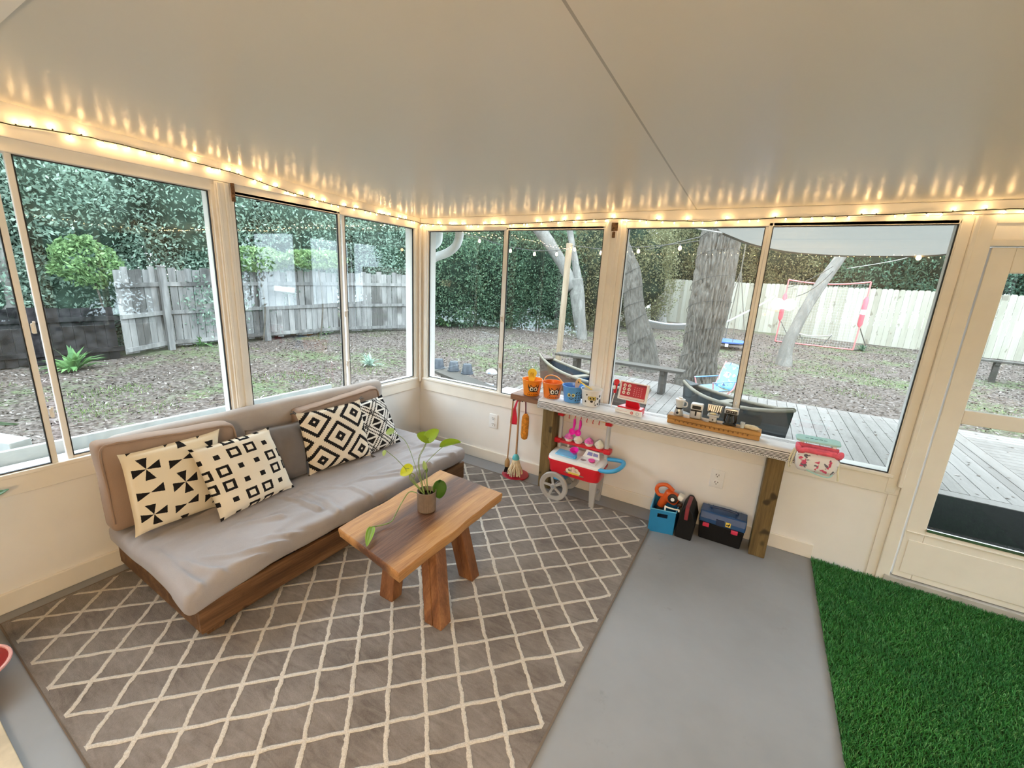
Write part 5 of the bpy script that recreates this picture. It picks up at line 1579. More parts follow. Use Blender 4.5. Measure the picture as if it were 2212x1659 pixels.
strand('string_lights', 'warm fairy lights along the house wall behind the camera, seen only mirrored in the glass', [V((x, YH + .03, z)) for x, z in ((.05, 2.2), (1.0, 2.19), (2.0, 2.2), (3.0, 2.19), (4.0, 2.2), (5.1, 2.2))], .085, (0, 1, 0), GRPS)

# a two-armed floor lamp by the house wall, behind the camera (its glow shows mirrored in the right window)
fl = thing('floor_lamp', 'two-armed floor lamp with cream glass shades by the house wall', 'lamp', (3.03, -4.15, 0))
LM = plain('lamp_brass', (.35, .24, .10), .35, .5, .8)
MB().lathe([(0, 0), (.15, 0), (.15, .015), (.03, .03), (0, .03)], (3.03, -4.15, 0), 32).build('base', LM, fl, smooth=True)
MB().tube([(3.03, -4.15, .02), (3.03, -4.15, 1.40)], .012, 12).build('pole', LM, fl, smooth=True)
shade = bpy.data.materials.new('lamp_shade_glass'); shade.use_nodes = True
_b = shade.node_tree.nodes['Principled BSDF']; _b.inputs['Base Color'].default_value = (.06, .05, .035, 1); _b.inputs['Emission Color'].default_value = (1, .62, .27, 1); _b.inputs['Emission Strength'].default_value = 4.0
for sx_ in (-.07, .07):
    MB().tube(smooth_path([V((3.03, -4.15, 1.38)), V((2.75 + sx_ * .6, -4.15, 1.43)), V((2.75 + sx_, -4.15, 1.40))], 5), .008, 8).build('arm', LM, fl, smooth=True)
    MB().ball((2.75 + sx_, -4.15, 1.34), .024, 20).build('shade', shade, fl, smooth=True)
for k, (px, py, pw) in enumerate(((2.96, -4.10, 1), (3.10, -4.10, 1))):
    ld_ = bpy.data.lights.new('lamp_light', 'POINT'); ld_.energy = 40 * pw; ld_.color = (1, .68, .36); ld_.shadow_soft_size = .08
    lo = bpy.data.objects.new('lamp_light', ld_); COL.objects.link(lo); lo.location = (px, py, 1.50); lo.parent = fl; lo.location = V((px, py, 1.50)) - V((3.03, -4.15, 0))
# ================================================================== OUTDOORS
rng = np.random.default_rng(11)


def ground_mat():
    m = M('yard_ground', (.2, .17, .14), .95, .1)
    x, y, z = m.geo()
    a = m.noise(9, 5, m._co, rough=.7); b = m.noise(46, 4, m._co, rough=.75); c = m.noise(.55, 4, m._co, rough=.6)
    vor = m.node('ShaderNodeTexVoronoi'); vor.inputs['Scale'].default_value = 17; m.nt.links.new(m._co, vor.inputs['Vector'])
    vc = X(m.nt, vor.outputs['Distance'])
    f = a * .35 + b * .4 + vc * .3
    lit = m.ramp(f, [(.34, (.035, .028, .024)), (.48, (.085, .069, .060)), (.6, (.14, .117, .105)), (.74, (.23, .21, .20))])
    gr = m.ramp(b * .6 + a * .4, [(.35, (.05, .075, .03)), (.5, (.10, .145, .06)), (.65, (.17, .23, .105))])
    d = (c * .65 + a * .35)
    m.color(m.mix(d.step(.50, .60) * .62, lit, gr)); m.bump(f, .9, .05)
    return m.m


GROUND = ground_mat()
N = 70
mb = MB()
mb.grid(lambda u, v: V((-16 + 32 * u, -12 + 36 * v, gz(-16 + 32 * u, -12 + 36 * v) - (.0 if True else 0) + noise.noise(V((u * 22, v * 25, 0))) * .035 * (1 if (-12 + 36 * v) > 1 or (-16 + 32 * u) < -1.2 else 0))), N, N)
struct(mb.build('ground_yard', GROUND, smooth=True, angle=180))
# the house's own masonry base so that the room does not hover
struct(MB().box((-.11, YH - .1, -.34), (XE + .11, .10, -.12)).build('foundation', plain('foundation', (.35, .34, .33), .9, var=.15)))

# leaf litter lying loose on the ground
lm = M('dry_leaf', (.2, .15, .1), .9, .1); gi = lm.node('ShaderNodeNewGeometry'); rp = X(lm.nt, gi.outputs['Random Per Island'])
lm.color(lm.ramp(rp, [(0, (.035, .027, .022)), (.35, (.085, .065, .053)), (.7, (.15, .125, .11)), (.93, (.21, .19, .175)), (1, (.29, .265, .245))]))


def scatter(n, x0, x1, y0, y1, s0, s1, zf, lift=.012, tilt=.35, keep=None):
    x = rng.uniform(x0, x1, n); y = rng.uniform(y0, y1, n)
    if keep is not None: k = keep(x, y); x, y = x[k], y[k]
    n = len(x); a = rng.uniform(0, 2 * PI, n); s = rng.uniform(s0, s1, n); w = s * rng.uniform(.35, .6, n)
    z = np.array([zf(p, q) for p, q in zip(x, y)]) + rng.uniform(.002, lift, n)
    t1 = rng.normal(0, tilt, n); t2 = rng.normal(0, tilt, n)
    ca_, sa = np.cos(a), np.sin(a)
    def P(u, v): return np.stack([x + ca_ * u - sa * v, y + sa * u + ca_ * v, z + t1 * u + t2 * v], 1)
    o = np.zeros(n)
    pts = np.stack([P(-s, o), P(o - s * .1, -w), P(s, o), P(o - s * .1, w)], 1).reshape(-1, 3)
    return pts, np.arange(4 * n).reshape(n, 4)


def gzn(x, y): return gz(x, y) + noise.noise(V(((x + 16) / 32 * 22, (y + 12) / 36 * 25, 0))) * .035
keep_yard = lambda x, y: ~((x > -1.0) & (x < 7.6) & (y > -5) & (y < 5.15)) & ~((x > -.6) & (y < .6))
P1_, Q1_ = scatter(80000, -8.0, 9.5, -3.5, 15, .012, .032, gzn, .016, .35, keep_yard)
o = npmesh('leaf_litter', P1_, Q1_, lm.m); tag(o, 'brown and grey leaf litter covering the yard', 'leaf litter', kind='stuff')

# grass tufts
gm2 = M('yard_grass', (.15, .25, .07), .7, .2); gi = gm2.node('ShaderNodeNewGeometry'); rp = X(gm2.nt, gi.outputs['Random Per Island'])
gm2.color(gm2.ramp(rp, [(0, (.055, .10, .025)), (.5, (.11, .175, .05)), (.85, (.18, .255, .085)), (1, (.28, .32, .17))]))


def tufts(patches, dens):
    P = []; 
    for (cx_, cy_, rx_, ry_) in patches:
        n = int(dens * rx_ * ry_ * PI)
        r_ = np.sqrt(rng.uniform(0, 1, n)); a = rng.uniform(0, 2 * PI, n); x = cx_ + rx_ * r_ * np.cos(a); y = cy_ + ry_ * r_ * np.sin(a)
        h = rng.uniform(.02, .065, n) * (1.15 - r_ * .6); w = rng.uniform(.003, .006, n); b = rng.uniform(0, 2 * PI, n); l = h * rng.uniform(.2, .9, n); c = rng.uniform(0, 2 * PI, n)
        z = np.array([gzn(p, q) for p, q in zip(x, y)])
        dx, dy = np.cos(b) * w, np.sin(b) * w; lx, ly = np.cos(c) * l, np.sin(c) * l
        P.append(np.stack([np.stack([x - dx, y - dy, z], 1), np.stack([x + dx, y + dy, z], 1), np.stack([x + lx + dx * .2, y + ly + dy * .2, z + h], 1), np.stack([x + lx - dx * .2, y + ly - dy * .2, z + h], 1)], 1).reshape(-1, 3))
    P = np.concatenate(P); return P, np.arange(len(P)).reshape(-1, 4)


gp = [ground(*q) for q in ((190, 850), (270, 845), (330, 880), (200, 895), (430, 750), (560, 820), (640, 815), (700, 830), (800, 800), (590, 870), (1160, 790), (1000, 770), (1190, 770), (960, 745), (1840, 850), (1800, 800), (1900, 830), (2150, 900), (1270, 720))]
pat = []
for i, p in enumerate(gp):
    s_ = (p - CAM).length; pat.append((p.x, p.y, .16 + .035 * s_ * random.uniform(.7, 1.3), .10 + .03 * s_ * random.uniform(.7, 1.3)))
for k in range(34):
    x = random.uniform(-7.2, -1.0); y = random.uniform(-2.5, 6.5); pat.append((x, y, random.uniform(.12, .4), random.uniform(.12, .35)))
for k in range(16):
    x = random.uniform(1.0, 8.0); y = random.uniform(6.0, 10.5); pat.append((x, y, random.uniform(.15, .5), random.uniform(.12, .35)))
P2_, Q2_ = tufts([q for q in pat if not (-1.1 < q[0] < 7.5 and -1 < q[1] < 5.4)], 330)
o = npmesh('yard_grass', P2_, Q2_, gm2.m); tag(o, 'patchy green grass growing through the leaf litter', 'grass', kind='stuff')

# ------------------------------------------------------------------ eaves, downspout, exterior sill
GUT = plain('gutter_white', (.66, .67, .66), .4, .4, var=.05)
mb = MB(); mb.box((-.55, .11, 2.13), (XE + .4, .42, 2.22)); mb.box((-.55, .405, 2.075), (XE + .4, .50, 2.21)); mb.box((-.45, YH, 2.2), (-.12, .3, 2.28)); struct(mb.build('roof_edge', GUT, bevel=.006))
dsn = thing('downspout', 'white gutter downspout with an elbow outside the corner window', 'downspout', (-.27, .42, -.3))
mb = MB(); mb.tube(smooth_path([V((.10, .45, 2.08)), V((.10, .45, 2.02)), V((.06, .45, 1.93)), V((-.04, .44, 1.86)), V((-.18, .42, 1.81)), V((-.262, .41, 1.74)), V((-.278, .40, 1.62)), V((-.278, .38, -.29))], 6), .042, 12); mb.build('pipe', GUT, dsn, smooth=True)
mb = MB(); mb.tube(smooth_path([V((-.42, .45, 2.05)), V((-.36, .45, 1.97)), V((-.24, .45, 1.93)), V((-.17, .45, 1.97)), V((-.16, .45, 2.06))], 5), .04, 12); mb.build('elbow', GUT, dsn, smooth=True)
OUTW = plain('white_outdoor_paint', (.52, .54, .54), .6, .3, var=.08, scale=9)
pb_ = thing('planter_box', 'white painted planter ledge outside under the left windows', 'planter', (-.3, -1.6, -.3))
MB().box((-.325, -2.75, .58), (-.295, -.78, .672)).build('front_board', OUTW, pb_, bevel=.004)
MB().box((-.295, -2.75, .575), (-.125, -.78, .60)).build('bottom_board', OUTW, pb_)
for y_ in (-2.7, -1.7, -.84): MB().box((-.30, y_, -.3), (-.24, y_ + .06, .575)).build('leg', OUTW, pb_)
rl = MB(); rl.bar(V((-.36, -2.57, .615)), V((-1.35, -2.98, .66)), .09, .16); rl.box((-1.38, -3.03, -.3), (-1.29, -2.94, .62)); rl.box((-.42, -2.62, -.3), (-.34, -2.54, .56))
tag(rl.build('hand_rail', OUTW, bevel=.005), 'white wooden rail running out from the left window into the yard', 'rail')

# ------------------------------------------------------------------ deck
DECKW = M('deck_wood', (.4, .4, .4), .85, .2)
gi = DECKW.node('ShaderNodeNewGeometry'); rp = X(DECKW.nt, gi.outputs['Random Per Island'])
DECKW.geo(); g1 = DECKW.noise(5, 5, DECKW._co, stretch=(2.5, .35, 1)); g2 = DECKW.noise(70, 3, DECKW._co, stretch=(1.5, .2, 1)); sp_ = DECKW.noise(24, 3, DECKW._co)
bc_ = DECKW.ramp(g1 * .5 + g2 * .25 + rp * .25, [(.3, (.122, .112, .103)), (.5, (.163, .151, .140)), (.7, (.20, .186, .174))])
DECKW.color(DECKW.mix(sp_.step(.68, .76) * .8, bc_, (.085, .07, .06))); DECKW.bump(g2 + g1, .35, .006)


def clip(poly, a, b, c):
    """keep a*x + b*y <= c"""
    out = []
    for i in range(len(poly)):
        p, q = poly[i], poly[(i + 1) % len(poly)]; fp = a * p[0] + b * p[1] - c; fq = a * q[0] + b * q[1] - c
        if fp <= 0: out.append(p)
        if fp * fq < 0:
            t = fp / (fp - fq); out.append((p[0] + (q[0] - p[0]) * t, p[1] + (q[1] - p[1]) * t))
    return out


DZ_ = -.10
dk = thing('deck', 'weathered grey wooden deck outside the right windows', 'deck', (3.4, 2.6, -.25))
mb = MB()
main = [(-.24, .16), (5.26, .16), (5.26, 5.12), (-.72, 5.12)]
W_, G_ = .137, .007
x = -1.0
while x < 5.3:                                                       # boards square to the house
    p = clip(clip(main, -1, 0, -x), 1, 0, x + W_ - G_); p = clip(p, 0, -1, -2.26) if len(p) > 2 else p
    if len(p) > 2: mb.prism([(q[0], q[1], DZ_ - .03 + random.uniform(-.002, .002)) for q in p], (0, 0, .03))
    x += W_
mb.build('boards', DECKW.m, dk)
mb = MB(); mb.box((-.5, 2.12, DZ_ - .03), (7.4, 2.253, DZ_)); y = .16
while y < 2.05:
    mb.box((-.24, y, DZ_ - .035), (7.4, y + .13, DZ_ - .004)); y += .137
mb.build('border_boards', DECKW.m, dk)
mb = MB(); mb.box((5.267, 2.26, DZ_ - .03), (5.405, 5.12, DZ_ + .001)); y = 2.26
while y < 5.1:
    mb.box((5.412, y, DZ_ - .03), (7.4, min(5.12, y + .13), DZ_)); y += .137
mb.build('side_boards', DECKW.m, dk)
mb = MB(); mb.box((-.72, 5.122, DZ_ - .16), (7.4, 5.15, DZ_)); mb.prism([(-.262, .16, DZ_ - .16), (-.742, 5.12, DZ_ - .16), (-.742, 5.12, DZ_), (-.262, .16, DZ_)], (.018, 0, 0)); mb.box((-.2, .2, DZ_ - .17), (7.3, 5.1, DZ_ - .04)); mb.build('skirt', DECKW.m, dk)
P3_, Q3_ = scatter(420, .2, 7.0, 2.3, 5.0, .012, .03, lambda a, b: DZ_, .004, .1)
o = npmesh('fallen_leaves', P3_, Q3_, lm.m); tag(o, 'few dry leaves lying on the deck', 'leaf litter', kind='stuff')
mb = MB(); mb.rbox((4.05, 1.10, DZ_ - .002), (6.2, 2.06, DZ_ + .016), .006, 2)
tag(mb.build('black_sheet', plain('flat_black', (.003, .003, .003), .95, .05, var=.4, scale=30, bump=.5), smooth=True), 'flat black sheet on the deck outside the storm door', 'mat')  # flat black sheet laid over the boards nearest the door

# ------------------------------------------------------------------ benches, pots, post
BENW = wood('bench_wood', (.034, .030, .025), (.056, .050, .043), (.078, .071, .063), axis=0, scale=7, rough=.85)


def bench(label, a, b, zt, w, legs, th=.04, zg=DZ_):
    a, b = V(a), V(b); d_ = (b - a).normalized(); n_ = V((-d_.y, d_.x, 0))
    t = thing('garden_bench', label, 'bench', tuple((a + b) / 2))
    mb = MB(); mb.bar(V((a.x, a.y, zt - th / 2)), V((b.x, b.y, zt - th / 2)), w, th); mb.build('seat', BENW, t, bevel=.005)
    for s in legs:
        p = a.lerp(b, s); mb = MB(); mb.bar(p + V((0, 0, zt - th - p.z)) - n_ * 0, V((p.x, p.y, zg)), .09, w * .75, up=tuple(n_)); mb.build('leg', BENW, t, bevel=.004)
        mb = MB(); mb.bar(V((p.x, p.y, zt - th - .03)) - n_ * w * .46, V((p.x, p.y, zt - th - .03)) + n_ * w * .46, .06, .06); mb.build('cross_piece', BENW, t)
    return t


bench('grey plank bench along the deck edge beyond the orange buckets and the big oak', (-.45, 4.30, 0), (1.86, 4.22, 0), .34, .26, (.18, .86))
bench('low plank bench outside the corner window carrying three upturned pots', (-1.15, 1.62, 0), (.95, .76, 0), .335, .26, (.16, .85), zg=-.3)
pb2 = [aty(2115, 774, 10.3), aty(2240, 781, 10.0)]
bench('distant plank bench by the pale fence seen through the storm door', (pb2[0].x, 10.3, 0), (pb2[1].x + .5, 10.0, 0), pb2[0].z, .3, (.22, .9), zg=.0)
POTM = plain('galvanised_pot', (.055, .066, .082), .5, .4, .2, var=.25, scale=14)
for k, (u_, v_) in enumerate(((948, 795), (980, 801), (1009, 807))):
    q = atz(u_, v_, .336); lab = ('leftmost of three upturned grey pots on the outside bench', 'middle one of three upturned grey pots on the outside bench', 'rightmost of three upturned grey pots on the outside bench')[k]
    t = thing('plant_pot', lab, 'pot', tuple(q), 'upturned pots on the outside bench')
    MB().lathe([(0, .135), (.052, .136), (.058, .130), (.078, .02), (.086, .018), (.087, .0), (.08, .0), (.07, .02), (.05, .125), (0, .128)], q, 28).build('pot_body', POTM, t, smooth=True, angle=40)
    MB().lathe([(0, .1365), (.04, .1365), (.04, .130), (0, .130)], q, 24).build('pot_base', plain('pot_shadow', (.05, .055, .06), .8), t)
q = atz(1062, 806, .336); mb = MB(); mb.ball(q + V((0, 0, .0)), .085, 20, (1, .8, .75))
for i, p in enumerate(mb.v): mb.v[i] = V((p.x, p.y, max(p.z, q.z)))
sm = M('striped_bowl', (.6, .62, .66), .4); a_, b_, c_ = sm.coord('Generated'); sm.color(sm.mix((b_ * 7.0).fract().lt(.25), (.62, .64, .68), (.22, .27, .36)))
tag(mb.build('upturned_bowl', sm.m, smooth=True), 'pale striped upturned bowl at the right end of the pot bench', 'bowl')
for k, (u_, v_, cl, lb) in enumerate(((1035, 838, (.30, .34, .40), 'blue grey crate under the pot bench outside the corner window'), (1105, 852, (.38, .40, .42), 'pale grey box standing outside behind the first orange bucket'))):
    q = atz(u_, v_, .0); mb = MB(); mb.box((q.x - .16, q.y - .14, -.295), (q.x + .16, q.y + .14, .05)); mb.box((q.x - .175, q.y - .155, .03), (q.x + .175, q.y + .155, .058))
    tag(mb.build('garden_crate', plain('crate_%d' % k, cl, .5, var=.2), bevel=.006), lb, 'crate')
PW = wood('post_wood', (.19, .14, .09), (.265, .205, .14), (.33, .27, .20), axis=2, scale=8, rough=.8)
mb = MB(); mb.bar((-.86, 5.28, -.28), (-.82, 5.3, 2.42), .10, .10)
tag(mb.build('light_post', PW, bevel=.006), 'tan square wooden post at the deck edge holding the bulb string', 'post')

# ------------------------------------------------------------------ two small boats
TANG = plain('tan_gunwale', (.14, .125, .095), .6, .3, var=.12); HULLD = plain('dark_hull', (.008, .014, .017), .4, .5, var=.2, scale=5); HULLB = plain('brown_hull', (.055, .036, .028), .6, var=.25); HULLU = plain('blue_hull', (.009, .022, .036), .45, var=.1)


def boat(label, bow, stern, beam, depth, zt, hull, hull2=None, sheer=.06, zg=DZ_):
    bow, stern = V(bow), V(stern); d_ = (stern - bow).normalized(); n_ = V((-d_.y, d_.x, 0)); L_ = (stern - bow).length
    t = thing('small_boat', label, 'boat', tuple((bow + stern) / 2))
    def sec(a):
        w = beam * .5 * math.sin(PI * min(1, .03 + a * .94)) ** .55 if a < 1 else .02
        w = beam * .5 * max(.04, (1 - abs(2 * a - 1) ** 2.4))
        zr = zt + sheer * abs(2 * a - 1) ** 2.2; return w, zr
    def mk(inner):
        off = .012 if inner else 0
        def fn(u, v):
            w, zr = sec(v); w = max(.01, w - off); ang = PI * u; c_, s_ = math.cos(ang), math.sin(ang)
            p = bow + d_ * L_ * (off + v * (1 - 2 * off) + (.06 * (.5 - v) * s_)) ; bw = .72
            x_ = w * (abs(c_) ** .45) * (1 if c_ >= 0 else -1) * (1 - .25 * s_)
            return V((p.x, p.y, 0)) + n_ * x_ + V((0, 0, zr - (zr - zg - off) * (s_ ** .8)))
        return fn
    mb = MB(); mb.grid(mk(False), 20, 28); mb.build('hull', hull, t, smooth=True, angle=180)
    mb = MB(); mb.grid(mk(True), 20, 28); mb.build('inner_hull', hull2 or hull, t, smooth=True, angle=180)
    for sd in (1, -1):
        mb = MB(); mb.tube([V(((bow + d_ * L_ * a / 28).x, (bow + d_ * L_ * a / 28).y, 0)) + n_ * sd * sec(a / 28)[0] + V((0, 0, sec(a / 28)[1])) for a in range(29)], .024, 10); mb.build('gunwale', TANG, t, smooth=True)
    for a in (.0, 1.0):
        a2 = .12 if a == 0 else .88; w, zr = sec(a2); p = bow + d_ * L_ * a; q = bow + d_ * L_ * a2
        mb = MB(); mb.prism([V((p.x, p.y, sec(a)[1] + .012)), V((q.x, q.y, zr + .012)) + n_ * w, V((q.x, q.y, zr + .012)) - n_ * w], (0, 0, .02)); mb.build('end_deck', TANG if a == 1 else hull, t)
    w, zr = sec(.45); p = bow + d_ * L_ * .45
    mb = MB(); mb.bar(V((p.x, p.y, zr - .03)) - n_ * w, V((p.x, p.y, zr - .03)) + n_ * w, .12, .025); mb.build('thwart', TANG, t)
    return t


boat('dark small boat with tan gunwales on the deck behind the toy appliances', (1.98, 3.42, 0), (3.30, 2.66, 0), .40, .5, .235, HULLD, None, .10)
boat('brown and blue small boat on the deck behind the blue bucket', (-.55, 3.75, 0), (1.72, 2.35, 0), .42, .5, .24, HULLB, HULLU, .12)

# ------------------------------------------------------------------ folding child's chair
CB = plain('chair_blue', (.16, .34, .58), .7, var=.2, scale=10); CPK = plain('chair_pink_tube', (.72, .32, .30), .4)
cb2 = M('chair_print', (.2, .45, .75), .75); n1 = cb2.noise(13, 2, dist=.5); n2 = cb2.noise(19, 2)
cb2.color(cb2.mix(n2.step(.63, .66), cb2.mix(n1.step(.58, .62), (.22, .46, .72), (.60, .68, .74)), (.05, .08, .16)))
fc = thing('folding_chair', 'small blue folding camp chair for a child on the deck by the oak', 'chair', (2.36, 3.98, DZ_))
o_ = V((2.36, 3.98, DZ_)); RZ = rotz(-.80)
Lq = lambda x, y, z: o_ + RZ @ V((x, y, z)) * .96
S1 = MB(); S1.grid(lambda u, v: Lq(-.2 + .4 * u, -.20 + .36 * v, .30 - .05 * math.sin(PI * u) + .02 * v), 8, 6); q_ = S1.build('seat', CB, fc, smooth=True); md = q_.modifiers.new('thick', 'SOLIDIFY'); md.thickness = .012
S1 = MB(); S1.grid(lambda u, v: Lq(-.19 + .38 * u, .17 + .12 * v - .03 * math.sin(PI * u), .30 + .40 * v - (.05 * v ** 3 * abs(2 * u - 1) ** 3)), 10, 10); q_ = S1.build('backrest', cb2.m, fc, smooth=True); md = q_.modifiers.new('thick', 'SOLIDIFY'); md.thickness = .012
for s in (-1, 1):
    MB().tube([Lq(.21 * s, -.22, .01), Lq(.20 * s, .17, .33), Lq(.20 * s, .30, .70)], .011, 8).build('back_tube', CPK, fc, smooth=True)
    MB().tube([Lq(.21 * s, .26, .01), Lq(.20 * s, -.20, .30), Lq(.215 * s, -.235, .44)], .011, 8).build('leg', CPK, fc, smooth=True)
    S1 = MB(); S1.grid(lambda u, v: Lq(.215 * s + .03 * (u - .5), -.24 + .45 * v, .44 + .02 * v), 3, 6); q_ = S1.build('armrest', CB, fc, smooth=True); md = q_.modifiers.new('thick', 'SOLIDIFY'); md.thickness = .012
S1 = MB(); S1.bar(Lq(-.21, -.22, .02), Lq(.21, .26, .02), .014, .014); S1.bar(Lq(.21, -.22, .02), Lq(-.21, .26, .02), .014, .014); S1.build('cross_brace', CPK, fc)

# ------------------------------------------------------------------ trees with bark
def bark(name, lo, mid, hi, sc, strength=1.0):
    m = M(name, mid, .95, .1); x, y, z = m.coord('Object')
    n = m.noise(sc, 5, stretch=(1, 1, .22), rough=.65, dist=.5); n2 = m.noise(sc * 5, 3, stretch=(1, 1, .5)); n3 = m.noise(2.2, 3)
    f = n * .6 + n2 * .25 + n3 * .15
    m.color(m.ramp(f, [(.36, lo), (.48, mid), (.62, hi)])); m.bump(f, strength, .03); return m.m


OAK = bark('oak_bark', (.045, .041, .035), (.10, .092, .08), (.155, .145, .128), 24)
PALEB = bark('pale_bark', (.12, .12, .11), (.13, .125, .115), (.20, .195, .18), 6, .6)


def trunk(path, radii, n, m, amp, ks, seed, ridge_=True):
    """limb surface: path points (control), radii, real furrows pushed into the mesh"""
    path = [V(q) for q in path]
    if path[0].z < .9: path = [path[0] + (path[0] - path[1]).normalized() * .45] + path; radii = [radii[0] * 1.05] + list(radii)
    pts = smooth_path(path, max(2, m // (len(path) - 1))); R = []
    for i in range(len(pts)):
        t = i / (len(pts) - 1) * (len(radii) - 1); k = min(int(t), len(radii) - 2); R.append(radii[k] * (1 - (t - k)) + radii[k + 1] * (t - k))
    mb = MB(); mb.tube(pts, R, n)
    cum = 0; Ls = [0]
    for a, b in zip(pts[:-1], pts[1:]): cum += (b - a).length; Ls.append(cum)
    for i in range(len(pts)):
        for k in range(n):
            j = i * n + k; p = mb.v[j]; d_ = (p - pts[i]).normalized(); t = 2 * PI * k / n
            s_ = Ls[i]; wob = noise.noise(V((s_ * 5, math.cos(t) * 2, seed))) * .5
            if ridge_:
                q = V((math.cos(t) * ks + wob, math.sin(t) * ks + wob, s_ * ks * .26 + seed)); f_ = 1 - abs(noise.noise(q)) * 2.4
                h = -max(0, f_) ** 1.5 * amp + noise.noise(q * 3.1) * amp * .35
            else: h = noise.noise(V((math.cos(t) * 3, math.sin(t) * 3, s_ * 4 + seed))) * amp
            flare = 1 + .14 * max(0, 1 - s_ / (.35 + 1.2 * R[0])) ** 2 * (1 + .3 * math.sin(5 * t + seed))
            mb.v[j] = pts[i] + (p - pts[i]) * flare + d_ * h
    return mb


def tree_pts(specs, P):
    """specs: [(u_left, u_right, v)] outline pairs up the trunk -> centre points and radii at the distance of P"""
    d = (P - CAM).dot(FW); out, rr = [], []
    for ul, ur, v_ in specs:
        a, b = CAM + ray(ul, v_) * d, CAM + ray(ur, v_) * d; out.append((a + b) / 2); rr.append((a - b).length * .41)
    return out, rr


# big oak
P0 = V((2.15, 5.55, 0))
c_, r_ = tree_pts([(1440, 1560, 872), (1452, 1552, 820), (1468, 1556, 760), (1476, 1575, 690), (1488, 1590, 620), (1500, 1600, 550), (1512, 1612, 490), (1535, 1640, 380), (1590, 1680, 200)], P0)
t = thing('oak_tree', 'big furrowed oak trunk rising behind the deck, a dark cord wound around it', 'tree', tuple(c_[0]))
trunk(c_, r_, 230, 330, .060, 8.0, 1.0).build('trunk', OAK, t, smooth=True, angle=180)
def spiral(t, c_, r_, turns, mat, name='wound_cord', k=1.08, rad=.0042, a0=0.0, s0=.08, s1=.85):
    pts = smooth_path(c_, 12); n = len(pts); out = []
    for i in range(240):
        s = s0 + (s1 - s0) * i / 239; j = s * (n - 1); k0 = min(int(j), n - 2); p = pts[k0].lerp(pts[k0 + 1], j - k0); d_ = (pts[k0 + 1] - pts[k0]).normalized()
        rr = r_[min(int(s * (len(r_) - 1)), len(r_) - 2)] * (1 - (s * (len(r_) - 1)) % 1) + r_[min(int(s * (len(r_) - 1)) + 1, len(r_) - 1)] * ((s * (len(r_) - 1)) % 1)
        a = V((1, 0, 0)) - d_ * d_.x; a.normalize(); b = d_.cross(a); th = a0 + turns * 2 * PI * i / 239 + .2 * math.sin(i * .11)
        fl_ = 1 + .14 * max(0, 1 - s * 3.6 / (.35 + 1.2 * r_[0])) ** 2
        out.append(p + (a * math.cos(th) + b * math.sin(th)) * rr * k * fl_)
    MB().tube(out, rad, 5).build(name, plain('dark_cord', (.02, .02, .018), .6), t, smooth=True)
spiral(t, c_, r_, 8, None, k=1.045, a0=1.2)
# left companion trunk, its upper part forking away
P0 = ground(1392, 796)
c_, r_ = tree_pts([(1352, 1432, 800), (1352, 1420, 740), (1345, 1400, 680), (1343, 1393, 640), (1338, 1388, 590), (1325, 1370, 545), (1310, 1350, 500), (1280, 1320, 420)], P0)
t = thing('oak_tree', 'brown oak trunk just left of the big oak, leaning left at the top', 'tree', tuple(c_[0]))
trunk(c_, r_, 150, 200, .020, 8.0, 4.0).build('trunk', OAK, t, smooth=True, angle=180); spiral(t, c_, r_, 5, None, k=1.03, a0=.4, s1=.6)
# pale trunk behind
P0 = ground(1424, 706)
c_, r_ = tree_pts([(1404, 1444, 706), (1402, 1438, 640), (1396, 1432, 590), (1388, 1424, 540), (1374, 1412, 500), (1350, 1390, 430)], P0)
t = thing('pale_tree', 'smooth pale trunk standing behind the gap between the two oaks', 'tree', tuple(c_[0]))
trunk(c_, r_, 40, 70, .012, 4, 7.0, False).build('trunk', PALEB, t, smooth=True, angle=180)
# forked pale tree in the corner window
P0 = ground(1257, 733)
c_, r_ = tree_pts([(1244, 1271, 733), (1236, 1268, 690), (1228, 1266, 640), (1224, 1262, 605)], P0)
t = thing('pale_tree', 'forked pale tree behind the wooden post, one limb leaning far left', 'tree', tuple(c_[0]))
trunk(c_, r_, 40, 50, .012, 4, 9.0, False).build('trunk', PALEB, t, smooth=True, angle=180)
c2, r2_ = tree_pts([(1226, 1254, 625), (1206, 1234, 580), (1178, 1208, 535), (1152, 1186, 500), (1110, 1150, 440)], P0)
trunk(c2, r2_, 36, 50, .010, 4, 5.0, False).build('limb', PALEB, t, smooth=True, angle=180)
c2, r2_ = tree_pts([(1236, 1262, 620), (1234, 1252, 570), (1228, 1244, 530), (1222, 1238, 490), (1210, 1228, 420)], P0)
trunk(c2, r2_, 36, 50, .010, 4, 6.0, False).build('limb', PALEB, t, smooth=True, angle=180)
# right leaning tree
P0 = ground(1692, 788)
c_, r_ = tree_pts([(1672, 1712, 790), (1684, 1714, 752), (1704, 1732, 710), (1732, 1758, 660), (1762, 1790, 610), (1796, 1822, 565), (1816, 1842, 535), (1860, 1890, 470)], P0)
t = thing('leaning_tree', 'pale trunk leaning right in front of the soccer goal', 'tree', tuple(c_[0]))
trunk(c_, r_, 44, 90, .014, 4.5, 2.0).build('trunk', PALEB, t, smooth=True, angle=180)
P0 = ground(1642, 712)
c_, r_ = tree_pts([(1632, 1652, 712), (1640, 1662, 680), (1655, 1676, 645), (1676, 1696, 618), (1705, 1722, 592), (1740, 1754, 562), (1770, 1782, 530)], P0)
t = thing('leaning_tree', 'thin pale tree with bare twigs leaning in front of the pale fence', 'tree', tuple(c_[0]))
trunk(c_, r_, 24, 50, .01, 4, 3.0, False).build('trunk', PALEB, t, smooth=True, angle=180)
d_ = (P0 - CAM).dot(FW); mb = MB()
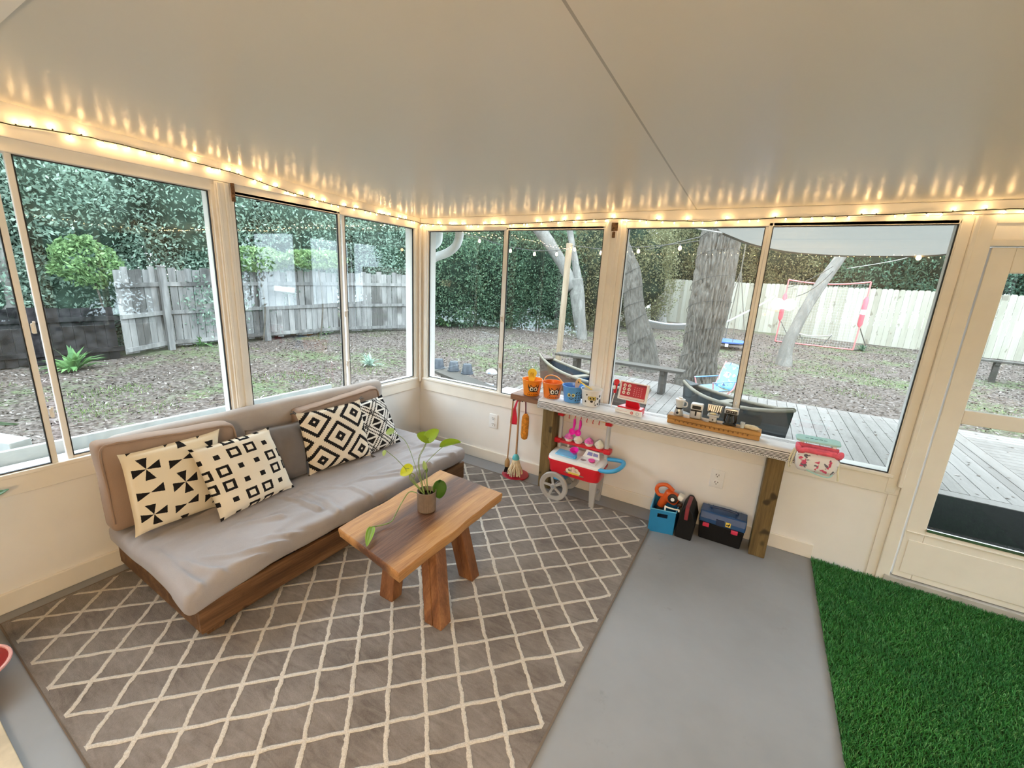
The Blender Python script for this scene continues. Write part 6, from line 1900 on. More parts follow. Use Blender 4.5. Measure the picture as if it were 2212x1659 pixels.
for q in ([(1676, 622), (1672, 598), (1668, 575), (1660, 560)], [(1676, 622), (1682, 596), (1692, 572), (1698, 560)], [(1672, 598), (1662, 580), (1655, 566)], [(1682, 596), (1681, 575), (1679, 560)]): mb.tube(smooth_path([CAM + ray(*k) * d_ for k in q], 4), [.035, .032, .03, .028, .026, .024, .022, .02, .018, .016, .014, .012, .01, .01][:4 * (len(q) - 1) + 1], 8)
mb.build('twigs', PALEB, t, smooth=True)
P0 = V((-7.6, 8.2, 0))
c_, r_ = tree_pts([(690, 714, 640), (694, 712, 590), (690, 708, 540), (682, 702, 490), (668, 690, 430)], P0)
t = thing('pale_tree', 'slim grey trunk behind the old fence in the second left window', 'tree', (c_[0].x, c_[0].y, -.1)); c_ = [V((c_[0].x, c_[0].y, -.15))] + c_; r_ = [r_[0] * 1.1] + r_
trunk(c_, r_, 24, 50, .012, 4, 8.0, False).build('trunk', PALEB, t, smooth=True, angle=180)
P0 = V((-8.6, -1.35, -.3))
c_, r_ = tree_pts([(24, 56, 800), (14, 44, 740), (6, 36, 680), (2, 26, 620), (-8, 18, 560), (-20, 8, 470)], P0)
t = thing('pale_tree', 'lichen grey trunk at the far left in front of the dark fence', 'tree', (c_[0].x, c_[0].y, -.3))
trunk(c_, r_, 30, 60, .02, 4, 12.0, False).build('trunk', PALEB, t, smooth=True, angle=180)

# ------------------------------------------------------------------ fences
OLDW = M('old_fence_wood', (.3, .3, .3), .95, .1); gi = OLDW.node('ShaderNodeNewGeometry'); rp = X(OLDW.nt, gi.outputs['Random Per Island']); OLDW.geo()
g1 = OLDW.noise(7, 5, OLDW._co, stretch=(1.5, 1.5, .2)); g2 = OLDW.noise(1.3, 4, OLDW._co, stretch=(1, 1, .7)); g3 = OLDW.noise(40, 3, OLDW._co, stretch=(1, 1, .15))
OLDW.color(OLDW.mix((g2 + (rp - .5) * .35).step(.55, .74) * .75, OLDW.ramp(g1 * .55 + g3 * .2 + rp * .25, [(.3, (.10, .10, .098)), (.5, (.20, .20, .195)), (.68, (.295, .29, .28))]), (.028, .026, .024))); OLDW.bump(g1 + g3, .5, .02)
DARKF = plain('blackened_fence_wood', (.022, .021, .022), .95, .1, var=.6, scale=6)
NEWW = M('pale_fence_wood', (.4, .37, .3), .9, .15); gi = NEWW.node('ShaderNodeNewGeometry'); rp = X(NEWW.nt, gi.outputs['Random Per Island']); NEWW.geo()
g1 = NEWW.noise(4, 4, NEWW._co, stretch=(1.5, 1.5, .2)); g3 = NEWW.noise(3.3, 2, NEWW._co, stretch=(1.6, 1.6, .9)); g4 = NEWW.noise(30, 3, NEWW._co, stretch=(1, 1, .12))
NEWW.color(NEWW.mix(g3.step(.665, .70) * .6, NEWW.ramp(g1 * .45 + rp * .4 + g4 * .15, [(.28, (.25, .237, .19)), (.5, (.325, .315, .26)), (.7, (.375, .37, .318))]), (.12, .10, .075))); NEWW.bump(g1 + g4, .25, .01)


def fence(name, label, pts, top, boards, post_mat, rail_mat, board_mat, bw=.14, gap=.006, zb=.02, ragged=.0, rails=(.25, .95, 1.5), posts_at=None, side=1, pick=False, lean=0.0):
    t = thing(name, label, 'fence', (pts[0][0], pts[0][1], gz(*pts[0])))
    bd = MB(); rr = MB()
    for (a, b) in zip(pts[:-1], pts[1:]):
        a, b = V((*a, 0)), V((*b, 0)); d_ = (b - a).normalized(); n_ = V((-d_.y, d_.x, 0)) * side; L_ = (b - a).length; s = 0
        while s < L_ - bw * .5:
            w = bw * random.uniform(.94, 1.04); p = a + d_ * s; zg = gz(p.x, p.y); tp = zg + top + random.uniform(-ragged, ragged * .6); z0 = zg + zb + random.uniform(0, ragged * .8); sk = d_ * random.uniform(-lean, lean)
            q = p + d_ * (w - gap)
            if pick: bd.prism([p + V((0, 0, z0)), q + V((0, 0, z0)), q + V((0, 0, tp - .03)), q - d_ * .03 + V((0, 0, tp)), p + d_ * .03 + V((0, 0, tp)), p + V((0, 0, tp - .03))], n_ * .018)
            else: bd.prism([p + V((0, 0, z0)), q + V((0, 0, z0)), q + sk + V((0, 0, tp)), p + sk + V((0, 0, tp - random.uniform(0, .012 + ragged * .2)))], n_ * (.018 + random.uniform(0, ragged * .06)))
            s += w
        for h in rails: rr.bar(a + V((0, 0, gz(a.x, a.y) + h)) - n_ * .022, b + V((0, 0, gz(b.x, b.y) + h)) - n_ * .022, .04, .085)
    bd.build('board_panel', board_mat, t); rr.build('rails', rail_mat, t)
    for (px, py) in posts_at or []:
        z = gz(px, py); mb = MB(); mb.box((px - .055, py - .055, z), (px + .055, py + .055, z + top + .02)); mb.prism([(px - .07, py - .07, z + top + .02), (px + .07, py - .07, z + top + .02), (px + .07, py + .07, z + top + .02), (px - .07, py + .07, z + top + .02)], (0, 0, .025)); mb.build('post', post_mat, t, bevel=.006)
    return t


# old grey fence on the left: nearly parallel to the left windows
A_ = ground(318, 770); B_ = ground(372, 757); C_ = ground(580, 736); D_ = ground(742, 722)
f0 = (A_.x - .05, A_.y - .3)
fence('old_fence', 'old weathered grey board fence behind the left windows', [f0, (B_.x - .12, B_.y), (C_.x - .12, C_.y), (D_.x - .12, D_.y), (-6.6, 6.9)], 1.76, None, OLDW.m, OLDW.m, OLDW.m, .15, .010, .06, .05, (.16, .82, 1.42), [(B_.x, B_.y), (C_.x, C_.y), (D_.x, D_.y)], side=1, lean=.012)
fence('dark_fence', 'blackened low board fence at the far left, under a shrub', [(-8.3, -5.2), (-8.2, -2.2), (f0[0] - .1, f0[1])], 1.02, None, DARKF, DARKF, DARKF, .15, .004, .0, .03, (.2, .8), [(-8.1, -2.6)], side=1)
E_ = V((-.917, 16.98, 0)); F_ = ground(1990, 757); G_2 = ground(2135, 777)
dE = V((F_.x - E_.x, F_.y - E_.y, 0)).normalized()
e0 = (E_.x - dE.x * .4, E_.y - dE.y * .4); e2 = (F_.x + dE.x * 9, F_.y + dE.y * 9)
ft = over(1995, 628, F_).z - gz(F_.x, F_.y)
fence('pale_fence', 'new pale wooden picket fence across the back of the yard', [e0, (F_.x, F_.y), e2], ft, None, NEWW.m, NEWW.m, NEWW.m, .15, .004, .0, .012, (.3, 1.3), [], side=-1, pick=True)

# ------------------------------------------------------------------ hammock, disc swing, goal, rebounder
dH = (V((.6, 8.6, 0)) - CAM).dot(FW); Hh = lambda u, v, k=0: CAM + ray(u, v) * (dH + k)
hm = thing('hammock', 'white rope hammock slung behind the two oaks', 'hammock', tuple(Hh(1440, 705)))
HMW = plain('hammock_white', (.56, .60, .64), .8, var=.1, scale=30)
mb = MB(); mb.grid(lambda u, v: Hh(1392 + 100 * u, 688 + 10 * u + 15 * v * (1 - .3 * u) + 5 * math.sin(PI * u), .5 * v), 12, 5); q_ = mb.build('hammock_bed', HMW, hm, smooth=True); md = q_.modifiers.new('thick', 'SOLIDIFY'); md.thickness = .03
MB().tube(smooth_path([Hh(1490, 702), Hh(1530, 700), Hh(1566, 696), Hh(1604, 678), Hh(1640, 660), Hh(1672, 640, .4)], 4), .02, 8).build('rope', HMW, hm, smooth=True)
dS = (V((1.75, 10.5, 0)) - CAM).dot(FW); Sw = lambda u, v, k=0: CAM + ray(u, v) * (dS + k)
sw = thing('disc_swing', 'round blue disc swing hanging behind the big oak', 'swing', tuple(Sw(1577, 738)))
c = Sw(1574, 738); BLU = plain('swing_blue', (.03, .10, .36), .5, var=.15)
MB().lathe([(0, -.02), (.42, -.02), (.46, -.005), (.46, .03), (.42, .045), (0, .03)], c, 40).build('disc', BLU, sw, smooth=True)
MB().lathe([(0, -.06), (.40, -.055), (.40, -.021), (0, -.021)], c, 40).build('underside', plain('swing_black', (.01, .012, .02), .6), sw, smooth=True)
mb = MB()
for a in (.3, 1.9, 3.4, 5.0): mb.tube([c + V((.43 * math.cos(a), .43 * math.sin(a), .03)), c + V((0, 0, 2.0))], .012, 6)
mb.tube([c + V((0, 0, 2.0)), c + V((0, 0, 3.6))], .014, 6); mb.build('rope', plain('swing_rope', (.12, .11, .09), .8), sw)
mb = MB(); mb.box(c + V((-.05, -.5, -.10)), c + V((.03, -.46, -.02))); mb.build('white_tag', WHITEP, sw)
# goal
GPK = plain('goal_pink_red', (.58, .16, .16), .5, var=.05)
Ga = ground(1674, 738); Gb = ground(1842, 757)
dG = lambda u, v, P: over(u, v, P)
tl_ = dG(1704, 604, Ga); tr_ = dG(1882, 609, Gb); bl_, br_2 = V((Ga.x, Ga.y, gz(Ga.x, Ga.y) + .02)), V((Gb.x, Gb.y, gz(Gb.x, Gb.y) + .02))
gl_ = thing('soccer_goal', 'red framed portable soccer goal net in front of the pale fence', 'soccer goal', tuple((bl_ + br_2) / 2))
MB().tube(catenary(tl_, tr_, .10, 14), .022, 8).build('crossbar', GPK, gl_, smooth=True)
for k, (a, b) in enumerate(((bl_, tl_), (br_2, tr_))):
    MB().tube([a, a.lerp(b, .5) + V((.02, 0, 0)), b], .020, 8).build('post', GPK, gl_, smooth=True)
    sl = MB(); sl.tube([a.lerp(b, .34), a.lerp(b, .38), a.lerp(b, .74), a.lerp(b, .79)], [.02, .065, .065, .02], 12); sv = sl.build('padded_sleeve', plain('sleeve_red', (.56, .10, .13), .6), gl_, smooth=True)
    MB().tube([a.lerp(b, .53), a.lerp(b, .60)], .068, 12).build('sleeve_mark', plain('sleeve_white', (.55, .5, .52), .6), sv, smooth=True)
MB().tube([bl_, br_2], .020, 8).build('base_bar', GPK, gl_, smooth=True)
bk = [p + V((.45, .75, 0)) for p in (bl_, br_2)]
mb = MB(); mb.tube([br_2, bk[1]], .016, 8); mb.tube([bl_, bk[0]], .016, 8); mb.tube([bk[1], br_2.lerp(tr_, .36)], .014, 8); mb.tube([bk[0], bl_.lerp(tl_, .36)], .014, 8); mb.build('brace', plain('brace_dark', (.10, .09, .09), .5), gl_)
NETM = plain('net_cord', (.42, .44, .42), .9); mb = MB()
for k in range(31):
    a = k / 30; p = bl_.lerp(br_2, a); q = tl_.lerp(tr_, a) - V((0, 0, .10 * 4 * a * (1 - a))); mb.bar(p, q, .0035, .0035)
for k in range(1, 24):
    a = k / 24; p = bl_.lerp(tl_, a); q = br_2.lerp(tr_, a); mb.bar(p, q, .0035, .0035)
mb.build('net', NETM, gl_)
Ra = ground(1728, 735); Rb = ground(1790, 752); r1, r2b = over(1727, 722, Ra), over(1800, 726, Rb)
rb_ = thing('rebounder', 'low white bowed ball rebounder inside the soccer goal', 'rebounder', tuple(Ra))
MB().tube(catenary(r1 + V((0, .35, 0)), r2b + V((0, .35, 0)), .07, 10), .02, 8).build('bow', plain('rebounder_white', (.55, .54, .48), .6), rb_, smooth=True)
mb = MB(); mb.tube([r1 + V((0, .35, 0)), V((Ra.x + .1, Ra.y + .45, gz(Ra.x, Ra.y)))], .014, 6); mb.tube([r2b + V((0, .35, 0)), V((Rb.x - .15, Rb.y + .4, gz(Rb.x, Rb.y)))], .014, 6); mb.build('leg', plain('rebounder_dark', (.06, .06, .06), .6), rb_)
tag(MB().bar(ground(1700, 735) + V((.6, .9, .0)), ground(1840, 755) + V((-.3, .9, .0)), .5, .02).build('dark_tarp', plain('tarp', (.03, .028, .026), .9)), 'dark mat on the ground behind the soccer goal', 'mat')

# ------------------------------------------------------------------ shade sail over the deck
SAIL = M('shade_sail', (.20, .195, .175), .9, .1); nn_s = SAIL.noise(6, 3); SAIL.bump(nn_s, .3, .02)
tr_s = SAIL.node('ShaderNodeBsdfTranslucent'); tr_s.inputs[0].default_value = (.17, .165, .15, 1); mx = SAIL.node('ShaderNodeMixShader'); mx.inputs[0].default_value = .45
SAIL.nt.links.new(SAIL.b.outputs[0], mx.inputs[1]); SAIL.nt.links.new(tr_s.outputs[0], mx.inputs[2]); SAIL.nt.links.new(mx.outputs[0], SAIL.nt.nodes['Material Output'].inputs[0])
ss = thing('shade_sail', 'beige cloth shade sail stretched over the deck beyond the right windows', 'shade sail', (3.4, 2.5, 2.25))
far = [atz(1560, 503, 2.20), atz(1620, 526, 2.20), atz(1700, 543, 2.19), atz(1800, 551, 2.18), atz(1900, 553, 2.18), atz(2000, 552, 2.19), atz(2080, 546, 2.20), atz(2190, 545, 2.24)]
near = [V((2.25 + .42 * k, .62, 2.30)) for k in range(8)]
fs = smooth_path(far, 4); ns = smooth_path(near, 4); K = len(fs)
def sf(u, v):
    t = u * (K - 1); i = min(int(t), K - 2); p = fs[i].lerp(fs[i + 1], t - i); q = ns[i].lerp(ns[i + 1], t - i); r = q.lerp(p, v); r.z += noise.noise(V((r.x * 2.2 + r.y * 1.5, r.y * .6, 5))) * .03 * math.sin(PI * v) - .03 * math.sin(PI * v); return r
mb = MB(); mb.grid(sf, 60, 24); mb.build('cloth', SAIL.m, ss, smooth=True, angle=180)
MB().tube([p + V((0, 0, -.004)) for p in fs], .014, 8).build('hem', SAIL.m, ss, smooth=True)
for a, b in ((fs[0], V((1.2, 5.4, 2.75))), (fs[-1], V((8.5, 6.0, 2.7)))): MB().tube([a, b], .008, 6).build('cord', plain('sail_cord', (.2, .19, .17), .8), ss)

# ------------------------------------------------------------------ globe bulbs on a wire outside
CLRB = plain('bulb_cap', (.03, .03, .03), .5)
gs_ = thing('globe_string', 'cafe string of warm globe bulbs hung outside from the trees to the wooden post', 'string lights', (-.82, 5.3, 2.42))
px = [(1000, 506, 4.4), (1036, 513, 4.5), (1066, 524, 4.6), (1103, 534, 4.7), (1155, 541, 4.9), (1203, 541, 5.1), (1228, 534, 5.28), (1242, 531, 5.28), (1299, 538, 5.2), (1340, 532, 5.0), (1380, 534, 4.85), (1425, 530, 4.6), (1470, 526, 4.4), (1510, 520, 4.25)]
pts = [aty(u, v, y) for u, v, y in px]
MB().tube(smooth_path(pts, 4), .006, 6).build('wire', CLRB, gs_, smooth=True)
def globe(par, p, s=1.0):
    st = MB(); st.tube([p, p - V((0, 0, .035 * s))], .012 * s, 10); b = st.build('bulb_socket', CLRB, par, smooth=True)
    MB().lathe([(0, -.105 * s), (.012 * s, -.103 * s), (.024 * s, -.09 * s), (.027 * s, -.075 * s), (.020 * s, -.052 * s), (.011 * s, -.036 * s), (0, -.034 * s)], p, 16).build('bulb', FIL, b, smooth=True)
for i in (1, 3, 4, 5, 7, 8, 10, 12): globe(gs_, pts[i])
g2_ = thing('globe_string', 'pale cafe string with one globe bulb under the edge of the shade sail', 'string lights', tuple(aty(2030, 548, 4.2)))
pts = [aty(1830, 580, 7.2), aty(1900, 569, 6.2), aty(1955, 558, 5.0), aty(1988, 543, 4.2), aty(2100, 520, 3.6)]
MB().tube(smooth_path(pts, 5), .006, 6).build('wire', plain('pale_cord', (.4, .4, .38), .7), g2_, smooth=True); globe(g2_, pts[3])
wr = MB(); wr.tube(catenary(aty(1395, 540, 9), aty(1512, 512, 5), .0), .008, 6); wr.tube(catenary(aty(1700, 622, 9), aty(1800, 575, 8.7), .05), .008, 6); wr.tube(catenary(aty(1720, 640, 9), aty(1800, 585, 8.7), .1), .008, 6)
tag(wr.build('tree_wire', plain('tree_wire', (.09, .085, .075), .7)), 'thin wires strung between the oaks and the leaning tree', 'wire')
# small things at the foot of the old fence
q = ground(668, 720); mb = MB(); mb.ball(q + V((-.1, -.2, .02)), .38, 16, (1.3, .5, .22)); tag(mb.build('leaf_pile', plain('orange_leaves', (.24, .12, .035), .95, var=.6, scale=18, bump=1.0)), 'orange brown heap of leaves at the foot of the old fence', 'leaf pile')
q = over(605, 622, ground(600, 734)); mb = MB(); mb.bar(q + V((.16, -.25, .0)), q + V((.16, .28, -.05)), .05, .13); tag(mb.build('fence_plate', plain('pale_plate', (.33, .33, .31), .8), bevel=.01), 'pale short board nailed to the old fence right of its middle post', 'board')
# ================================================================== FOLIAGE
def leafy(name, stops, rough=.6, trans=.25, big=None):
    m = M(name, stops[1][1], rough, .3); gi = m.node('ShaderNodeNewGeometry'); rp = X(m.nt, gi.outputs['Random Per Island'])
    m.geo(); n = m.noise(1.1, 3, m._co)
    m.color(m.ramp(rp * .6 + n * .4, stops))
    tr = m.node('ShaderNodeBsdfTranslucent'); tr.inputs[0].default_value = (*[min(1, c * 1.3) for c in stops[-1][1]], 1); mx = m.node('ShaderNodeMixShader'); mx.inputs[0].default_value = trans
    m.nt.links.new(m.b.outputs[0], mx.inputs[1]); m.nt.links.new(tr.outputs[0], mx.inputs[2]); m.nt.links.new(mx.outputs[0], m.nt.nodes['Material Output'].inputs[0])
    return m.m


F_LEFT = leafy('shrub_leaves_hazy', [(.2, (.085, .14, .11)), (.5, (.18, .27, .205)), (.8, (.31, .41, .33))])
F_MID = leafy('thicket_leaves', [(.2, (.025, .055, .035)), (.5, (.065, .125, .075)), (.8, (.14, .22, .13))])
F_RIGHT = leafy('cedar_leaves', [(.2, (.02, .055, .036)), (.5, (.05, .115, .075)), (.8, (.11, .205, .13))])
F_OLIVE = leafy('olive_leaves', [(.2, (.045, .05, .022)), (.5, (.11, .115, .055)), (.8, (.21, .21, .11))])
F_VINE = leafy('vine_leaves', [(.2, (.08, .14, .06)), (.5, (.16, .27, .11)), (.8, (.26, .38, .17))])
F_BRIGHT = leafy('weed_leaves', [(.2, (.05, .13, .045)), (.5, (.11, .24, .085)), (.8, (.19, .34, .13))])
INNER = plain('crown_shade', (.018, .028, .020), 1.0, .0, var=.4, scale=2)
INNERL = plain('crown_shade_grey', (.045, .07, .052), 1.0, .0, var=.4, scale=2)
STK = plain('twig_grey', (.09, .08, .065), .9, .1, var=.3)


def leaves(n, c, rad, s0, s1, shell=.55, droop=.0, clumps=0, seed=0, asp=.45):
    g = np.random.default_rng(seed)
    d = g.normal(size=(n, 3)); d /= np.linalg.norm(d, axis=1)[:, None]
    r = shell + (1.06 - shell) * g.uniform(0, 1, n) ** .6
    if clumps:                                                       # leaves gather in tufts on the crown's surface
        cd = g.normal(size=(clumps, 3)); cd /= np.linalg.norm(cd, axis=1)[:, None]; k = g.integers(0, clumps, n)
        cc = cd[k] * (.72 + .3 * g.uniform(0, 1, clumps))[k][:, None]; p = np.where((g.uniform(0, 1, n) < .55)[:, None], cc + d * (g.uniform(0, 1, n) ** .5)[:, None] * .26, d * (.72 + .3 * g.uniform(0, 1, n))[:, None])
    else: p = d * r[:, None]
    p = p * np.asarray(rad) + np.asarray(c)
    u = g.normal(size=(n, 3)); u[:, 2] -= droop; u /= np.linalg.norm(u, axis=1)[:, None]
    w = g.normal(size=(n, 3)); w -= u * (w * u).sum(1)[:, None]; w /= np.linalg.norm(w, axis=1)[:, None]
    s = g.uniform(s0, s1, n)[:, None]
    P = np.stack([p - u * s, p - w * s * asp, p + u * s, p + w * s * asp], 1).reshape(-1, 3)
    return P, np.arange(4 * n).reshape(n, 4)


def crown_core(c, rad, seed, k=.80):  # dark filler added inside a crown to close bright sky gaps between leaves
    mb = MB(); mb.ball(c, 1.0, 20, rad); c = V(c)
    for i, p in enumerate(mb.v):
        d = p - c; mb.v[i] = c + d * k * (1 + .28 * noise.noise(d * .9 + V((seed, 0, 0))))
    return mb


SEEN = [0]
def shrub(label, x, y, zc, rad, n, size, mat, core, group, name='leafy_shrub', cat='shrub', trunk_=True, clumps=90, droop=.2, k=.74):
    SEEN[0] += 1; g = gz(x, y); t = thing(name, label, cat, (x, y, g), group)
    P, Q = leaves(n, (x, y, zc), rad, size * .6, size * 1.25, clumps=clumps, seed=SEEN[0], droop=droop)
    npmesh('foliage', P, Q, mat, t)
    if core is not None: crown_core((x, y, zc), rad, SEEN[0], k).build('crown_filler', core, t, smooth=True, angle=180)
    if trunk_:
        mb = MB()
        for i in range(3):
            a = i * 2.1 + SEEN[0]; mb.tube(smooth_path([V((x + .05 * math.cos(a), y + .05 * math.sin(a), g - .02)), V((x + .2 * math.cos(a), y + .2 * math.sin(a), (g + zc) / 2)), V((x + rad[0] * .5 * math.cos(a), y + rad[1] * .5 * math.sin(a), zc))], 4), .035, 6)
        mb.build('stems', STK, t, smooth=True)
    return t


# behind the old fence on the left
GL = 'hazy green trees behind the left fences'
TR = [(-10.2, -5.2, 2.6, (1.9, 1.9, 2.7), 'far left, beyond the dark fence and outside the first pane'), (-10.0, -2.4, 3.0, (2.0, 1.9, 2.7), 'seen at the left edge of the widest left window'),
      (-10.4, .2, 2.9, (2.1, 1.9, 2.4), 'in the middle of the widest left window, above the dark fence'), (-9.8, 2.6, 3.0, (1.9, 1.8, 2.4), 'above the join of the dark and the grey fence'),
      (-9.5, 5.0, 2.8, (1.9, 1.9, 2.5), 'above the middle post of the old grey fence'), (-9.2, 7.4, 2.6, (1.9, 1.8, 2.6), 'above the right end of the old grey fence')]
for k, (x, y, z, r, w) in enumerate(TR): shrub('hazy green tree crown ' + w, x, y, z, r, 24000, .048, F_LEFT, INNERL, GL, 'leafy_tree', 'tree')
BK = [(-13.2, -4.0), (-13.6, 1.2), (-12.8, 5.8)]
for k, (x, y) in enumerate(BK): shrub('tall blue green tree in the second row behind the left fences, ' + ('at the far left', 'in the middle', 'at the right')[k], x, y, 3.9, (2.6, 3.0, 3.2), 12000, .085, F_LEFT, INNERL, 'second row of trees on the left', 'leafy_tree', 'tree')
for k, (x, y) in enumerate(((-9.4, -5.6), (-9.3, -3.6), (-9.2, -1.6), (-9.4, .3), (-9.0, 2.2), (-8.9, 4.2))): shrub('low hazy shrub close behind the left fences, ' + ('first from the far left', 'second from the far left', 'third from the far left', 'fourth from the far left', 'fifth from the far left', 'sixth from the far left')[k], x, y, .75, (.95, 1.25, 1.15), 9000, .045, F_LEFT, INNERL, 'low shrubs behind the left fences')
# out-of-view trees added to cover the bright sky mirrored in the panes
for k, (x, y) in enumerate(((-10, -8.2), (-10.5, -11.5), (-8, -14), (-4.5, -15))): shrub('big tree added beside the house to hide mirrored sky, ' + ('nearest the fence', 'second from the fence', 'third from the fence', 'farthest from the fence')[k], x, y, 2.0, (2.7, 2.7, 2.9), 9000, .10, F_MID, INNER, 'trees added beside the house', 'leafy_tree', 'tree')
for k, (x, y) in enumerate(((7.6, -8.5), (6.0, -11.5), (10.0, -11.0), (8.2, -14.5))): shrub('big tree added beyond the house corner to hide sky mirrored in the door, ' + ('nearest', 'second nearest', 'third nearest', 'farthest')[k], x, y, 2.0, (2.4, 2.4, 2.9), 6000, .10, F_MID, INNER, 'trees added beyond the house corner', 'leafy_tree', 'tree')
# vines spilling over the old fence
for k, (u_, v_, rx, rz_) in enumerate(((195, 570, .32, .45), (560, 560, .55, .28), (690, 560, .6, .25))):
    P_ = V((-7.75, 0, 0)); q = atx(u_, v_, (-8.2, -7.75, -7.3)[k]); SEEN[0] += 1
    t = thing('climbing_vine', ('bushy vine hanging on the dark fence in the widest left window', 'pale green vine over the top of the old fence by its middle post', 'vine over the top of the old fence near its right post')[k], 'vine', tuple(q), 'vines on the left fences')
    P, Q = leaves(2600, (q.x - .1, q.y, q.z), (.22, rx * 1.6, rz_), .03, .065, .2, .3, 14, 100 + k); npmesh('foliage', P, Q, F_VINE, t)
    mb = MB(); mb.tube(smooth_path([V((q.x - .12, q.y, gz(q.x, q.y) - .02)), V((q.x - .1, q.y + .1, (q.z - .3) / 2)), V((q.x - .1, q.y, q.z))], 5), .02, 6); mb.build('stem', STK, t, smooth=True)
# thicket in the middle (no fence there)
MT = [(-8.0, 8.6, 1.5, (1.3, 1.3, 1.75), F_MID, 'beside the end of the old fence'), (-6.6, 8.9, 1.6, (1.4, 1.3, 1.9), F_MID, 'behind the corner post of the room'), (-5.4, 9.9, 1.7, (1.4, 1.3, 2.0), F_MID, 'in the left half of the corner window'),
      (-4.1, 10.9, 1.9, (1.4, 1.3, 2.1), F_MID, 'in the middle of the corner window'), (-2.9, 12.0, 2.0, (1.4, 1.3, 2.2), F_OLIVE, 'behind the wooden post'), (-1.6, 13.4, 2.1, (1.5, 1.3, 2.2), F_OLIVE, 'beside the start of the pale fence')]
for k, (x, y, z, r, m_, w) in enumerate(MT): shrub('dense dark thicket bush ' + w, x, y, z, r, 17000, .045, m_, INNER, 'thicket bushes at the yard edge')
for k, (x, y) in enumerate(((-9.4, 11.2), (-6.6, 13.2), (-3.6, 15.2), (-.6, 20.0))): shrub('tall dark tree behind the thicket, ' + ('leftmost', 'second from the left', 'third from the left', 'rightmost by the pale fence')[k], x, y, 3.6, (2.4, 2.2, 3.4), 13000, .075, F_MID if k < 2 else F_OLIVE, INNER, 'tall trees behind the thicket', 'leafy_tree', 'tree')
# slim stems standing in the thicket's edge
for k, u_ in enumerate((1030, 1062, 1165)):
    P_ = ground(u_, 697); mb = MB(); mb.tube(smooth_path([V((P_.x, P_.y, gz(P_.x, P_.y) - .05)), V((P_.x + .05, P_.y, 1.2)), V((P_.x - .05 + .2 * (k == 1), P_.y, 2.6)), V((P_.x + .1, P_.y, 4))], 5), .06 if k != 1 else .03, 8)
    tag(mb.build('slim_trunk', plain('slim_bark_%d' % k, (.045, .05, .035), .9, var=.3), smooth=True), 'slim dark trunk at the thicket edge, ' + ('thicker one in the left corner pane', 'thinner one beside the corner window mullion', 'under the warm glow in the second corner pane')[k], 'tree trunk')
# ferns / palmetto and weeds
def fern(label, P_, n, L_, mat, h, cat='fern', name='palmetto', grp=None):
    t = thing(name, label, cat, (P_.x, P_.y, gz(P_.x, P_.y)), grp); SEEN[0] += 1; g = np.random.default_rng(300 + SEEN[0]); v = []; f = []
    base = V((P_.x, P_.y, gz(P_.x, P_.y)))
    for i in range(n):
        a = g.uniform(0, 2 * PI); el = g.uniform(.25, 1.25); l = L_ * g.uniform(.6, 1.1); d = V((math.cos(a) * math.cos(el), math.sin(a) * math.cos(el), math.sin(el))); s = V((-math.sin(a), math.cos(a), 0)) * .03 * L_ / .5
        p0 = base + V((g.uniform(-.1, .1), g.uniform(-.1, .1), 0)) * L_; p1 = p0 + d * l * .55; p2 = p0 + d * l - V((0, 0, l * .22)); o = len(v)
        v += [p0 - s * .3, p0 + s * .3, p1 + s, p1 - s, p2]; f += [(o, o + 1, o + 2, o + 3), (o + 3, o + 2, o + 4)]
    MB().add(v, f).build('fronds', mat, t); return t


fern('bright palmetto clump at the thicket edge in the left corner pane', ground(958, 704), 90, .75, F_BRIGHT, 1)
fern('palmetto clump at the end of the old fence', ground(880, 702), 70, .6, F_BRIGHT, 1)
fern('leafy weed clump in front of the dark fence', ground(160, 800), 70, .55, F_BRIGHT, 1, 'weed', 'leafy_weed')
fern('small weed below the old fence left of its middle post', ground(435, 748), 50, .40, F_BRIGHT, 1, 'weed', 'leafy_weed')
fern('weed clump at the foot of the old fence near its right post', ground(705, 722), 50, .4, F_BRIGHT, 1, 'weed', 'leafy_weed')
fern('small green weed growing near the corner of the room outside', ground(800, 790), 44, .35, F_LEFT, 1, 'weed', 'leafy_weed')
fern('small green weed at the base of the soccer goal', ground(1862, 757), 40, .32, F_RIGHT, 1, 'weed', 'leafy_weed')
# dark trees behind the pale fence
n_ = V((-dE.y, dE.x, 0)); n_ = n_ if n_.y > 0 else -n_
for k in range(8):
    p = V((E_.x, E_.y, 0)) + dE * (-.5 + k * 2.35) + n_ * (1.6 + .3 * (k % 2)); shrub('dark green tree behind the pale fence, ' + ('first, left of the smooth pale trunk', 'second, behind the gap between the oaks', 'third, behind the big oak', 'fourth, behind the leaning tree', 'fifth, above the soccer goal', 'sixth, right of the soccer goal', 'seventh, at the right end of the window', 'eighth, seen in the storm door')[k], p.x, p.y, 2.7 + .25 * (k % 3), (1.65, 1.5, 2.0), 17000, .05, F_OLIVE if k in (0, 1, 2) else F_RIGHT, INNER, 'dark trees behind the pale fence', 'leafy_tree', 'tree', droop=.6)
for k in range(5):
    p = V((E_.x, E_.y, 0)) + dE * (0 + k * 3.8) + n_ * 4.6; shrub('tall tree in the second row behind the pale fence, ' + ('leftmost', 'second from the left', 'middle one', 'second from the right', 'rightmost')[k], p.x, p.y, 4.4, (2.6, 2.3, 3.4), 12000, .08, F_OLIVE if k < 2 else F_RIGHT, INNER, 'second row of trees behind the pale fence', 'leafy_tree', 'tree', droop=.6)
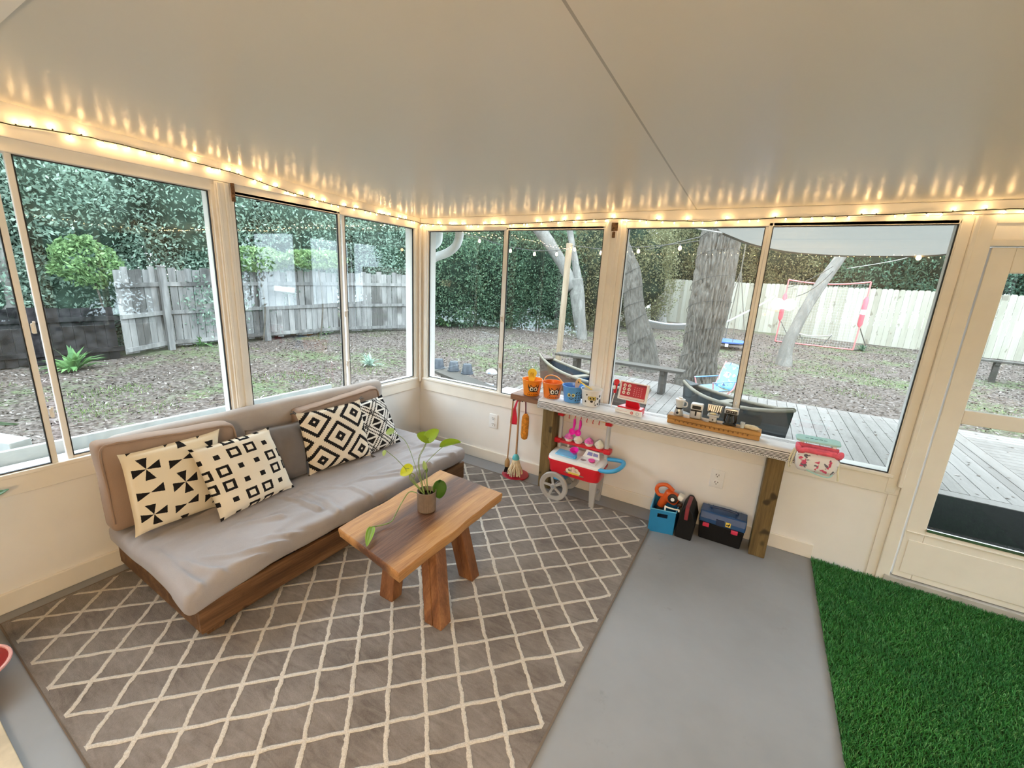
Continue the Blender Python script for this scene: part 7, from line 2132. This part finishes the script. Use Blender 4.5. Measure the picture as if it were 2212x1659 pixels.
# trees added beyond the end wall to dim the sky mirrored in the glass
for k, (x, y) in enumerate(((10.5, -6.5), (11.0, -3.4), (11.5, -.2), (12, 3.2))): shrub('green tree added beyond the end wall, ' + ('farthest from the deck', 'second from the far end', 'third from the far end', 'nearest the deck')[k], x, y, 1.9, (1.7, 1.9, 2.4), 6000, .09, F_MID, INNER, 'trees added beyond the end wall', 'leafy_tree', 'tree')

# ================================================================== SKY, CAMERA, SETTINGS
w = bpy.data.worlds.new('overcast_sky'); S.world = w; w.use_nodes = True; nt = w.node_tree
bg = nt.nodes['Background']; tc0 = nt.nodes.new('ShaderNodeTexCoord'); sp0 = nt.nodes.new('ShaderNodeSeparateXYZ'); rm = nt.nodes.new('ShaderNodeValToRGB')
nt.links.new(tc0.outputs['Generated'], sp0.inputs[0]); nt.links.new(sp0.outputs[2], rm.inputs[0]); nt.links.new(rm.outputs[0], bg.inputs[0])
e = rm.color_ramp.elements; e[0].position = 0.0; e[0].color = (.76, .87, 1.0, 1); e[1].position = .6; e[1].color = (.82, .91, 1.0, 1)
bg.inputs[1].default_value = 6.7

cam = bpy.data.cameras.new('camera'); co = bpy.data.objects.new('camera', cam); COL.objects.link(co)
cam.sensor_fit = 'HORIZONTAL'; cam.sensor_width = 36.0; cam.lens = FPX / 2212 * 36.0; cam.clip_start = .02; cam.clip_end = 200
co.matrix_world = Matrix(((RT.x, UP.x, -FW.x, CAM.x), (RT.y, UP.y, -FW.y, CAM.y), (RT.z, UP.z, -FW.z, CAM.z), (0, 0, 0, 1)))
S.camera = co
S.view_settings.view_transform = 'Standard'; S.view_settings.look = 'None'; S.view_settings.gamma = 1.0; S.view_settings.use_curve_mapping = False
S.view_settings.exposure = 0.45
cy = S.cycles
cy.max_bounces = 8; cy.diffuse_bounces = 4; cy.glossy_bounces = 3; cy.transmission_bounces = 3; cy.transparent_max_bounces = 12
cy.caustics_reflective = False; cy.caustics_refractive = False; cy.sample_clamp_indirect = 6.0
cy.use_denoising = True
